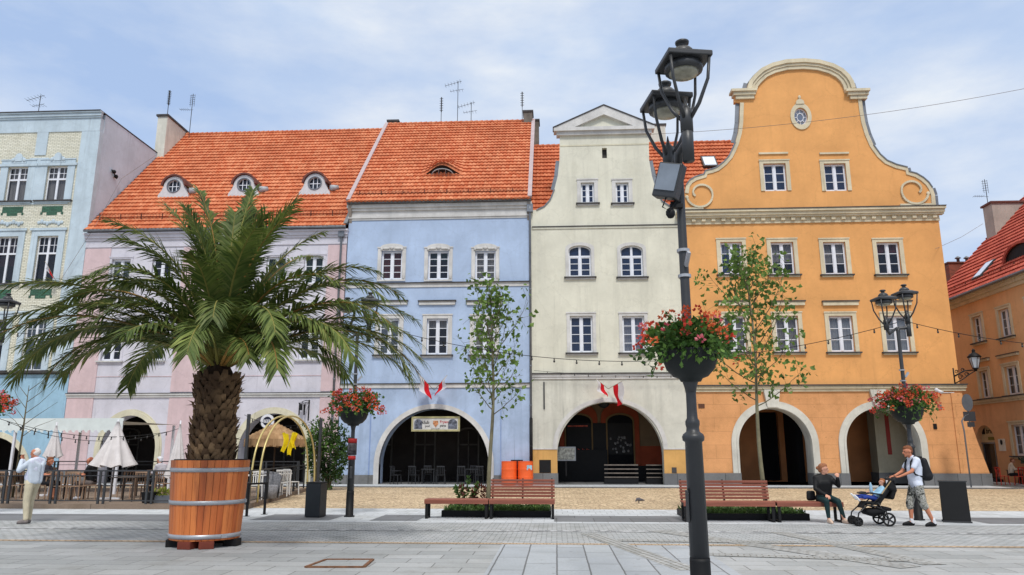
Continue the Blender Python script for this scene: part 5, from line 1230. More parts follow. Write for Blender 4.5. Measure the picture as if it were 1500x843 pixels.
clump(m,r,(0,0,.42),(.25,.2,.28),110,.11,.07); clump(m,r,(-.5,0,.5),(.15,.1,.15),40,.1,.06); m.build('foliage',o)
# ================================================================= street furniture
p=gr(458,759); o=thing('litter_bin','square dark litter bin beside the lamp post','litter bin',(p.x,p.y+.2,0),R(-8))
m=MB().use(M('bin_anthracite',(34,38,42),.45,.12,4,.05,40)); m.box(-.2,.2,-.2,.2,.02,.84,.012); m.build('body',o); m=MB().use(BLACK); m.box(-.205,.205,-.205,.205,.845,.87,.006); m.box(-.17,.17,-.17,.17,0,.02); m.build('lid',o)
p=gr(1405,766); o=thing('menu_board','black slanting pavement board standing right of the man','a-board',(p.x,p.y+.1,0),R(-22))
m=MB().use(BLACK); 
for sy in (-1,1): m.bar((0,sy*.17,.02),(0,sy*.03,.93),.56,.03)
m.build('panel',o); m=MB().use(IRON); m.box(-.3,.3,-.21,-.17,0,.04); m.box(-.3,.3,.17,.21,0,.04); m.box(-.3,.3,-.05,.05,.92,.95); build_split(m,'rail',o)
p=gr(360,757); q=gr(388,754); o=thing('bicycle_stand','black square hoop bicycle stand right of the barrel planter','bicycle stand',(p.x,p.y,0),math.atan2(q.y-p.y,q.x-p.x)); w_=(q-p).length
m=MB().use(BLACK); m.box(0,.05,-.025,.025,0,.83); m.box(w_-.05,w_,-.025,.025,0,.83); m.box(.05,w_-.05,-.025,.025,.78,.83); m.box(-.04,.09,-.06,.06,0,.012); m.box(w_-.09,w_+.04,-.06,.06,0,.012); m.build('hoop',o)
OD=M('orange_drum_paint',(236,96,36),.45,.1,2,.05,20,spec=.5)
for i,(px,lb) in enumerate(((744.5,'left of the two orange steel drums'),(769,'right orange steel drum with a pale blue sticker'))):
    p=gr(px,711,.06); q=at(px,690,p.y-.25); r_=.375
    o=thing('steel_drum',lb,'drum',(q.x,D-.55,.05)); m=MB().use(OD,True)
    pr=[(r_*.96,0),(r_,.01)]
    for k in range(1,24): z=k*1.12/24; pr.append((r_+(.015 if k in (8,16) else (.004 if k%2 else 0)),z))
    m.lathe(pr+[(r_,1.12),(r_+.015,1.13),(r_-.02,1.14),(r_-.03,1.11)],(0,0,0),24); m.build('body',o)
    if i: MB().use(M('pale_sticker',(150,190,205),.5,.4,9,0)).add([(.08,-.395,.72),(.33,-.235,.72),(.33,-.235,.95),(.08,-.395,.95)],[(0,1,2,3)]).build('sticker',o)
o=thing('parasol_base','dark folded stand behind the orange drums','stand',(at(757,690,D-.3).x,D-.2,.05)); m=MB().use(BLACK); m.box(-.3,.3,0,.1,1.05,1.2); m.box(-.05,.05,0,.08,0,1.05); m.build('stand',o)
# pigeon
p=gr(936,738); o=thing('pigeon','grey pigeon pecking on the tan cobbles','pigeon',(p.x,p.y,0),R(200)); PGN=M('pigeon_grey',(96,94,100),.8,.3,8)
sdf('body',[[((0,0,.13),.06),((-.09,0,.12),.035),((-.2,0,.1),.015)],[((.05,0,.14),.045),((.09,0,.1),.028)],[((.1,0,.09),.026),((.13,0,.07),.008)],[((0,.02,.1),.012),((.0,.02,0),.008)],[((0,-.02,.1),.012),((0,-.02,0),.008)]],PGN,o,.008,2)
# ================================================================= flags
def flag(label,px,py,qx,qy,Y,sgn,group,w=.36,l=.75):
    """short staff from wall to tip, cloth hanging from it"""
    a=at(px,py,Y); b=at(qx,qy,Y-.9); o=thing('flag',label,'flag',a,0,group); d=b-a
    MB().use(M('flag_staff',(170,160,140),.6),True).tube([(0,0,0),d],.015,6).build('staff',o)
    for k,(mt,nm) in enumerate(((M('flag_white',(222,220,222),.8,.06,5,0,trans=.3),'white_stripe'),(M('flag_red',(214,28,40),.8,.12,5,0,trans=.3),'red_stripe'))):
        m=MB().use(mt,True); vs=[];fs=[]; n=9;nn=5
        for i in range(n+1):
            for j in range(nn+1):
                t=i/n; s_=(k+j/nn)/2
                top=d*(.35+.62*(1-s_))
                x=top.x+sgn*.10*math.sin(t*5+s_*4)*t+ sgn*.12*t; y=top.y-.12*math.sin(t*6+s_*3)*t; z=top.z-l*t*(1.0)-.0
                vs.append((x*(1-.0*t),y,z))
        for i in range(n):
            for j in range(nn): a_=i*(nn+1)+j; fs.append((a_,a_+1,a_+nn+2,a_+nn+1))
        m.add(vs,fs); m.build(nm,o)
G_='red and white flags on the arches'
flag('left flag of the pair on the blue arch, red side forward',636,572,613,548,D-.1,1,G_,l=.8)
flag('right flag of the pair on the blue arch, seen edge on',636,572,655,550,D-.1,-1,G_,l=.6)
flag('left small flag of the pair on the cream arch',891,570,873,555,D-.1,1,G_,l=.6)
flag('right long flag of the pair on the cream arch',891,570,912,558,D-.1,1,G_,l=1.0)
flag('small furled flag on the window ledge of the brick faced house',82,412,66,383,D-.1,1,G_,l=.35)
# ================================================================= signs
p=at(637,621,D-.15); w_=(at(671,621,D).x-at(600,621,D).x); h_=at(637,610,D).z-at(637,632,D).z
o=thing('club_sign','old fashioned painted club signboard hanging in the blue arch','sign',(p.x,D+.12,p.z))
m=MB().use(M('sign_frame',(168,160,118),.6,.2,5)); m.box(-w_/2,w_/2,-.04,.05,-h_/2,-h_/2+.09); m.box(-w_/2,w_/2,-.04,.05,h_/2-.09,h_/2); m.box(-w_/2,-w_/2+.09,-.04,.05,-h_/2+.09,h_/2-.09); m.box(w_/2-.09,w_/2,-.04,.05,-h_/2+.09,h_/2-.09); m.build('frame',o)
m=MB().use(M('sign_board',(196,194,190),.6,.12,6,0)).box(-w_/2+.09,w_/2-.09,-.01,.03,-h_/2+.09,h_/2-.09)
m.use(M('sign_figures',(96,100,112),.7,.9,7,0)); m.prism(arch(-w_/2+.14,-w_/2+.55,-h_/2+.12,h_/2-.13,8,.2),-.016,-.0101); m.prism(arch(w_/2-.6,w_/2-.14,-h_/2+.12,h_/2-.13,8,.2),-.016,-.0101)
m.use(M('sign_emblem',(190,130,90),.7,.5,14,0)).prism([(-.12,.16),(.12,.16),(.14,.0),(0,-.18),(-.14,0)],-.018,-.0101)
m.use(M('sign_black',(20,18,20),.7)); text_into(m,'klub',-.52,.08,.17,-.014,.02); text_into(m,'pod',-.42,-.12,.14,-.014,.02); text_into(m,'pana',.38,-.12,.12,-.014,.02); text_into(m,'ZAPRASZAMY',0,-.25,.05,-.014,.004)
m.use(M('sign_red',(170,30,40),.7)); text_into(m,'Fryana',.47,.08,.18,-.014,.02); m.build('board',o)
p=at(389,617,D-.3); o=thing('round_sign','round white illuminated sign with a dark emblem in the pink house arch','sign',(p.x,D-.05,p.z)); RZ=.38
m=MB().use(IRON); c24=[(RZ*math.cos(2*PI*i/28),RZ*math.sin(2*PI*i/28)) for i in range(28)]; m.prism(c24,-.0,.1); m.build('case',o)
m=MB().use(WHITE).prism([(a*.95,b*.95) for a,b in c24],-.02,-.001); m.use(M('sign_navy',(30,34,52),.6)); m.prism([(a*.6,b*.6) for a,b in c24],-.03,-.0201); m.use(WHITE); text_into(m,'BEER',0,0,.16,-.034,.02,width=.38); m.build('face',o)
p=at(445,600,D-.35); o=thing('wrought_iron_sign','black wrought iron hanging sign on the pink house wall','sign',(at(450,600,D).x,D,p.z)); m=MB().use(BLACK)
m.box(.06,.12,-.04,0,-.55,.5); m.box(-.35,.06,-.36,-.32,.3,.34); m.bar((.09,-.02,.34),(.0,-.36,.34),.03); m.bar((-.3,-.34,.3),(-.3,-.34,-.3),.05); m.box(-.26,-.14,-.36,-.32,-.05,.28); m.prism([(-.1,.25),(.02,.28),(.0,-.28),(-.06,-.3)],-.36,-.33); m.smooth=True; m.tube([(.08,-.03,.45),(-.05,-.2,.46),(-.2,-.3,.38),(-.1,-.34,.3)],.018,5); m.build('bracket',o)
# street corner: wall lantern, road sign, camera
p=at(1425,516,D-1.2)
pc=at(1394,553,D); o=thing('wall_lantern','black lantern on an ornate wrought iron bracket at the corner of the orange house','lantern',(pc.x+.12,D,pc.z))
q=at(1426,516,D)-Vector((pc.x+.12,D,pc.z)); m=MB().use(BLACK,True); ex=q.x
m.tube([(0,0,.05),(ex*.5,0,.32),(ex,0,.36)],.035,6); m.tube([(0,0,-.35),(0,0,.45)],.035,6); m.tube([(0,0,-.3),(ex*.35,0,-.12),(ex*.7,0,.15),(ex,0,.33)],.025,6)
for cx_,cz_,rr_ in ((.3,.02,.13),(.62,.15,.11),(.15,.28,.09),(.45,.36,.09)): m.tube([(cx_+rr_*(1-.05*i)*math.cos(i*.7),0,cz_+rr_*(1-.05*i)*math.sin(i*.7)) for i in range(12)],.018,5)
m.build('bracket',o)
z_=.42; m=MB().use(BLACK); v=[]
m.smooth=True; m.lathe([(.05,-.12),(.08,-.02),(.14,.0),(.15,.04)],(ex,0,z_),6); m.lathe([(.3,.55),(.32,.6),(.2,.72),(.09,.8),(.06,.86),(.09,.88),(.02,1.0)],(ex,0,z_),6)
for i in range(6): a=2*PI*(i+.5)/6; m.tube([(ex+.14*math.cos(a),.14*math.sin(a),z_+.03),(ex+.27*math.cos(a),.27*math.sin(a),z_+.57)],.013,4)
m.build('lantern_frame',o); MB().use(M('lantern_glass',(170,180,190),.1,.1,3,0,spec=.7)).lathe([(.12,.04),(.25,.56)],(ex,0,z_),6).build('lantern_glass',o)
p=gr(1421,716); Ys=p.y; Xs=at(1421,700,Ys).x; Hs=at(1405,580,Ys).z
o=thing('road_sign_post','bent grey post with round and square road signs seen from behind at the alley mouth','road sign',(Xs,Ys,0)); m=MB().use(ZINC,True); m.tube([(0,0,0),(0,0,Hs*.62),(-.05,0,Hs*.72),(.12,0,Hs*.78),(.3,0,Hs*.8)],.035,8); m.build('pole',o)
zz=at(1410,590,Ys).z; m=MB().use(M('sign_back_grey',(84,88,94),.5,.15,3),False); cc_=[(.34*math.cos(2*PI*i/20)*.72,.40*math.sin(2*PI*i/20)) for i in range(20)]; m.prism([(a+.3,b+zz) for a,b in cc_],-.03,.0); m.build('round_plate',o,None,(0,0,R(0))); 
m=MB().use(M('sign_back_dark',(52,54,58),.5)); m.box(.05,.58,-.03,0,zz-.86,zz-.42); m.box(.18,.5,-.03,0,zz-1.12,zz-.9); m.use(ZINC); m.box(.28,.33,.0,.04,zz-1.15,zz+.35); m.build('square_plate',o)
p=at(1374,573,D-.3); o=thing('security_camera','white security camera under the cornice at the orange house corner','camera',(p.x,D,p.z)); m=MB().use(WHITE,True); m.tube([(0,-.3,0),(.22,-.28,-.08)],.08,10); m.ball((-.04,-.25,.05),.1); m.smooth=False; m.box(.2,.9,-.04,.0,-.08,-.05); m.build('housing',o)
# ================================================================= string lights and wires
def string(label,A_,B_,sag,nb,group='festoon lights across the square',bulb=WHITE):
    A_,B_=Vector(A_),Vector(B_); o=thing('string_light',label,'string light',A_,0,group); n=40; pts=[]
    for i in range(n+1): t=i/n; p=(B_-A_)*t; p.z-=sag*4*t*(1-t); pts.append(p)
    MB().use(BLACK).tube(pts,.008,4,False).build('cable',o); m=MB().use(BLACK,True)
    for i in range(1,nb): t=i/nb; p=(B_-A_)*t; p.z-=sag*4*t*(1-t)+.03; m.use(BLACK).lathe([(.016,-.02),(.016,.03)],p,6); m.use(M('festoon_bulb',(40,38,36),.3,.1,3,0,spec=.6)).ball(p-Vector((0,0,.05)),(.028,.028,.035),6,4)
    [m2.__setitem__('bulb',1) if 0 else None for m2 in build_split(m,'bulb',o,.03)]
lp=lambda l,z:(l.location.x,l.location.y,z)
string('long festoon cable sagging between the palm side lamp and the pushchair man lamp',lp(l2,at(518,468,19.5).z),lp(l3,at(1320,468,19).z),1.05,24)
string('festoon cable from the left edge lamp to the lamp right of the palm',lp(l4,at(0,484,19.3).z),lp(l2,at(518,468,19.5).z),.35,14)
e=at(1560,508,19); string('festoon cable running off to the right from the lamp behind the pushchair man',lp(l3,at(1330,462,19).z),e,.12,8)
string('festoon cable along the ledge of the cream house',at(782,543,D-.4),at(1003,550,D-.4),.12,11)
o=thing('overhead_wire','thin overhead wire crossing the orange gable to the top right','wire',at(953,197,38)); A_=at(953,197,38); B_=at(1560,118,37); pts=[(B_-A_)*t-Vector((0,0,1.6*t*(1-t)*1.2)) for t in [i/20 for i in range(21)]]; MB().use(M('wire_grey',(120,110,105),.6)).tube(pts,.012,4,False).build('cable',o)
o=thing('overhead_wire','thin wire sloping from the grey chimney stack behind the orange house','wire',at(1440,328,45)); A_=at(1440,328,45); B_=at(1370,365,38); MB().use(MATS['wire_grey']).tube([(0,0,0),(B_-A_)*.5-Vector((0,0,.1)),B_-A_],.01,4,False).build('cable',o)
o=thing('overhead_wire','slack wire from the bracket on the brick faced house down its corner','wire',at(228,228,43)); A_=at(228,228,43); MB().use(MATS['wire_grey']).tube([(0,0,0),at(178,262,39.6)-A_,at(140,330,38.2)-A_,at(88,412,38.2)-A_],.012,4,False).build('cable',o)
o=thing('wire_bracket','small dark wire anchor on the side wall of the brick faced house','bracket',at(180,254,40)); o.location.x=-25.7; m=MB().use(BLACK,True); m.ball((.1,0,.1),.12); m.ball((.1,.25,-.1),.12); m.tube([(.08,-.2,.15),(.1,.35,-.2)],.04,5); m.build('anchor',o)
# antennas
antenna(245,170,133,45,'stack','thin stacked aerial on the white chimney wall'); antenna(277,200,138,46.5,'grid','large grid aerial behind the white chimney wall')
antenna(646,183,143,46.5,'stack','short stacked aerial on the blue house ridge, left of three'); antenna(670,183,119,46.5,'yagi','tallest aerial on the blue house ridge, middle of three'); antenna(690,183,150,46.5,'yagi','short single aerial on the blue house ridge, right of three')
antenna(765,170,135,46,'stack','dark aerial on the grey chimney of the blue house'); antenna(56,166,140,43,'yagi','small aerial on the flat roof of the brick faced house'); antenna(1448,305,263,48.5,'grid','spiky aerial on the stack above the red roof')
# ================================================================= terrace
zd_=.14; Yf=21.9
cx1_=gr(356,748).x; DW2=M_brick('deck_boards',srgb((120,104,90)),srgb((140,122,106)),srgb((50,42,38)),3.0,.14,.008,axes='xy',dirt=.25)
far=gr(449,716); far=Vector((far.x,32.2,0)); fx=at(450,705,32.2).x
o=thing('cafe_deck','raised timber cafe deck in front of the pink house','deck',(0,0,0))
m=MB().use(DW2); v=[(-24,Yf),(cx1_,Yf),(fx,32.2),(-24,32.2)]
m.add([(x,y,zd_) for x,y in v]+[(x,y,0) for x,y in v],[(0,1,2,3),(4,5,1,0),(5,6,2,1),(6,7,3,2)]); m.build('floor',o)
def railing(label,a,b,n,h=.95,bars=0):
    a=Vector((*a,zd_));b=Vector((*b,zd_)); o=thing('railing',label,'railing',a,math.atan2(b.y-a.y,b.x-a.x)); L=(b-a).length
    m=MB().use(IRON); m.box(0,L,-.02,.02,h-.03,h+.01); m.box(0,L,-.015,.015,.08,.11); m.box(0,L,-.012,.012,h-.16,h-.14); m.build('rails',o)
    for i in range(n+1): x=L*i/n; MB().use(IRON).box(max(0,x-.11),max(.06,x-.05),-.025,.025,0,h-.031).build('post',o); MB().use(IRON).box(min(L-.06,x+.05),min(L,x+.11),-.025,.025,0,h-.031).build('post',o)
    return o
railing('front railing of the cafe deck, left of the barrel planter',(-17.6,Yf+.06),(cx1_-.05,Yf+.06),6)
railing('side railing of the cafe deck running back toward the pink house',(cx1_-.02,Yf+.15),(fx-.1,32.1),4)
railing('rear railing of the cafe deck',(-23,32.0),(fx-.3,32.0),8,h=1.1)
# canopy
zc1=at(100,633,27).z; xr=at(181,620,27).x
AW=M('awning_white',(214,220,216),.7,.08,2,.1,20)
o=thing('white_awning','long white scalloped awning over the cafe deck','awning',(xr,27,0)); m=MB().use(AW); WL=8.2
zt_=at(100,613,27).z
m.add([(-WL,0,zt_-.12),(0,0,zt_-.12),(0,4.0,zt_-.1),(-WL,4.0,zt_-.1)],[(0,1,2,3)]); m.box(-WL,0,-.03,.03,zt_-.1,zt_+.0)
n=34
for i in range(n):
    x0=-WL+WL*i/n;x1=x0+WL/n; k=.12
    m.add([(x0,-.04,zt_-.1),(x1,-.04,zt_-.1),(x1,-.04,zt_-.42),((x0*.75+x1*.25),-.045,zt_-.5),((x0+x1)/2,-.045,zt_-.52),((x0*.25+x1*.75),-.045,zt_-.5),(x0,-.04,zt_-.42)],[(0,1,2,3,4,5,6)])
m.build('canopy',o)
for x in (-.1,-4.1,-WL+.1):
    for y in (.05,3.9): MB().use(WHITE).box(x-.04,x+.04,y-.04,y+.04,zd_,zt_-.13).build('leg',o)
def closed_umb(label,px,pb_,pt_,Y,wid,base=True):
    b=at(px,pb_,Y); t=at(px,pt_,Y); o=thing('closed_parasol',label,'parasol',(b.x,Y,zd_),0,'folded cream parasols on the cafe deck'); zb0=b.z-zd_; zt0=t.z-zd_
    UM=M('parasol_cream',(218,212,210),.8,.1,3,.2,12,trans=.12); m=MB().use(UM,True); n=32; vs=[];fs=[]; K=7
    for k in range(K+1):
        t_=k/K; z=zt0+(zb0-zt0)*t_
        for i in range(n):
            a=2*PI*i/n; rr=wid*(.06+.94*t_**1.05)*(1+.22*math.cos(8*a)*(0.3+t_)); vs.append((rr*math.cos(a),rr*math.sin(a),z+(.05*math.cos(8*a) if k==K else 0)))
    for k in range(K):
        for i in range(n): fs.append((k*n+i,k*n+(i+1)%n,(k+1)*n+(i+1)%n,(k+1)*n+i))
    fs.append(tuple(range(n))); m.add(vs,fs); m.build('canopy',o)
    m=MB().use(WHITE,True).tube([(0,0,0.03),(0,0,zt0+.08)],.025,8); m.build('pole',o)
    m=MB().use(WHITE); m.box(-.32,.32,-.04,.04,0,.05); m.box(-.04,.04,-.32,.32,0,.051); m.build('base',o)
    return o
closed_umb('big half folded cream parasol beside the seated man on the cafe deck',166,683,618,24.2,.58)
closed_umb('slim folded cream parasol near the left end of the cafe deck',77,670,622,26.0,.26)
closed_umb('slim folded cream parasol partly behind the barrel planter',257,700,620,24.5,.3)
# thatched parasol
Yt=28.5; p=at(403,650,Yt); q=at(403,624,Yt); o=thing('thatched_parasol','round straw thatched parasol under the pink house arch','parasol',(p.x,Yt,zd_)); TH=M_leaf('straw',srgb((170,132,92)),srgb((214,176,132)),trans=.1,rough=.9)
zb0=p.z-zd_+.12; zt0=q.z-zd_; Rt=(at(443,648,Yt).x-at(358,648,Yt).x)/2; m=MB().use(TH); r=random.Random(2)
for k in range(9):
    rr=Rt*(k+1)/9; z=zt0-(zt0-zb0)*((k+1)/9)**1.15
    for i in range(int(40+26*k)):
        a=r.uniform(0,2*PI); l=r.uniform(.25,.36); w=.07; c_,s_=math.cos(a),math.sin(a); 
        p0=Vector(((rr-Rt/9-.04)*c_,(rr-Rt/9-.04)*s_,z+.18)); p1=Vector((rr*c_,rr*s_,z-.0+r.uniform(-.03,.03))); t=Vector((-s_,c_,0))*w
        m.add([p0-t,p0+t,p1+t,p1-t],[(0,1,2,3)])
for i in range(230):
    a=r.uniform(0,2*PI); c_,s_=math.cos(a),math.sin(a); t=Vector((-s_,c_,0))*.05; p0=Vector((Rt*c_,Rt*s_,zb0+.04)); p1=p0+Vector((0,0,-r.uniform(.22,.3))); m.add([p0-t,p0+t,p1+t,p1-t],[(0,1,2,3)])
m.build('thatch',o); MB().use(M('dark_pole',(70,54,38),.7),True).tube([(0,0,0),(0,0,zt0)],.03,8).build('pole',o)
# golden hoop arch with yellow cloth
GOLD=M('brass_tube',(196,178,118),.35,.1,3,.05,20,metal=.35,spec=.5)
Yg=23.0; pl_=at(367,733,Yg); pr_=at(455,712,26.5)
o=thing('golden_hoop_arch','tall double hoop of brass tube arching over the deck corner','arch',(0,0,0))
A_=Vector((at(372,720,Yg).x,Yg,zd_)); B_=Vector((at(456,690,27.5).x,27.5,zd_)); C_=(A_+B_)/2; zt0=at(418,610,C_.y).z
for off in (-.13,.13):
    d_=(B_-A_).normalized(); nn=Vector((-d_.y,d_.x,0)); pts=[]
    hw=(B_-A_).length/2
    for i in range(33):
        a=PI*i/32; pts.append(C_-d_*hw*math.cos(a)*(1 if 1 else 0)+nn*off+Vector((0,0,(zt0-zd_)*math.sin(a)**.62)))
    m=MB().use(GOLD,True).tube(pts,.03,8); m.build('hoop',o)
m=MB().use(GOLD)
p=at(425,640,25); o=thing('yellow_cloth','crumpled bright yellow cloth hanging from the golden hoop','cloth',(at(424,640,25.3).x,25.3,at(424,640,25.3).z)); m=MB().use(M('yellow_cloth',(240,214,30),.8,.12,4,.2,10,trans=.25),True); 
for (x0,w0,L_0,ph) in ((-.26,.2,.62,0),(.0,.22,.74,1.7),(.12,.16,.5,3)):
    vs=[];fs=[]
    for i in range(9):
        for j in range(7): t=i/8;s_=j/6; vs.append((x0+w0*s_*(1-.35*t)+.05*math.sin(t*4+ph),.07*math.sin(s_*7+ph+t*2),.12-L_0*t+.03*math.sin(s_*5)))
    for i in range(8):
        for j in range(6): a_=i*7+j; fs.append((a_,a_+1,a_+8,a_+7))
    m.add(vs,fs)
m.build('cloth',o)
# tables and chairs
WCH=M('slat_chair_wood',(150,122,100),.7,.2,3); WCHW=M('white_chair_plastic',(214,212,208),.5,.08,3,0); DCH=M('black_chair_metal',(44,45,48),.5,.15,3,0)
def chair(label,loc,rz,mat,slats=5,group=None,arms=False):
    o=thing('cafe_chair',label,'chair',loc,rz,group)
    MB().use(mat).box(-.2,.2,-.2,.2,.43,.455,.008).build('seat',o)
    b=MB().use(mat); 
    for i in range(slats): x=-.17+.34*i/(slats-1); b.bar((x,.19,.5),(x,.25,.84),.026,.012)
    b.bar((-.2,.25,.86),(.2,.25,.86),.03,.06); b.build('backrest',o)
    for sx in (-.18,.18):
        MB().use(mat).bar((sx,-.18,.43),(sx*1.1,-.2,0),.028).build('leg',o)
        MB().use(mat).bar((sx,.19,.86),(sx*1.1,.22,0),.028).build('leg',o)
        if arms: MB().use(mat).bar((sx*1.15,-.2,.64),(sx*1.15,.22,.66),.035,.02).build('armrest',o)
    return o
def table(label,loc,rz,mat,w=.7,h=.73,group=None):
    o=thing('cafe_table',label,'table',loc,rz,group); MB().use(mat).box(-w/2,w/2,-w/2,w/2,h-.03,h,.006).build('tabletop',o)
    for sx in (-1,1):
        for sy in (-1,1): MB().use(mat).bar((sx*w*.42,sy*w*.42,h-.03),(sx*w*.42,sy*w*.42,0),.035).build('leg',o)
    return o
def dk(px,Y): return (at(px,715,Y).x,Y,zd_)
DT=M('dark_table_wood',(64,56,50),.6,.2,3)
T0=table('dark cafe table between the seated woman and man on the deck',dk(100,24.0),0,DT,.8)
dup(T0,dk(8,24.3),0,'dark cafe table at the left edge of the deck'); dup(T0,dk(188,23.3),0,'low dark cafe table just left of the barrel planter'); dup(T0,dk(222,26.2),0,'dark cafe table in the second row behind the planter pot'); dup(T0,dk(50,28.5),0,'dark cafe table under the white awning')
c0=chair('slatted wooden chair nearest the left end of the deck railing',dk(10,23.4),R(170),WCH)
CG='slatted wooden chairs on the cafe deck'; c0['group']=CG
for i,(px,Y,rz,lb) in enumerate(((32,24.5,80,'slatted wooden chair behind the photographing man'),(62,23.9,-85,'slatted chair the red-topped woman sits on'),(88,23.2,175,'slatted wooden chair with its back to the railing below the dark table'),(112,23.2,185,'slatted wooden chair right of the chair below the dark table'),(136,24.1,95,'slatted chair the man in black sits on'),(96,25.2,0,'slatted wooden chair behind the dark table'),(185,24.5,10,'slatted wooden chair under the big folded parasol'),(205,25.4,-80,'slatted wooden chair left of the second row table'),(212,23.8,185,'slatted wooden chair above the black flower pot'),(230,27.0,0,'slatted wooden chair in the rear row by the pink arch'),(240,25.4,160,'slatted wooden chair beside the barrel planter'),(44,29.5,5,'slatted wooden chair under the awning, left'),(66,29.3,-5,'slatted wooden chair under the awning, right'))):
    dup(c0,dk(px,Y),R(rz),lb)
wc=chair('white openwork chair at the table inside the deck corner',dk(412,26.2),R(200),WCHW,6,'white chairs by the deck corner'); dup(wc,dk(426,27.2),R(150),'white chair nearest the golden hoop'); dup(wc,dk(375,24.3),R(20),'white chair just right of the barrel planter')
wt=table('white cafe table inside the deck corner',dk(400,27.3),0,WCHW,1.0); dup(wt,dk(372,25.4),0,'white cafe table partly hidden by the barrel planter')
o=thing('rattan_armchair','grey rounded rattan armchair by the side railing','chair',dk(393,25),R(30)); m=MB().use(M('grey_rattan',(140,140,144),.85,.3,20,.5,60),True); m.lathe([(.3,0),(.33,.4),(.3,.42),(.02,.43)],(0,0,0),16); 
pts=[(.36*math.cos(R(a)),.36*math.sin(R(a)),.0) for a in range(-30,211,15)]; vs=[];fs=[]
for i,p_ in enumerate(pts): hh=.6+.25*math.sin(i/(len(pts)-1)*PI); vs+=[(p_[0],p_[1],0),(p_[0]*1.12,p_[1]*1.12,hh)]
for i in range(len(pts)-1): fs.append((2*i,2*i+2,2*i+3,2*i+1))
m.add(vs,fs); m.build('shell',o)
# black chairs under the blue arch
bc=chair('black metal armchair under the blue arch, first from the left and turned sideways',(at(581,690,D).x,D-.1,.06),R(75),DCH,5,'black armchairs under the blue arch',True)
for i,(px,dy,rz,od) in enumerate(((606,.1,165,'second from the left'),(622,.9,10,'third from the left, set back'),(646,.1,180,'fourth from the left'),(676,.1,180,'fifth from the left'),(700,.2,200,'at the right end'),(690,1.1,0,'set back near the right end'))):
    dup(bc,(at(px,690,D).x,D+dy,.06),R(rz),'black metal armchair under the blue arch, '+od)
t0=table('black cafe table under the blue arch, left of two',(at(626,690,D).x,D+.5,.06),0,DCH,.7); dup(t0,(at(690,690,D).x,D+.6,.06),0,'black cafe table under the blue arch, right of two')
# benches and crates under the cream arch
o=thing('slatted_bench_stack','low slatted terrace seats stacked under the right of the cream arch','bench',(at(905,690,D+1).x,D+1.0,.06)); m=MB().use(M('pale_slats',(104,96,88),.7,.2,4))
for k in range(4): m.box(-.7,1.0,-.3,-.26,.3+k*.2,.36+k*.2); m.box(1.4,2.7,-.3,-.26,.3+k*.2,.35+k*.2)
m.build('slats',o); m=MB().use(BLACK); m.box(-.7,1.0,-.25,.3,0,.28); m.box(1.4,2.7,-.25,.3,0,.28); m.build('frame',o)
o=thing('menu_case','framed white notice board in the left of the cream arch','notice board',(at(829,665,D+.7).x,D+.7,at(829,665,D+.7).z)); m=MB().use(ZINC); m.box(-.5,.5,-.03,.03,-.35,.35); m.build('frame',o); m=MB().use(M('notice_paper',(120,122,118),.6,.5,9,0)); m.box(-.44,.44,-.04,-.031,-.29,.29); m.build('paper',o); MB().use(BLACK).box(-.03,.03,-.02,.02,-1.1,-.35).build('stand',o)
# pots
o=thing('flower_pot','black square flower pot with small plants inside the deck railing','flower pot',dk(222,22.5)); m=MB().use(BLACK); m.add([(-.16,-.16,0),(.16,-.16,0),(.16,.16,0),(-.16,.16,0),(-.2,-.2,.32),(.2,-.2,.32),(.2,.2,.32),(-.2,.2,.32)],[(0,1,5,4),(1,2,6,5),(2,3,7,6),(3,0,4,7),(4,5,6,7)]); m.build('pot',o)
o=thing('flower_trough','grey trough of yellow green plants beside the barrel planter','flower trough',dk(240,22.5)); MB().use(ZINC).box(-.35,.35,-.12,.12,0,.22,.01).build('trough',o); m=MB().use(M_leaf('yellow_green_leaf',(.25,.3,.04),(.45,.45,.06))); clump(m,random.Random(4),(0,0,.3),(.33,.13,.12),160,.08,.05); m.build('foliage',o)
# rampant bush at the corner of deck
def bush(name,label,cat,c,rad,n,seed,L=.16,W=.09,mat=LEAFD,H=None):
    r=random.Random(seed); o=thing(name,label,cat,(c[0],c[1],0)); m=MB().use(mat); 
    for k in range(14):
        v=rv(r); cc=Vector((v.x*rad[0]*.62,v.y*rad[1]*.62,c[2]+v.z*rad[2]*.66)); s_=r.uniform(.3,.5); clump(m,r,cc,(rad[0]*s_,rad[1]*s_,rad[2]*s_),n//14,L,W,up=.1)
    for k in range(26):
        v=rv(r); p0=Vector((v.x*rad[0]*.8,v.y*rad[1]*.8,c[2]+v.z*rad[2]*.8)); p1=p0+Vector((v.x*.35,v.y*.3,abs(v.z)*.45)); m.tube([p0,p1],.006,3,False)
        for t in (.3,.5,.7,.9,1): 
            for _ in range(3): m.leaf(p0.lerp(p1,t),rv(r),rv(r),L*.9,W*.9)
    m.build('foliage',o); t=MB().use(TWIG,True)
    for k in range(7): a=k*.9; t.tube([(.06*math.cos(a),.06*math.sin(a),0),(rad[0]*.3*math.cos(a),rad[1]*.3*math.sin(a),c[2]),(rad[0]*.5*math.cos(a),rad[1]*.5*math.sin(a),c[2]+rad[2]*.5)],[.03,.02,.01],5,False)
    t.build('stems',o); return o
p=at(483,668,33.5); bush('climbing_shrub','large leafy green shrub between the cafe deck and the blue house','shrub',(p.x,33.5,1.55),(1.05,.8,1.55),2300,6)
p=at(462,640,32.8); bush('climbing_shrub','looser leafy shoots reaching toward the golden hoop','shrub',(p.x+.1,32.9,2.1),(.7,.5,1.0),520,16,.13,.08,GERL)
for px in (345+65,465): 
    pass
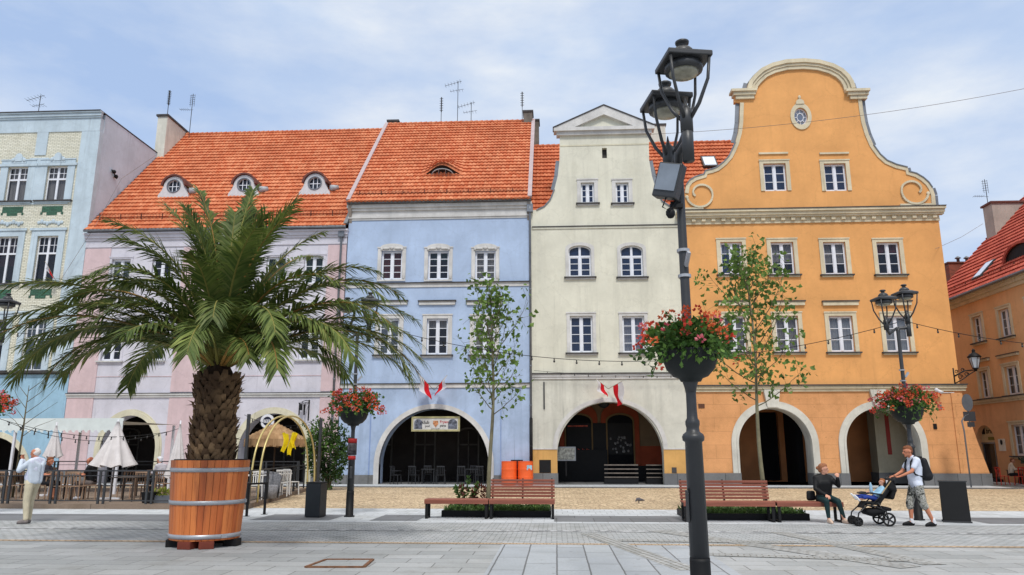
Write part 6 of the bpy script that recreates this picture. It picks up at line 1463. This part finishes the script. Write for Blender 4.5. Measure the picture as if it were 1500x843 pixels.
o=thing('deck_mast','dark square mast at the rear corner of the deck','post',(at(466,700,31.8).x,31.8,0)); MB().use(IRON).box(-.05,.05,-.05,.05,0,at(466,613,31.8).z).build('mast',o)
o=thing('deck_mast','dark square mast rising behind the barrel planter','post',(at(358,700,27.0).x,27.0,0)); MB().use(IRON).box(-.05,.05,-.05,.05,0,at(358,607,27).z).build('mast',o)
m1=at(466,614,31.8); string('short festoon cable between the two deck masts',at(358,608,27),m1,.35,10,'festoon lights of the cafe deck')
string('festoon cable from the left edge lamp along the awning',at(-6,612,22),at(250,632,25),.35,14,'festoon lights of the cafe deck'); string('second festoon cable below the awning edge',at(10,618,22.5),at(262,628,25.5),.5,13,'festoon lights of the cafe deck')
# far right cafe
o=thing('green_parasol','dark green parasol edge of the cafe at the right side','parasol',(at(1500,668,42).x,39.6,0)); m=MB().use(M_leaf('dark_green_canvas',(.015,.04,.02),(.03,.07,.03),trans=0)); zt0=at(1490,672,40).z; m.lathe([(1.45,zt0-.25),(1.4,zt0),(.7,zt0+.35),(.02,zt0+.5)],(0,0,0),12); clump(m,random.Random(3),(0,0,zt0-.12),(1.5,1.5,.16),500,.2,.1); m.build('canopy',o); MB().use(BLACK,True).tube([(0,0,0),(0,0,zt0)],.03).build('pole',o)
REDC=M('red_chair_paint',(190,60,44),.6)
rc_=chair('red chair left of the seated woman at the right edge',(at(1470,708,40.5).x,40.5,.0),R(90),REDC,4,'red chairs of the right hand cafe'); dup(rc_,(at(1496,708,40.0).x,40.0,0),R(-60),'red chair at the right edge of the picture')
table('dark table in front of the woman at the right edge',(at(1495,708,41).x,41.2,0),0,DT,.7)
# ================================================================= people
SKIN=M('skin',(205,150,125),.6,.08,4,.1,40); SKINR=M('tanned_skin',(196,128,98),.6,.08,4,.1,40)
def V(*a): return Vector(a)
def hand(P,elbow,wr,side,curl=.6,s=1.0,tgt=None,spread=V(0,1,0)):
    """palm plus five separate bent fingers"""
    d=(tgt or (wr-elbow)).normalized(); sp=(spread-d*spread.dot(d)).normalized(); nrm=d.cross(sp)
    pc=wr+d*.085*s; P.append([(wr,.024*s)]+[(pc+sp*k*s,.014*s) for k in (-.032,.032)])
    for k,(o_,l) in enumerate(((-.032,.068),(-.011,.078),(.011,.073),(.032,.058))):
        a=pc+sp*o_*s; e=d.lerp(nrm*side,curl*.5).normalized(); b=a+e*l*.55*s; e2=d.lerp(nrm*side,min(1,curl*1.3)).normalized(); c=b+e2*l*.5*s
        P.append([(a,.0095*s),(b,.009*s)]); P.append([(b,.009*s),(c,.0075*s)])
    t0=wr+d*.03*s-sp*.028*s; t1=t0+(d*.6-sp*.7).normalized()*.04*s; P.append([(t0,.012*s),(t1,.010*s)]); P.append([(t1,.010*s),(t1+(d*.9+nrm*side*.4).normalized()*.035*s,.0085*s)])
def head(P,hc,f,s=1.0,up=V(0,0,1)):
    """face forward f"""
    f=f.normalized(); l=up.cross(f).normalized(); u=f.cross(l)
    def q(a,b,c): return hc+f*a*s+l*b*s+u*c*s
    P.append([(q(-.02,0,.035),.088*s),(q(.018,0,.03),.078*s)]); P.append([(q(.02,0,.0),.062*s),(q(.045,0,-.075),.034*s),(q(-.02,.03,-.05),.04*s),(q(-.02,-.03,-.05),.04*s)])
    P.append([(q(.088,0,.02),.009*s),(q(.112,0,-.022),.014*s),(q(.085,.0,-.024),.018*s)])
    P.append([(q(.083,0,-.052),.014*s),(q(.078,.015,-.052),.009*s),(q(.078,-.015,-.052),.009*s)]); P.append([(q(.072,0,-.094),.02*s)])
    P.append([(q(.083,.03,.034),.011*s),(q(.083,-.03,.034),.011*s)])
    for b in (-1,1): P.append([(q(-.012,b*.082,.015),(.018*s,.011*s,.026*s)),(q(-.016,b*.084,-.02),.011*s)])
def eyes(parent,hc,f,s=1.0,up=V(0,0,1)):
    f=f.normalized(); l=up.cross(f).normalized(); u=f.cross(l); m=MB().use(M('eye_dark',(28,22,20),.3,.1,3,0),True)
    for b in (-1,1): m.ball(hc+f*.086*s+l*b*.031*s+u*.014*s,.0105*s,6,4)
    m.use(M('lip_tone',(150,80,72),.6,.1,4,0)); m.ball(hc+f*.0925*s-u*.053*s,(.008*s,.02*s,.006*s),6,4); m.build('face',parent)
def person(label,loc,rotz,J,look=None,s=1.0,skin=SKIN,top=None,topl='long',bot=None,botl='long',shoe=None,sock=None,hairm=None,hair='short',curl=(.6,.6),belly=0,vox=.011,hs=(None,None),bare=False,topname='shirt',botname='trousers',jacket=None,group=None,hem=0):
    """J: joints in metres, facing +x, left = +y"""
    o=thing('person',label,'person',loc,rotz)
    g=lambda k:V(*J[k])
    pe,ch,nk,hd=g('pelvis'),g('chest'),g('neck'),g('head'); up=(ch-pe).normalized(); fw=V(1,0,0)-up*up.x; fw.normalize()
    P=[]
    hL,hR,sL,sR=g('hipL'),g('hipR'),g('shL'),g('shR')
    P.append([(hL,.095*s),(hR,.095*s),(pe+up*.10,.11*s)]); T=[[(pe+up*.06+V(0,.06,0)*s,.105*s),(pe+up*.06-V(0,.06,0)*s,.105*s),(ch+V(0,.085,0)*s,.115*s),(ch-V(0,.085,0)*s,.115*s)],[(ch+V(0,.08,0)*s,.11*s),(ch-V(0,.08,0)*s,.11*s),(sL,.058*s),(sR,.058*s),(nk,.05*s)]]
    if belly: T.append([(pe+up*.12+fw*belly,.12*s),(ch-up*.05+fw*.03,.12*s),(pe+up*.02+fw*.02,.11*s)])
    P+=T; P.append([(nk,.056*s),(hd-V(0,0,.05)*s,.05*s)]); f=(look or V(1,0,0))
    head(P,hd,f,s)
    arms={};legs={}
    for S,sh in (('L',sL),('R',sR)):
        el,wr=g('el'+S),g('wr'+S); P.append([(sh,.052*s),(el,.038*s)]); P.append([(el,.038*s),(wr,.025*s)]); arms[S]=(sh,el,wr)
        hand(P,el,wr,1 if S=='L' else -1,curl[0 if S=='L' else 1],s,hs[0 if S=='L' else 1])
    for S,hp in (('L',hL),('R',hR)):
        kn,an,to=g('kn'+S),g('an'+S),g('toe'+S); P.append([(hp,.09*s),(kn,.056*s)]); m1_=kn.lerp(an,.3)-fw*.012; P.append([(kn,.054*s),(m1_,.054*s),(an,.034*s)])
        heel=an+(an-to).normalized()*.03*s; heel.z=an.z-.045*s; P.append([(an,.034*s),(heel,.03*s),(to,.024*s)]); legs[S]=(hp,kn,an,to,heel)
    sdf('body',P,skin,o,vox*s); eyes(o,hd,f,s)
    if top:
        Q=[[(p,r+.014*s) for p,r in h] for h in T]
        if hem: Q.append([(hL,.10*s+.012),(hR,.10*s+.012),(pe+up*.12,.13*s)])
        for S in 'LR':
            sh,el,wr=arms[S]
            if topl=='long': Q.append([(sh,.066*s),(el,.054*s)]); Q.append([(el,.054*s),(el.lerp(wr,.93),.042*s)])
            else: Q.append([(sh,.068*s),(sh.lerp(el,.62),.062*s)])
        sdf(topname,Q,top,o,vox*s,4)
    if jacket:
        Q=[]
        for S in 'LR':
            sh,el,wr=arms[S]; sg=1 if S=='L' else -1
            Q.append([(sh,.072*s),(el,.062*s)]); Q.append([(el,.062*s),(el.lerp(wr,.95),.048*s)])
            Q.append([(pe+up*.02+V(-.02,sg*.115,0)*s,.075*s),(ch+V(-.02,sg*.12,0)*s,.082*s),(sh,.07*s),(pe+up*.02+V(-.09,sg*.05,0)*s,.065*s),(ch+V(-.09,sg*.04,.06)*s,.06*s)])
        sdf('jacket',Q,jacket,o,vox*s,4)
    if bot:
        Q=[[(hL,.106*s),(hR,.106*s),(pe+up*.08,.122*s)]]
        for S in 'LR':
            hp,kn,an,to,heel=legs[S]
            if botl=='long': Q.append([(hp,.102*s),(kn,.074*s)]); Q.append([(kn,.074*s),(an+V(0,0,.02),.056*s)])
            elif botl=='slim': Q.append([(hp,.099*s),(kn,.066*s)]); Q.append([(kn,.065*s),(kn.lerp(an,.3)-fw*.01,.062*s),(an+V(0,0,.04),.042*s)])
            else: Q.append([(hp,.11*s),(kn,.086*s)]); Q.append([(kn,.086*s),(kn.lerp(an,.18),.082*s)])
        sdf(botname,Q,bot,o,vox*s,4)
    for S in 'LR':
        hp,kn,an,to,heel=legs[S]
        if sock: sdf('sock',[[(an+V(0,0,.05),.045*s),(an,.042*s),(heel,.036*s)]],sock,o,vox*s,2)
        if shoe: sdf('shoe',[[(heel+V(0,0,.002),.038*s),(to,.034*s),(an.lerp(to,.35)-V(0,0,.0),.038*s)],[(heel-V(0,0,.016*s),.03*s),(to-V(0,0,.012*s)+(to-heel).normalized()*.02,.028*s)]],shoe,o,vox*s,2)
    if hairm:
        f2=f.normalized(); l=V(0,0,1).cross(f2).normalized(); u=f2.cross(l); q=lambda a,b,c: hd+f2*a*s+l*b*s+u*c*s
        if hair=='short': Q=[[(q(-.03,0,.055),.088*s),(q(.03,0,.075),.062*s)],[(q(-.05,0,.0),.07*s),(q(-.03,0,.05),.086*s)]]
        elif hair=='thin': Q=[[(q(-.045,0,.03),.084*s),(q(-.03,0,.06),.074*s)],[(q(-.03,.055,.01),.04*s),(q(-.06,0,.0),.06*s)],[(q(-.03,-.055,.01),.04*s),(q(-.06,0,.0),.06*s)]]
        elif hair=='bun': Q=[[(q(-.03,0,.055),.094*s),(q(.025,0,.08),.066*s)],[(q(-.06,0,-.02),.07*s),(q(-.03,0,.05),.09*s)],[(q(-.13,0,.03),.045*s)]]
        else: Q=[[(q(-.03,0,.05),.095*s),(q(.03,0,.08),.064*s)],[(q(-.05,.03,-.1),.06*s),(q(-.05,-.03,-.1),.06*s),(q(-.03,0,.05),.09*s)]]
        sdf('hair',Q,hairm,o,vox*s,2)
    return o
def camo(name):
    m,nt,N,L,b=newmat(name); n=noise(nt,coord(nt),11,4,.6); r_=N.new('ShaderNodeValToRGB'); r_.color_ramp.interpolation='CONSTANT'
    e=r_.color_ramp.elements; e[0].color=(.04,.04,.035,1); e[0].position=0; e[1].color=(.36,.35,.31,1); e[1].position=.44
    for p,c in ((.52,(.12,.12,.10,1)),(.57,(.46,.45,.41,1)),(.66,(.07,.07,.06,1))): x=e.new(p); x.color=c
    L.new(n.outputs[0],r_.inputs[0]); L.new(r_.outputs[0],b.inputs['Base Color']); b.inputs['Roughness'].default_value=.9; return m
TEE=M('white_blue_tee',(208,214,228),.85,.06,5,.3,14); HAIRB=M('brown_hair',(120,72,44),.7,.3,30,.5,60,grain=(1,1,3)); HAIRG=M('auburn_hair',(150,98,66),.7,.25,30,.5,60,grain=(1,1,3)); HAIRW=M('grey_hair',(214,206,200),.7,.15,30,.5,60)
# --- man pushing the pushchair, faces left (-x)
pm=gr(1352,772); M0=(pm.x,pm.y+.12,0)
J=dict(pelvis=(0,0,.93),hipL=(0,.10,.90),hipR=(0,-.10,.90),chest=(-.01,0,1.27),neck=(.02,0,1.49),head=(.10,0,1.62),
 shL=(.0,.19,1.43),elL=(.16,.235,1.19),wrL=(.40,.17,1.08),shR=(.0,-.19,1.43),elR=(.17,-.23,1.18),wrR=(.40,-.12,1.08),
 knL=(-.06,.11,.50),anL=(-.24,.12,.10),toeL=(-.09,.13,.045),knR=(.13,-.10,.49),anR=(.13,-.11,.09),toeR=(.29,-.12,.04))
man=person('man in pale t-shirt and camouflage shorts pushing the pushchair',M0,PI,J,V(1,0,-.12),1.0,SKINR,TEE,'short',camo('camouflage_cloth'),'short',BLACK,WHITE,HAIRB,'short',(.9,.9),.03,topname='t_shirt',botname='shorts',hs=(V(1,0,-.2),V(1,0,-.2)),hem=1)
bp=thing('backpack','black backpack on the back of the man with the pushchair','backpack',M0,PI)
sdf('bag',[[((-.20,.08,1.42),.07),((-.20,-.08,1.42),.07),((-.25,.10,1.08),.10),((-.25,-.10,1.08),.10),((-.19,.09,1.05),.07),((-.19,-.09,1.05),.07)],[((-.33,.06,1.1),.05),((-.33,-.06,1.1),.05),((-.3,0,1.25),.05)]],M('black_nylon',(20,20,24),.6,.3,8,.3,20),bp,.012,4)
m=MB().use(MATS['black_nylon'],True)
for sy in (.13,-.13): m.tube([(-.14,sy,1.50),(.02,sy,1.515),(.115,sy*1.02,1.40),(.135,sy*1.12,1.26),(.06,sy*1.42,1.12),(-.14,sy*1.2,1.06)],.018,6)
m.build('strap',bp)
# --- pushchair
pc=gr(1292,771); PX,PY=pc.x,pc.y+.15
ps=thing('pushchair','black pushchair with a child reclining in it','pushchair',(PX,PY,0),PI)   # local +x = world left
FR=M('pushchair_frame',(26,26,28),.4,.15,4,.05,30,spec=.5); FB=M('pushchair_fabric',(20,21,24),.85,.3,6,.3,25); TY=M('tyre_rubber',(24,24,24),.8,.2,6,.2,40)
def wheel(x,y,r,nm='wheel'):
    w=MB().use(TY,True); n=24
    for rr,ri in ((r,r*.86),):
        vs=[];fs=[]
        for i in range(n):
            a=2*PI*i/n
            for j in range(6):
                b=2*PI*j/6; R_=r-.022+.022*math.cos(b); vs.append((R_*math.cos(a),.02*math.sin(b),R_*math.sin(a)))
        for i in range(n):
            for j in range(6): fs.append((i*6+j,i*6+(j+1)%6,((i+1)%n)*6+(j+1)%6,((i+1)%n)*6+j))
        w.add(vs,fs)
    t=w.build('wheel',ps,(x,y,r)); m=MB().use(FR)
    for k in range(5): a=2*PI*k/5; m.bar((0,0,0),((r-.03)*math.cos(a),0,(r-.03)*math.sin(a)),.02,.035)
    m.smooth=True; m.ball((0,0,0),(.03,.03,.03),8,5); m.build('spokes',t); return t
for y in (.27,-.27): wheel(-.12,y,.15)
for y in (.24,.17,-.17,-.24): wheel(.53 if y>0 else .50,y,.10)
m=MB().use(FR,True)
for sy in (.23,-.23):
    m.tube([(-.12,sy,.15),(-.1,sy*.95,.32),(.1,sy*.9,.42),(.3,sy*.9,.45)],.016,8); m.tube([(.52,sy*.9,.2),(.50,sy*.9,.28),(.3,sy*.9,.45)],.016,8); m.tube([(.25,sy*.92,.42),(-.1,sy*.92,.72),(-.34,sy*.9,1.02),(-.42,sy*.88,1.07)],.015,8)
    m.tube([(.05,sy*.9,.5),(-.12,sy*.9,.15)],.012,6); m.tube([(-.02,sy*1.02,.68),(.22,sy*1.02,.72),(.32,sy*1.02,.70)],.018,6)
m.tube([(-.42,.2,1.07),(-.44,0,1.08),(-.42,-.2,1.07)],.02,8); m.tube([(-.12,-.27,.15),(-.12,.27,.15)],.012,6); m.tube([(.32,.235,.70),(.37,0,.70),(.32,-.235,.70)],.02,8); m.tube([(.50,-.2,.12),(.5,.2,.12)],.012,6)
m.build('frame',ps)
sdf('seat',[[((.3,.17,.50),.03),((.3,-.17,.50),.03),((.02,.18,.48),.035),((.02,-.18,.48),.035)],[((.02,.18,.50),.035),((.02,-.18,.50),.035),((-.27,.17,.85),.035),((-.27,-.17,.85),.035)],[((.02,.20,.52),.02),((-.2,.20,.78),.02),((-.03,.2,.66),.03)],[((.02,-.20,.52),.02),((-.2,-.20,.78),.02),((-.03,-.2,.66),.03)],[((.38,.14,.40),.02),((.38,-.14,.40),.02),((.3,.15,.49),.025),((.3,-.15,.49),.025)]],FB,ps,.012,3)
sdf('hood',[[((-.20,.2,.84),.05),((-.20,-.2,.84),.05),((-.33,.19,.78),.06),((-.33,-.19,.78),.06),((-.31,.17,.99),.05),((-.31,-.17,.99),.05)],[((-.27,.19,.62),.05),((-.27,-.19,.62),.05),((-.33,.19,.78),.05),((-.33,-.19,.78),.05)]],FB,ps,.013,3)
sdf('basket',[[((.25,.15,.30),.07),((.25,-.15,.30),.07),((-.05,.16,.32),.06),((-.05,-.16,.32),.06),((.1,0,.24),.06)],[((-.08,.17,.38),.05),((-.2,.17,.36),.04),((-.08,-.17,.38),.05),((-.2,-.17,.36),.04)]],FB,ps,.013,3)
MB().use(M('tan_strap',(176,150,110),.7)).bar((-.02,.262,.70),(-.25,.255,.98),.03,.012).build('strap',ps)
Jc=dict(pelvis=(.02,0,.58),hipL=(.03,.055,.58),hipR=(.03,-.055,.58),chest=(-.10,0,.74),neck=(-.15,0,.84),head=(-.155,0,.945),shL=(-.13,.105,.80),elL=(-.02,.15,.70),wrL=(.10,.12,.70),shR=(-.13,-.105,.80),elR=(-.02,-.15,.70),wrR=(.10,-.10,.72),
 knL=(.24,.07,.62),anL=(.42,.08,.57),toeL=(.50,.08,.65),knR=(.24,-.07,.64),anR=(.44,-.07,.60),toeR=(.52,-.07,.68))
kid=person('small child in light blue top and blue trousers lying back in the pushchair',(PX,PY,0),PI,Jc,V(1,0,.25),.60,SKIN,M('light_blue_cotton',(150,190,215),.85,.08,5),'long',M('blue_trousers',(40,62,140),.85,.15,5),'slim',M('white_shoe',(222,222,222),.6,.05,4),None,M('ginger_hair',(150,92,52),.7,.3,30,.5,60),'short',(.5,.5),vox=.014)
o=thing('water_bottle','clear blue water bottle beside the child','bottle',(PX-.14,PY-.1,.72)); MB().use(M('bottle_blue',(150,185,210),.2,.2,4,0,spec=.7),True).lathe([(.03,0),(.035,.02),(.035,.1),(.03,.12),(.035,.16),(.015,.2),(.015,.22)],(0,0,0),10).build('body',o)
o=thing('toy_flag','small red and white cloth tucked behind the child','cloth',(PX+.27,PY-.12,.80)); m=MB().use(MATS['flag_red']).box(-.03,.02,-.01,.01,0,.19); m.use(WHITE).box(-.07,-.0301,-.01,.01,0,.19); m.build('cloth',o)
# --- woman on the bench, sits facing the camera, turned to the right
pw=gr(1214,766); WX=at(1209,735,y2+.2).x; WY=y2+.25
Jw=dict(pelvis=(-.02,0,.55),hipL=(-.01,.10,.54),hipR=(-.01,-.10,.54),chest=(.02,0,.88),neck=(.03,0,1.07),head=(.055,.02,1.21),shL=(.02,.17,1.01),elL=(.16,.30,.84),wrL=(.22,.27,1.02),shR=(.02,-.17,1.01),elR=(.10,-.22,.76),wrR=(.30,-.06,.63),
 knL=(.42,.17,.50),anL=(.40,.27,.10),toeL=(.52,.31,.04),knR=(.43,-.10,.50),anR=(.42,-.08,.10),toeR=(.55,-.06,.04))
wom=person('woman in black top and dark green trousers sitting on the right bench',(WX,WY,0),R(-90),Jw,V(.45,1,.0),1.0,SKIN,BLACK,'long',M('dark_green_trousers',(24,52,54),.8,.25,5,.3,14),'slim',M('pale_shoe',(206,180,160),.6,.06,4),None,HAIRG,'bun',(.9,.5),hem=1,hs=(V(-.3,.2,1),V(1,.4,-.4)),topname='blouse')
hb=thing('shoulder_bag','small black shoulder bag behind the seated woman','bag',(WX-.27,WY+.12,.47)); sdf('bag',[[((-.06,0,.06),.05),((.06,0,.06),.05),((-.06,0,.2),.04),((.06,0,.2),.04)]],MATS['black_nylon'],hb,.012,2)
# --- man taking a picture, faces left
pg=gr(36,768); G0=(pg.x,pg.y+.1,0)
Jp=dict(pelvis=(-.02,0,.93),hipL=(0,.10,.90),hipR=(0,-.10,.90),chest=(-.03,0,1.24),neck=(-.03,0,1.45),head=(.04,0,1.58),shL=(-.03,.19,1.40),elL=(.20,.24,1.20),wrL=(.25,.13,1.43),shR=(-.03,-.19,1.40),elR=(.25,-.23,1.19),wrR=(.37,-.05,1.42),
 knL=(.02,.11,.50),anL=(-.03,.12,.10),toeL=(.13,.13,.04),knR=(.07,-.10,.50),anR=(.07,-.11,.09),toeR=(.23,-.12,.035))
ph=person('older man in open pale blue shirt and beige trousers taking a photo',G0,R(178),Jp,V(1,0,.06),1.0,SKINR,M('white_undershirt',(214,218,236),.85,.06,5,.3,12),'short',M('beige_trousers',(200,190,164),.85,.14,4,.5,9),'long',M('canvas_shoe',(120,112,110),.7,.3,6),None,HAIRW,'thin',(.9,.9),.10,topname='t_shirt',jacket=M('pale_blue_shirt',(200,210,222),.85,.12,5,.4,10),hem=0,hs=(V(.3,-.2,1),V(.2,-.1,1)))
MB().use(M('brown_belt',(96,48,38),.6)).lathe([(.135,-.02),(.137,0),(.135,.025)],(0.0,0,0.99),18).build('belt',ph)
o=thing('phone','smartphone held sideways by the photographing man','phone',(pg.x-.34,pg.y+.04,1.52),R(178)); MB().use(BLACK).box(-.005,.005,-.07,.07,-.035,.035,.003).build('body',o)
# --- seated guests
def sitter(label,loc,rz,skin,top,topl,bot,botl,shoe,hairm,hair,look=V(1,0,0),s=1.0,lean=.06):
    Js=dict(pelvis=(0,0,.53),hipL=(.01,.10,.52),hipR=(.01,-.10,.52),chest=(lean,0,.86),neck=(lean+.04,0,1.05),head=(lean+.10,0,1.19),shL=(lean+.0,.18,.99),elL=(lean+.10,.22,.75),wrL=(lean+.34,.14,.79),shR=(lean,-.18,.99),elR=(lean+.12,-.21,.76),wrR=(lean+.36,-.08,.80),
     knL=(.43,.11,.50),anL=(.34,.12,.10),toeL=(.46,.13,.04),knR=(.43,-.11,.50),anR=(.46,-.12,.10),toeR=(.58,-.13,.04))
    return person(label,loc,rz,Js,look,s,skin,top,topl,bot,botl,shoe,None,hairm,hair,vox=.014)
sitter('man in black t-shirt and grey trousers sitting at the deck table',(at(134,715,24.1).x,24.1,zd_),PI,SKINR,BLACK,'short',M('grey_trousers',(110,100,96),.85,.15,5),'long',WHITE,M('cropped_hair',(150,84,60),.7,.3,20),'thin',V(1,0,-.1))
sitter('bare legged woman in a dark top sitting left of the dark table',(at(62,715,23.9).x,23.9,zd_),0,SKINR,M('dark_top',(60,58,66),.85),'short',M('black_shorts',(30,30,34),.85),'short',M('brown_sandal',(120,80,56),.7),HAIRB,'long',V(1,0,0))
sitter('woman in a white hat and pale top seated by the pink pilaster',(at(236,700,26.8).x,26.8,zd_),PI*.9,SKIN,M('pale_grey_top',(190,186,192),.85),'long',M('dark_trousers',(50,50,56),.85),'long',BLACK,WHITE,'short')
wp=at(1482,705,41); sitter('person in pale top seated at the cafe by the right edge',(wp.x,41.0,0),R(-20),SKIN,M('cream_top',(206,192,172),.85,.15,4),'long',M('black_trousers',(26,26,28),.85),'long',BLACK,HAIRB,'short')
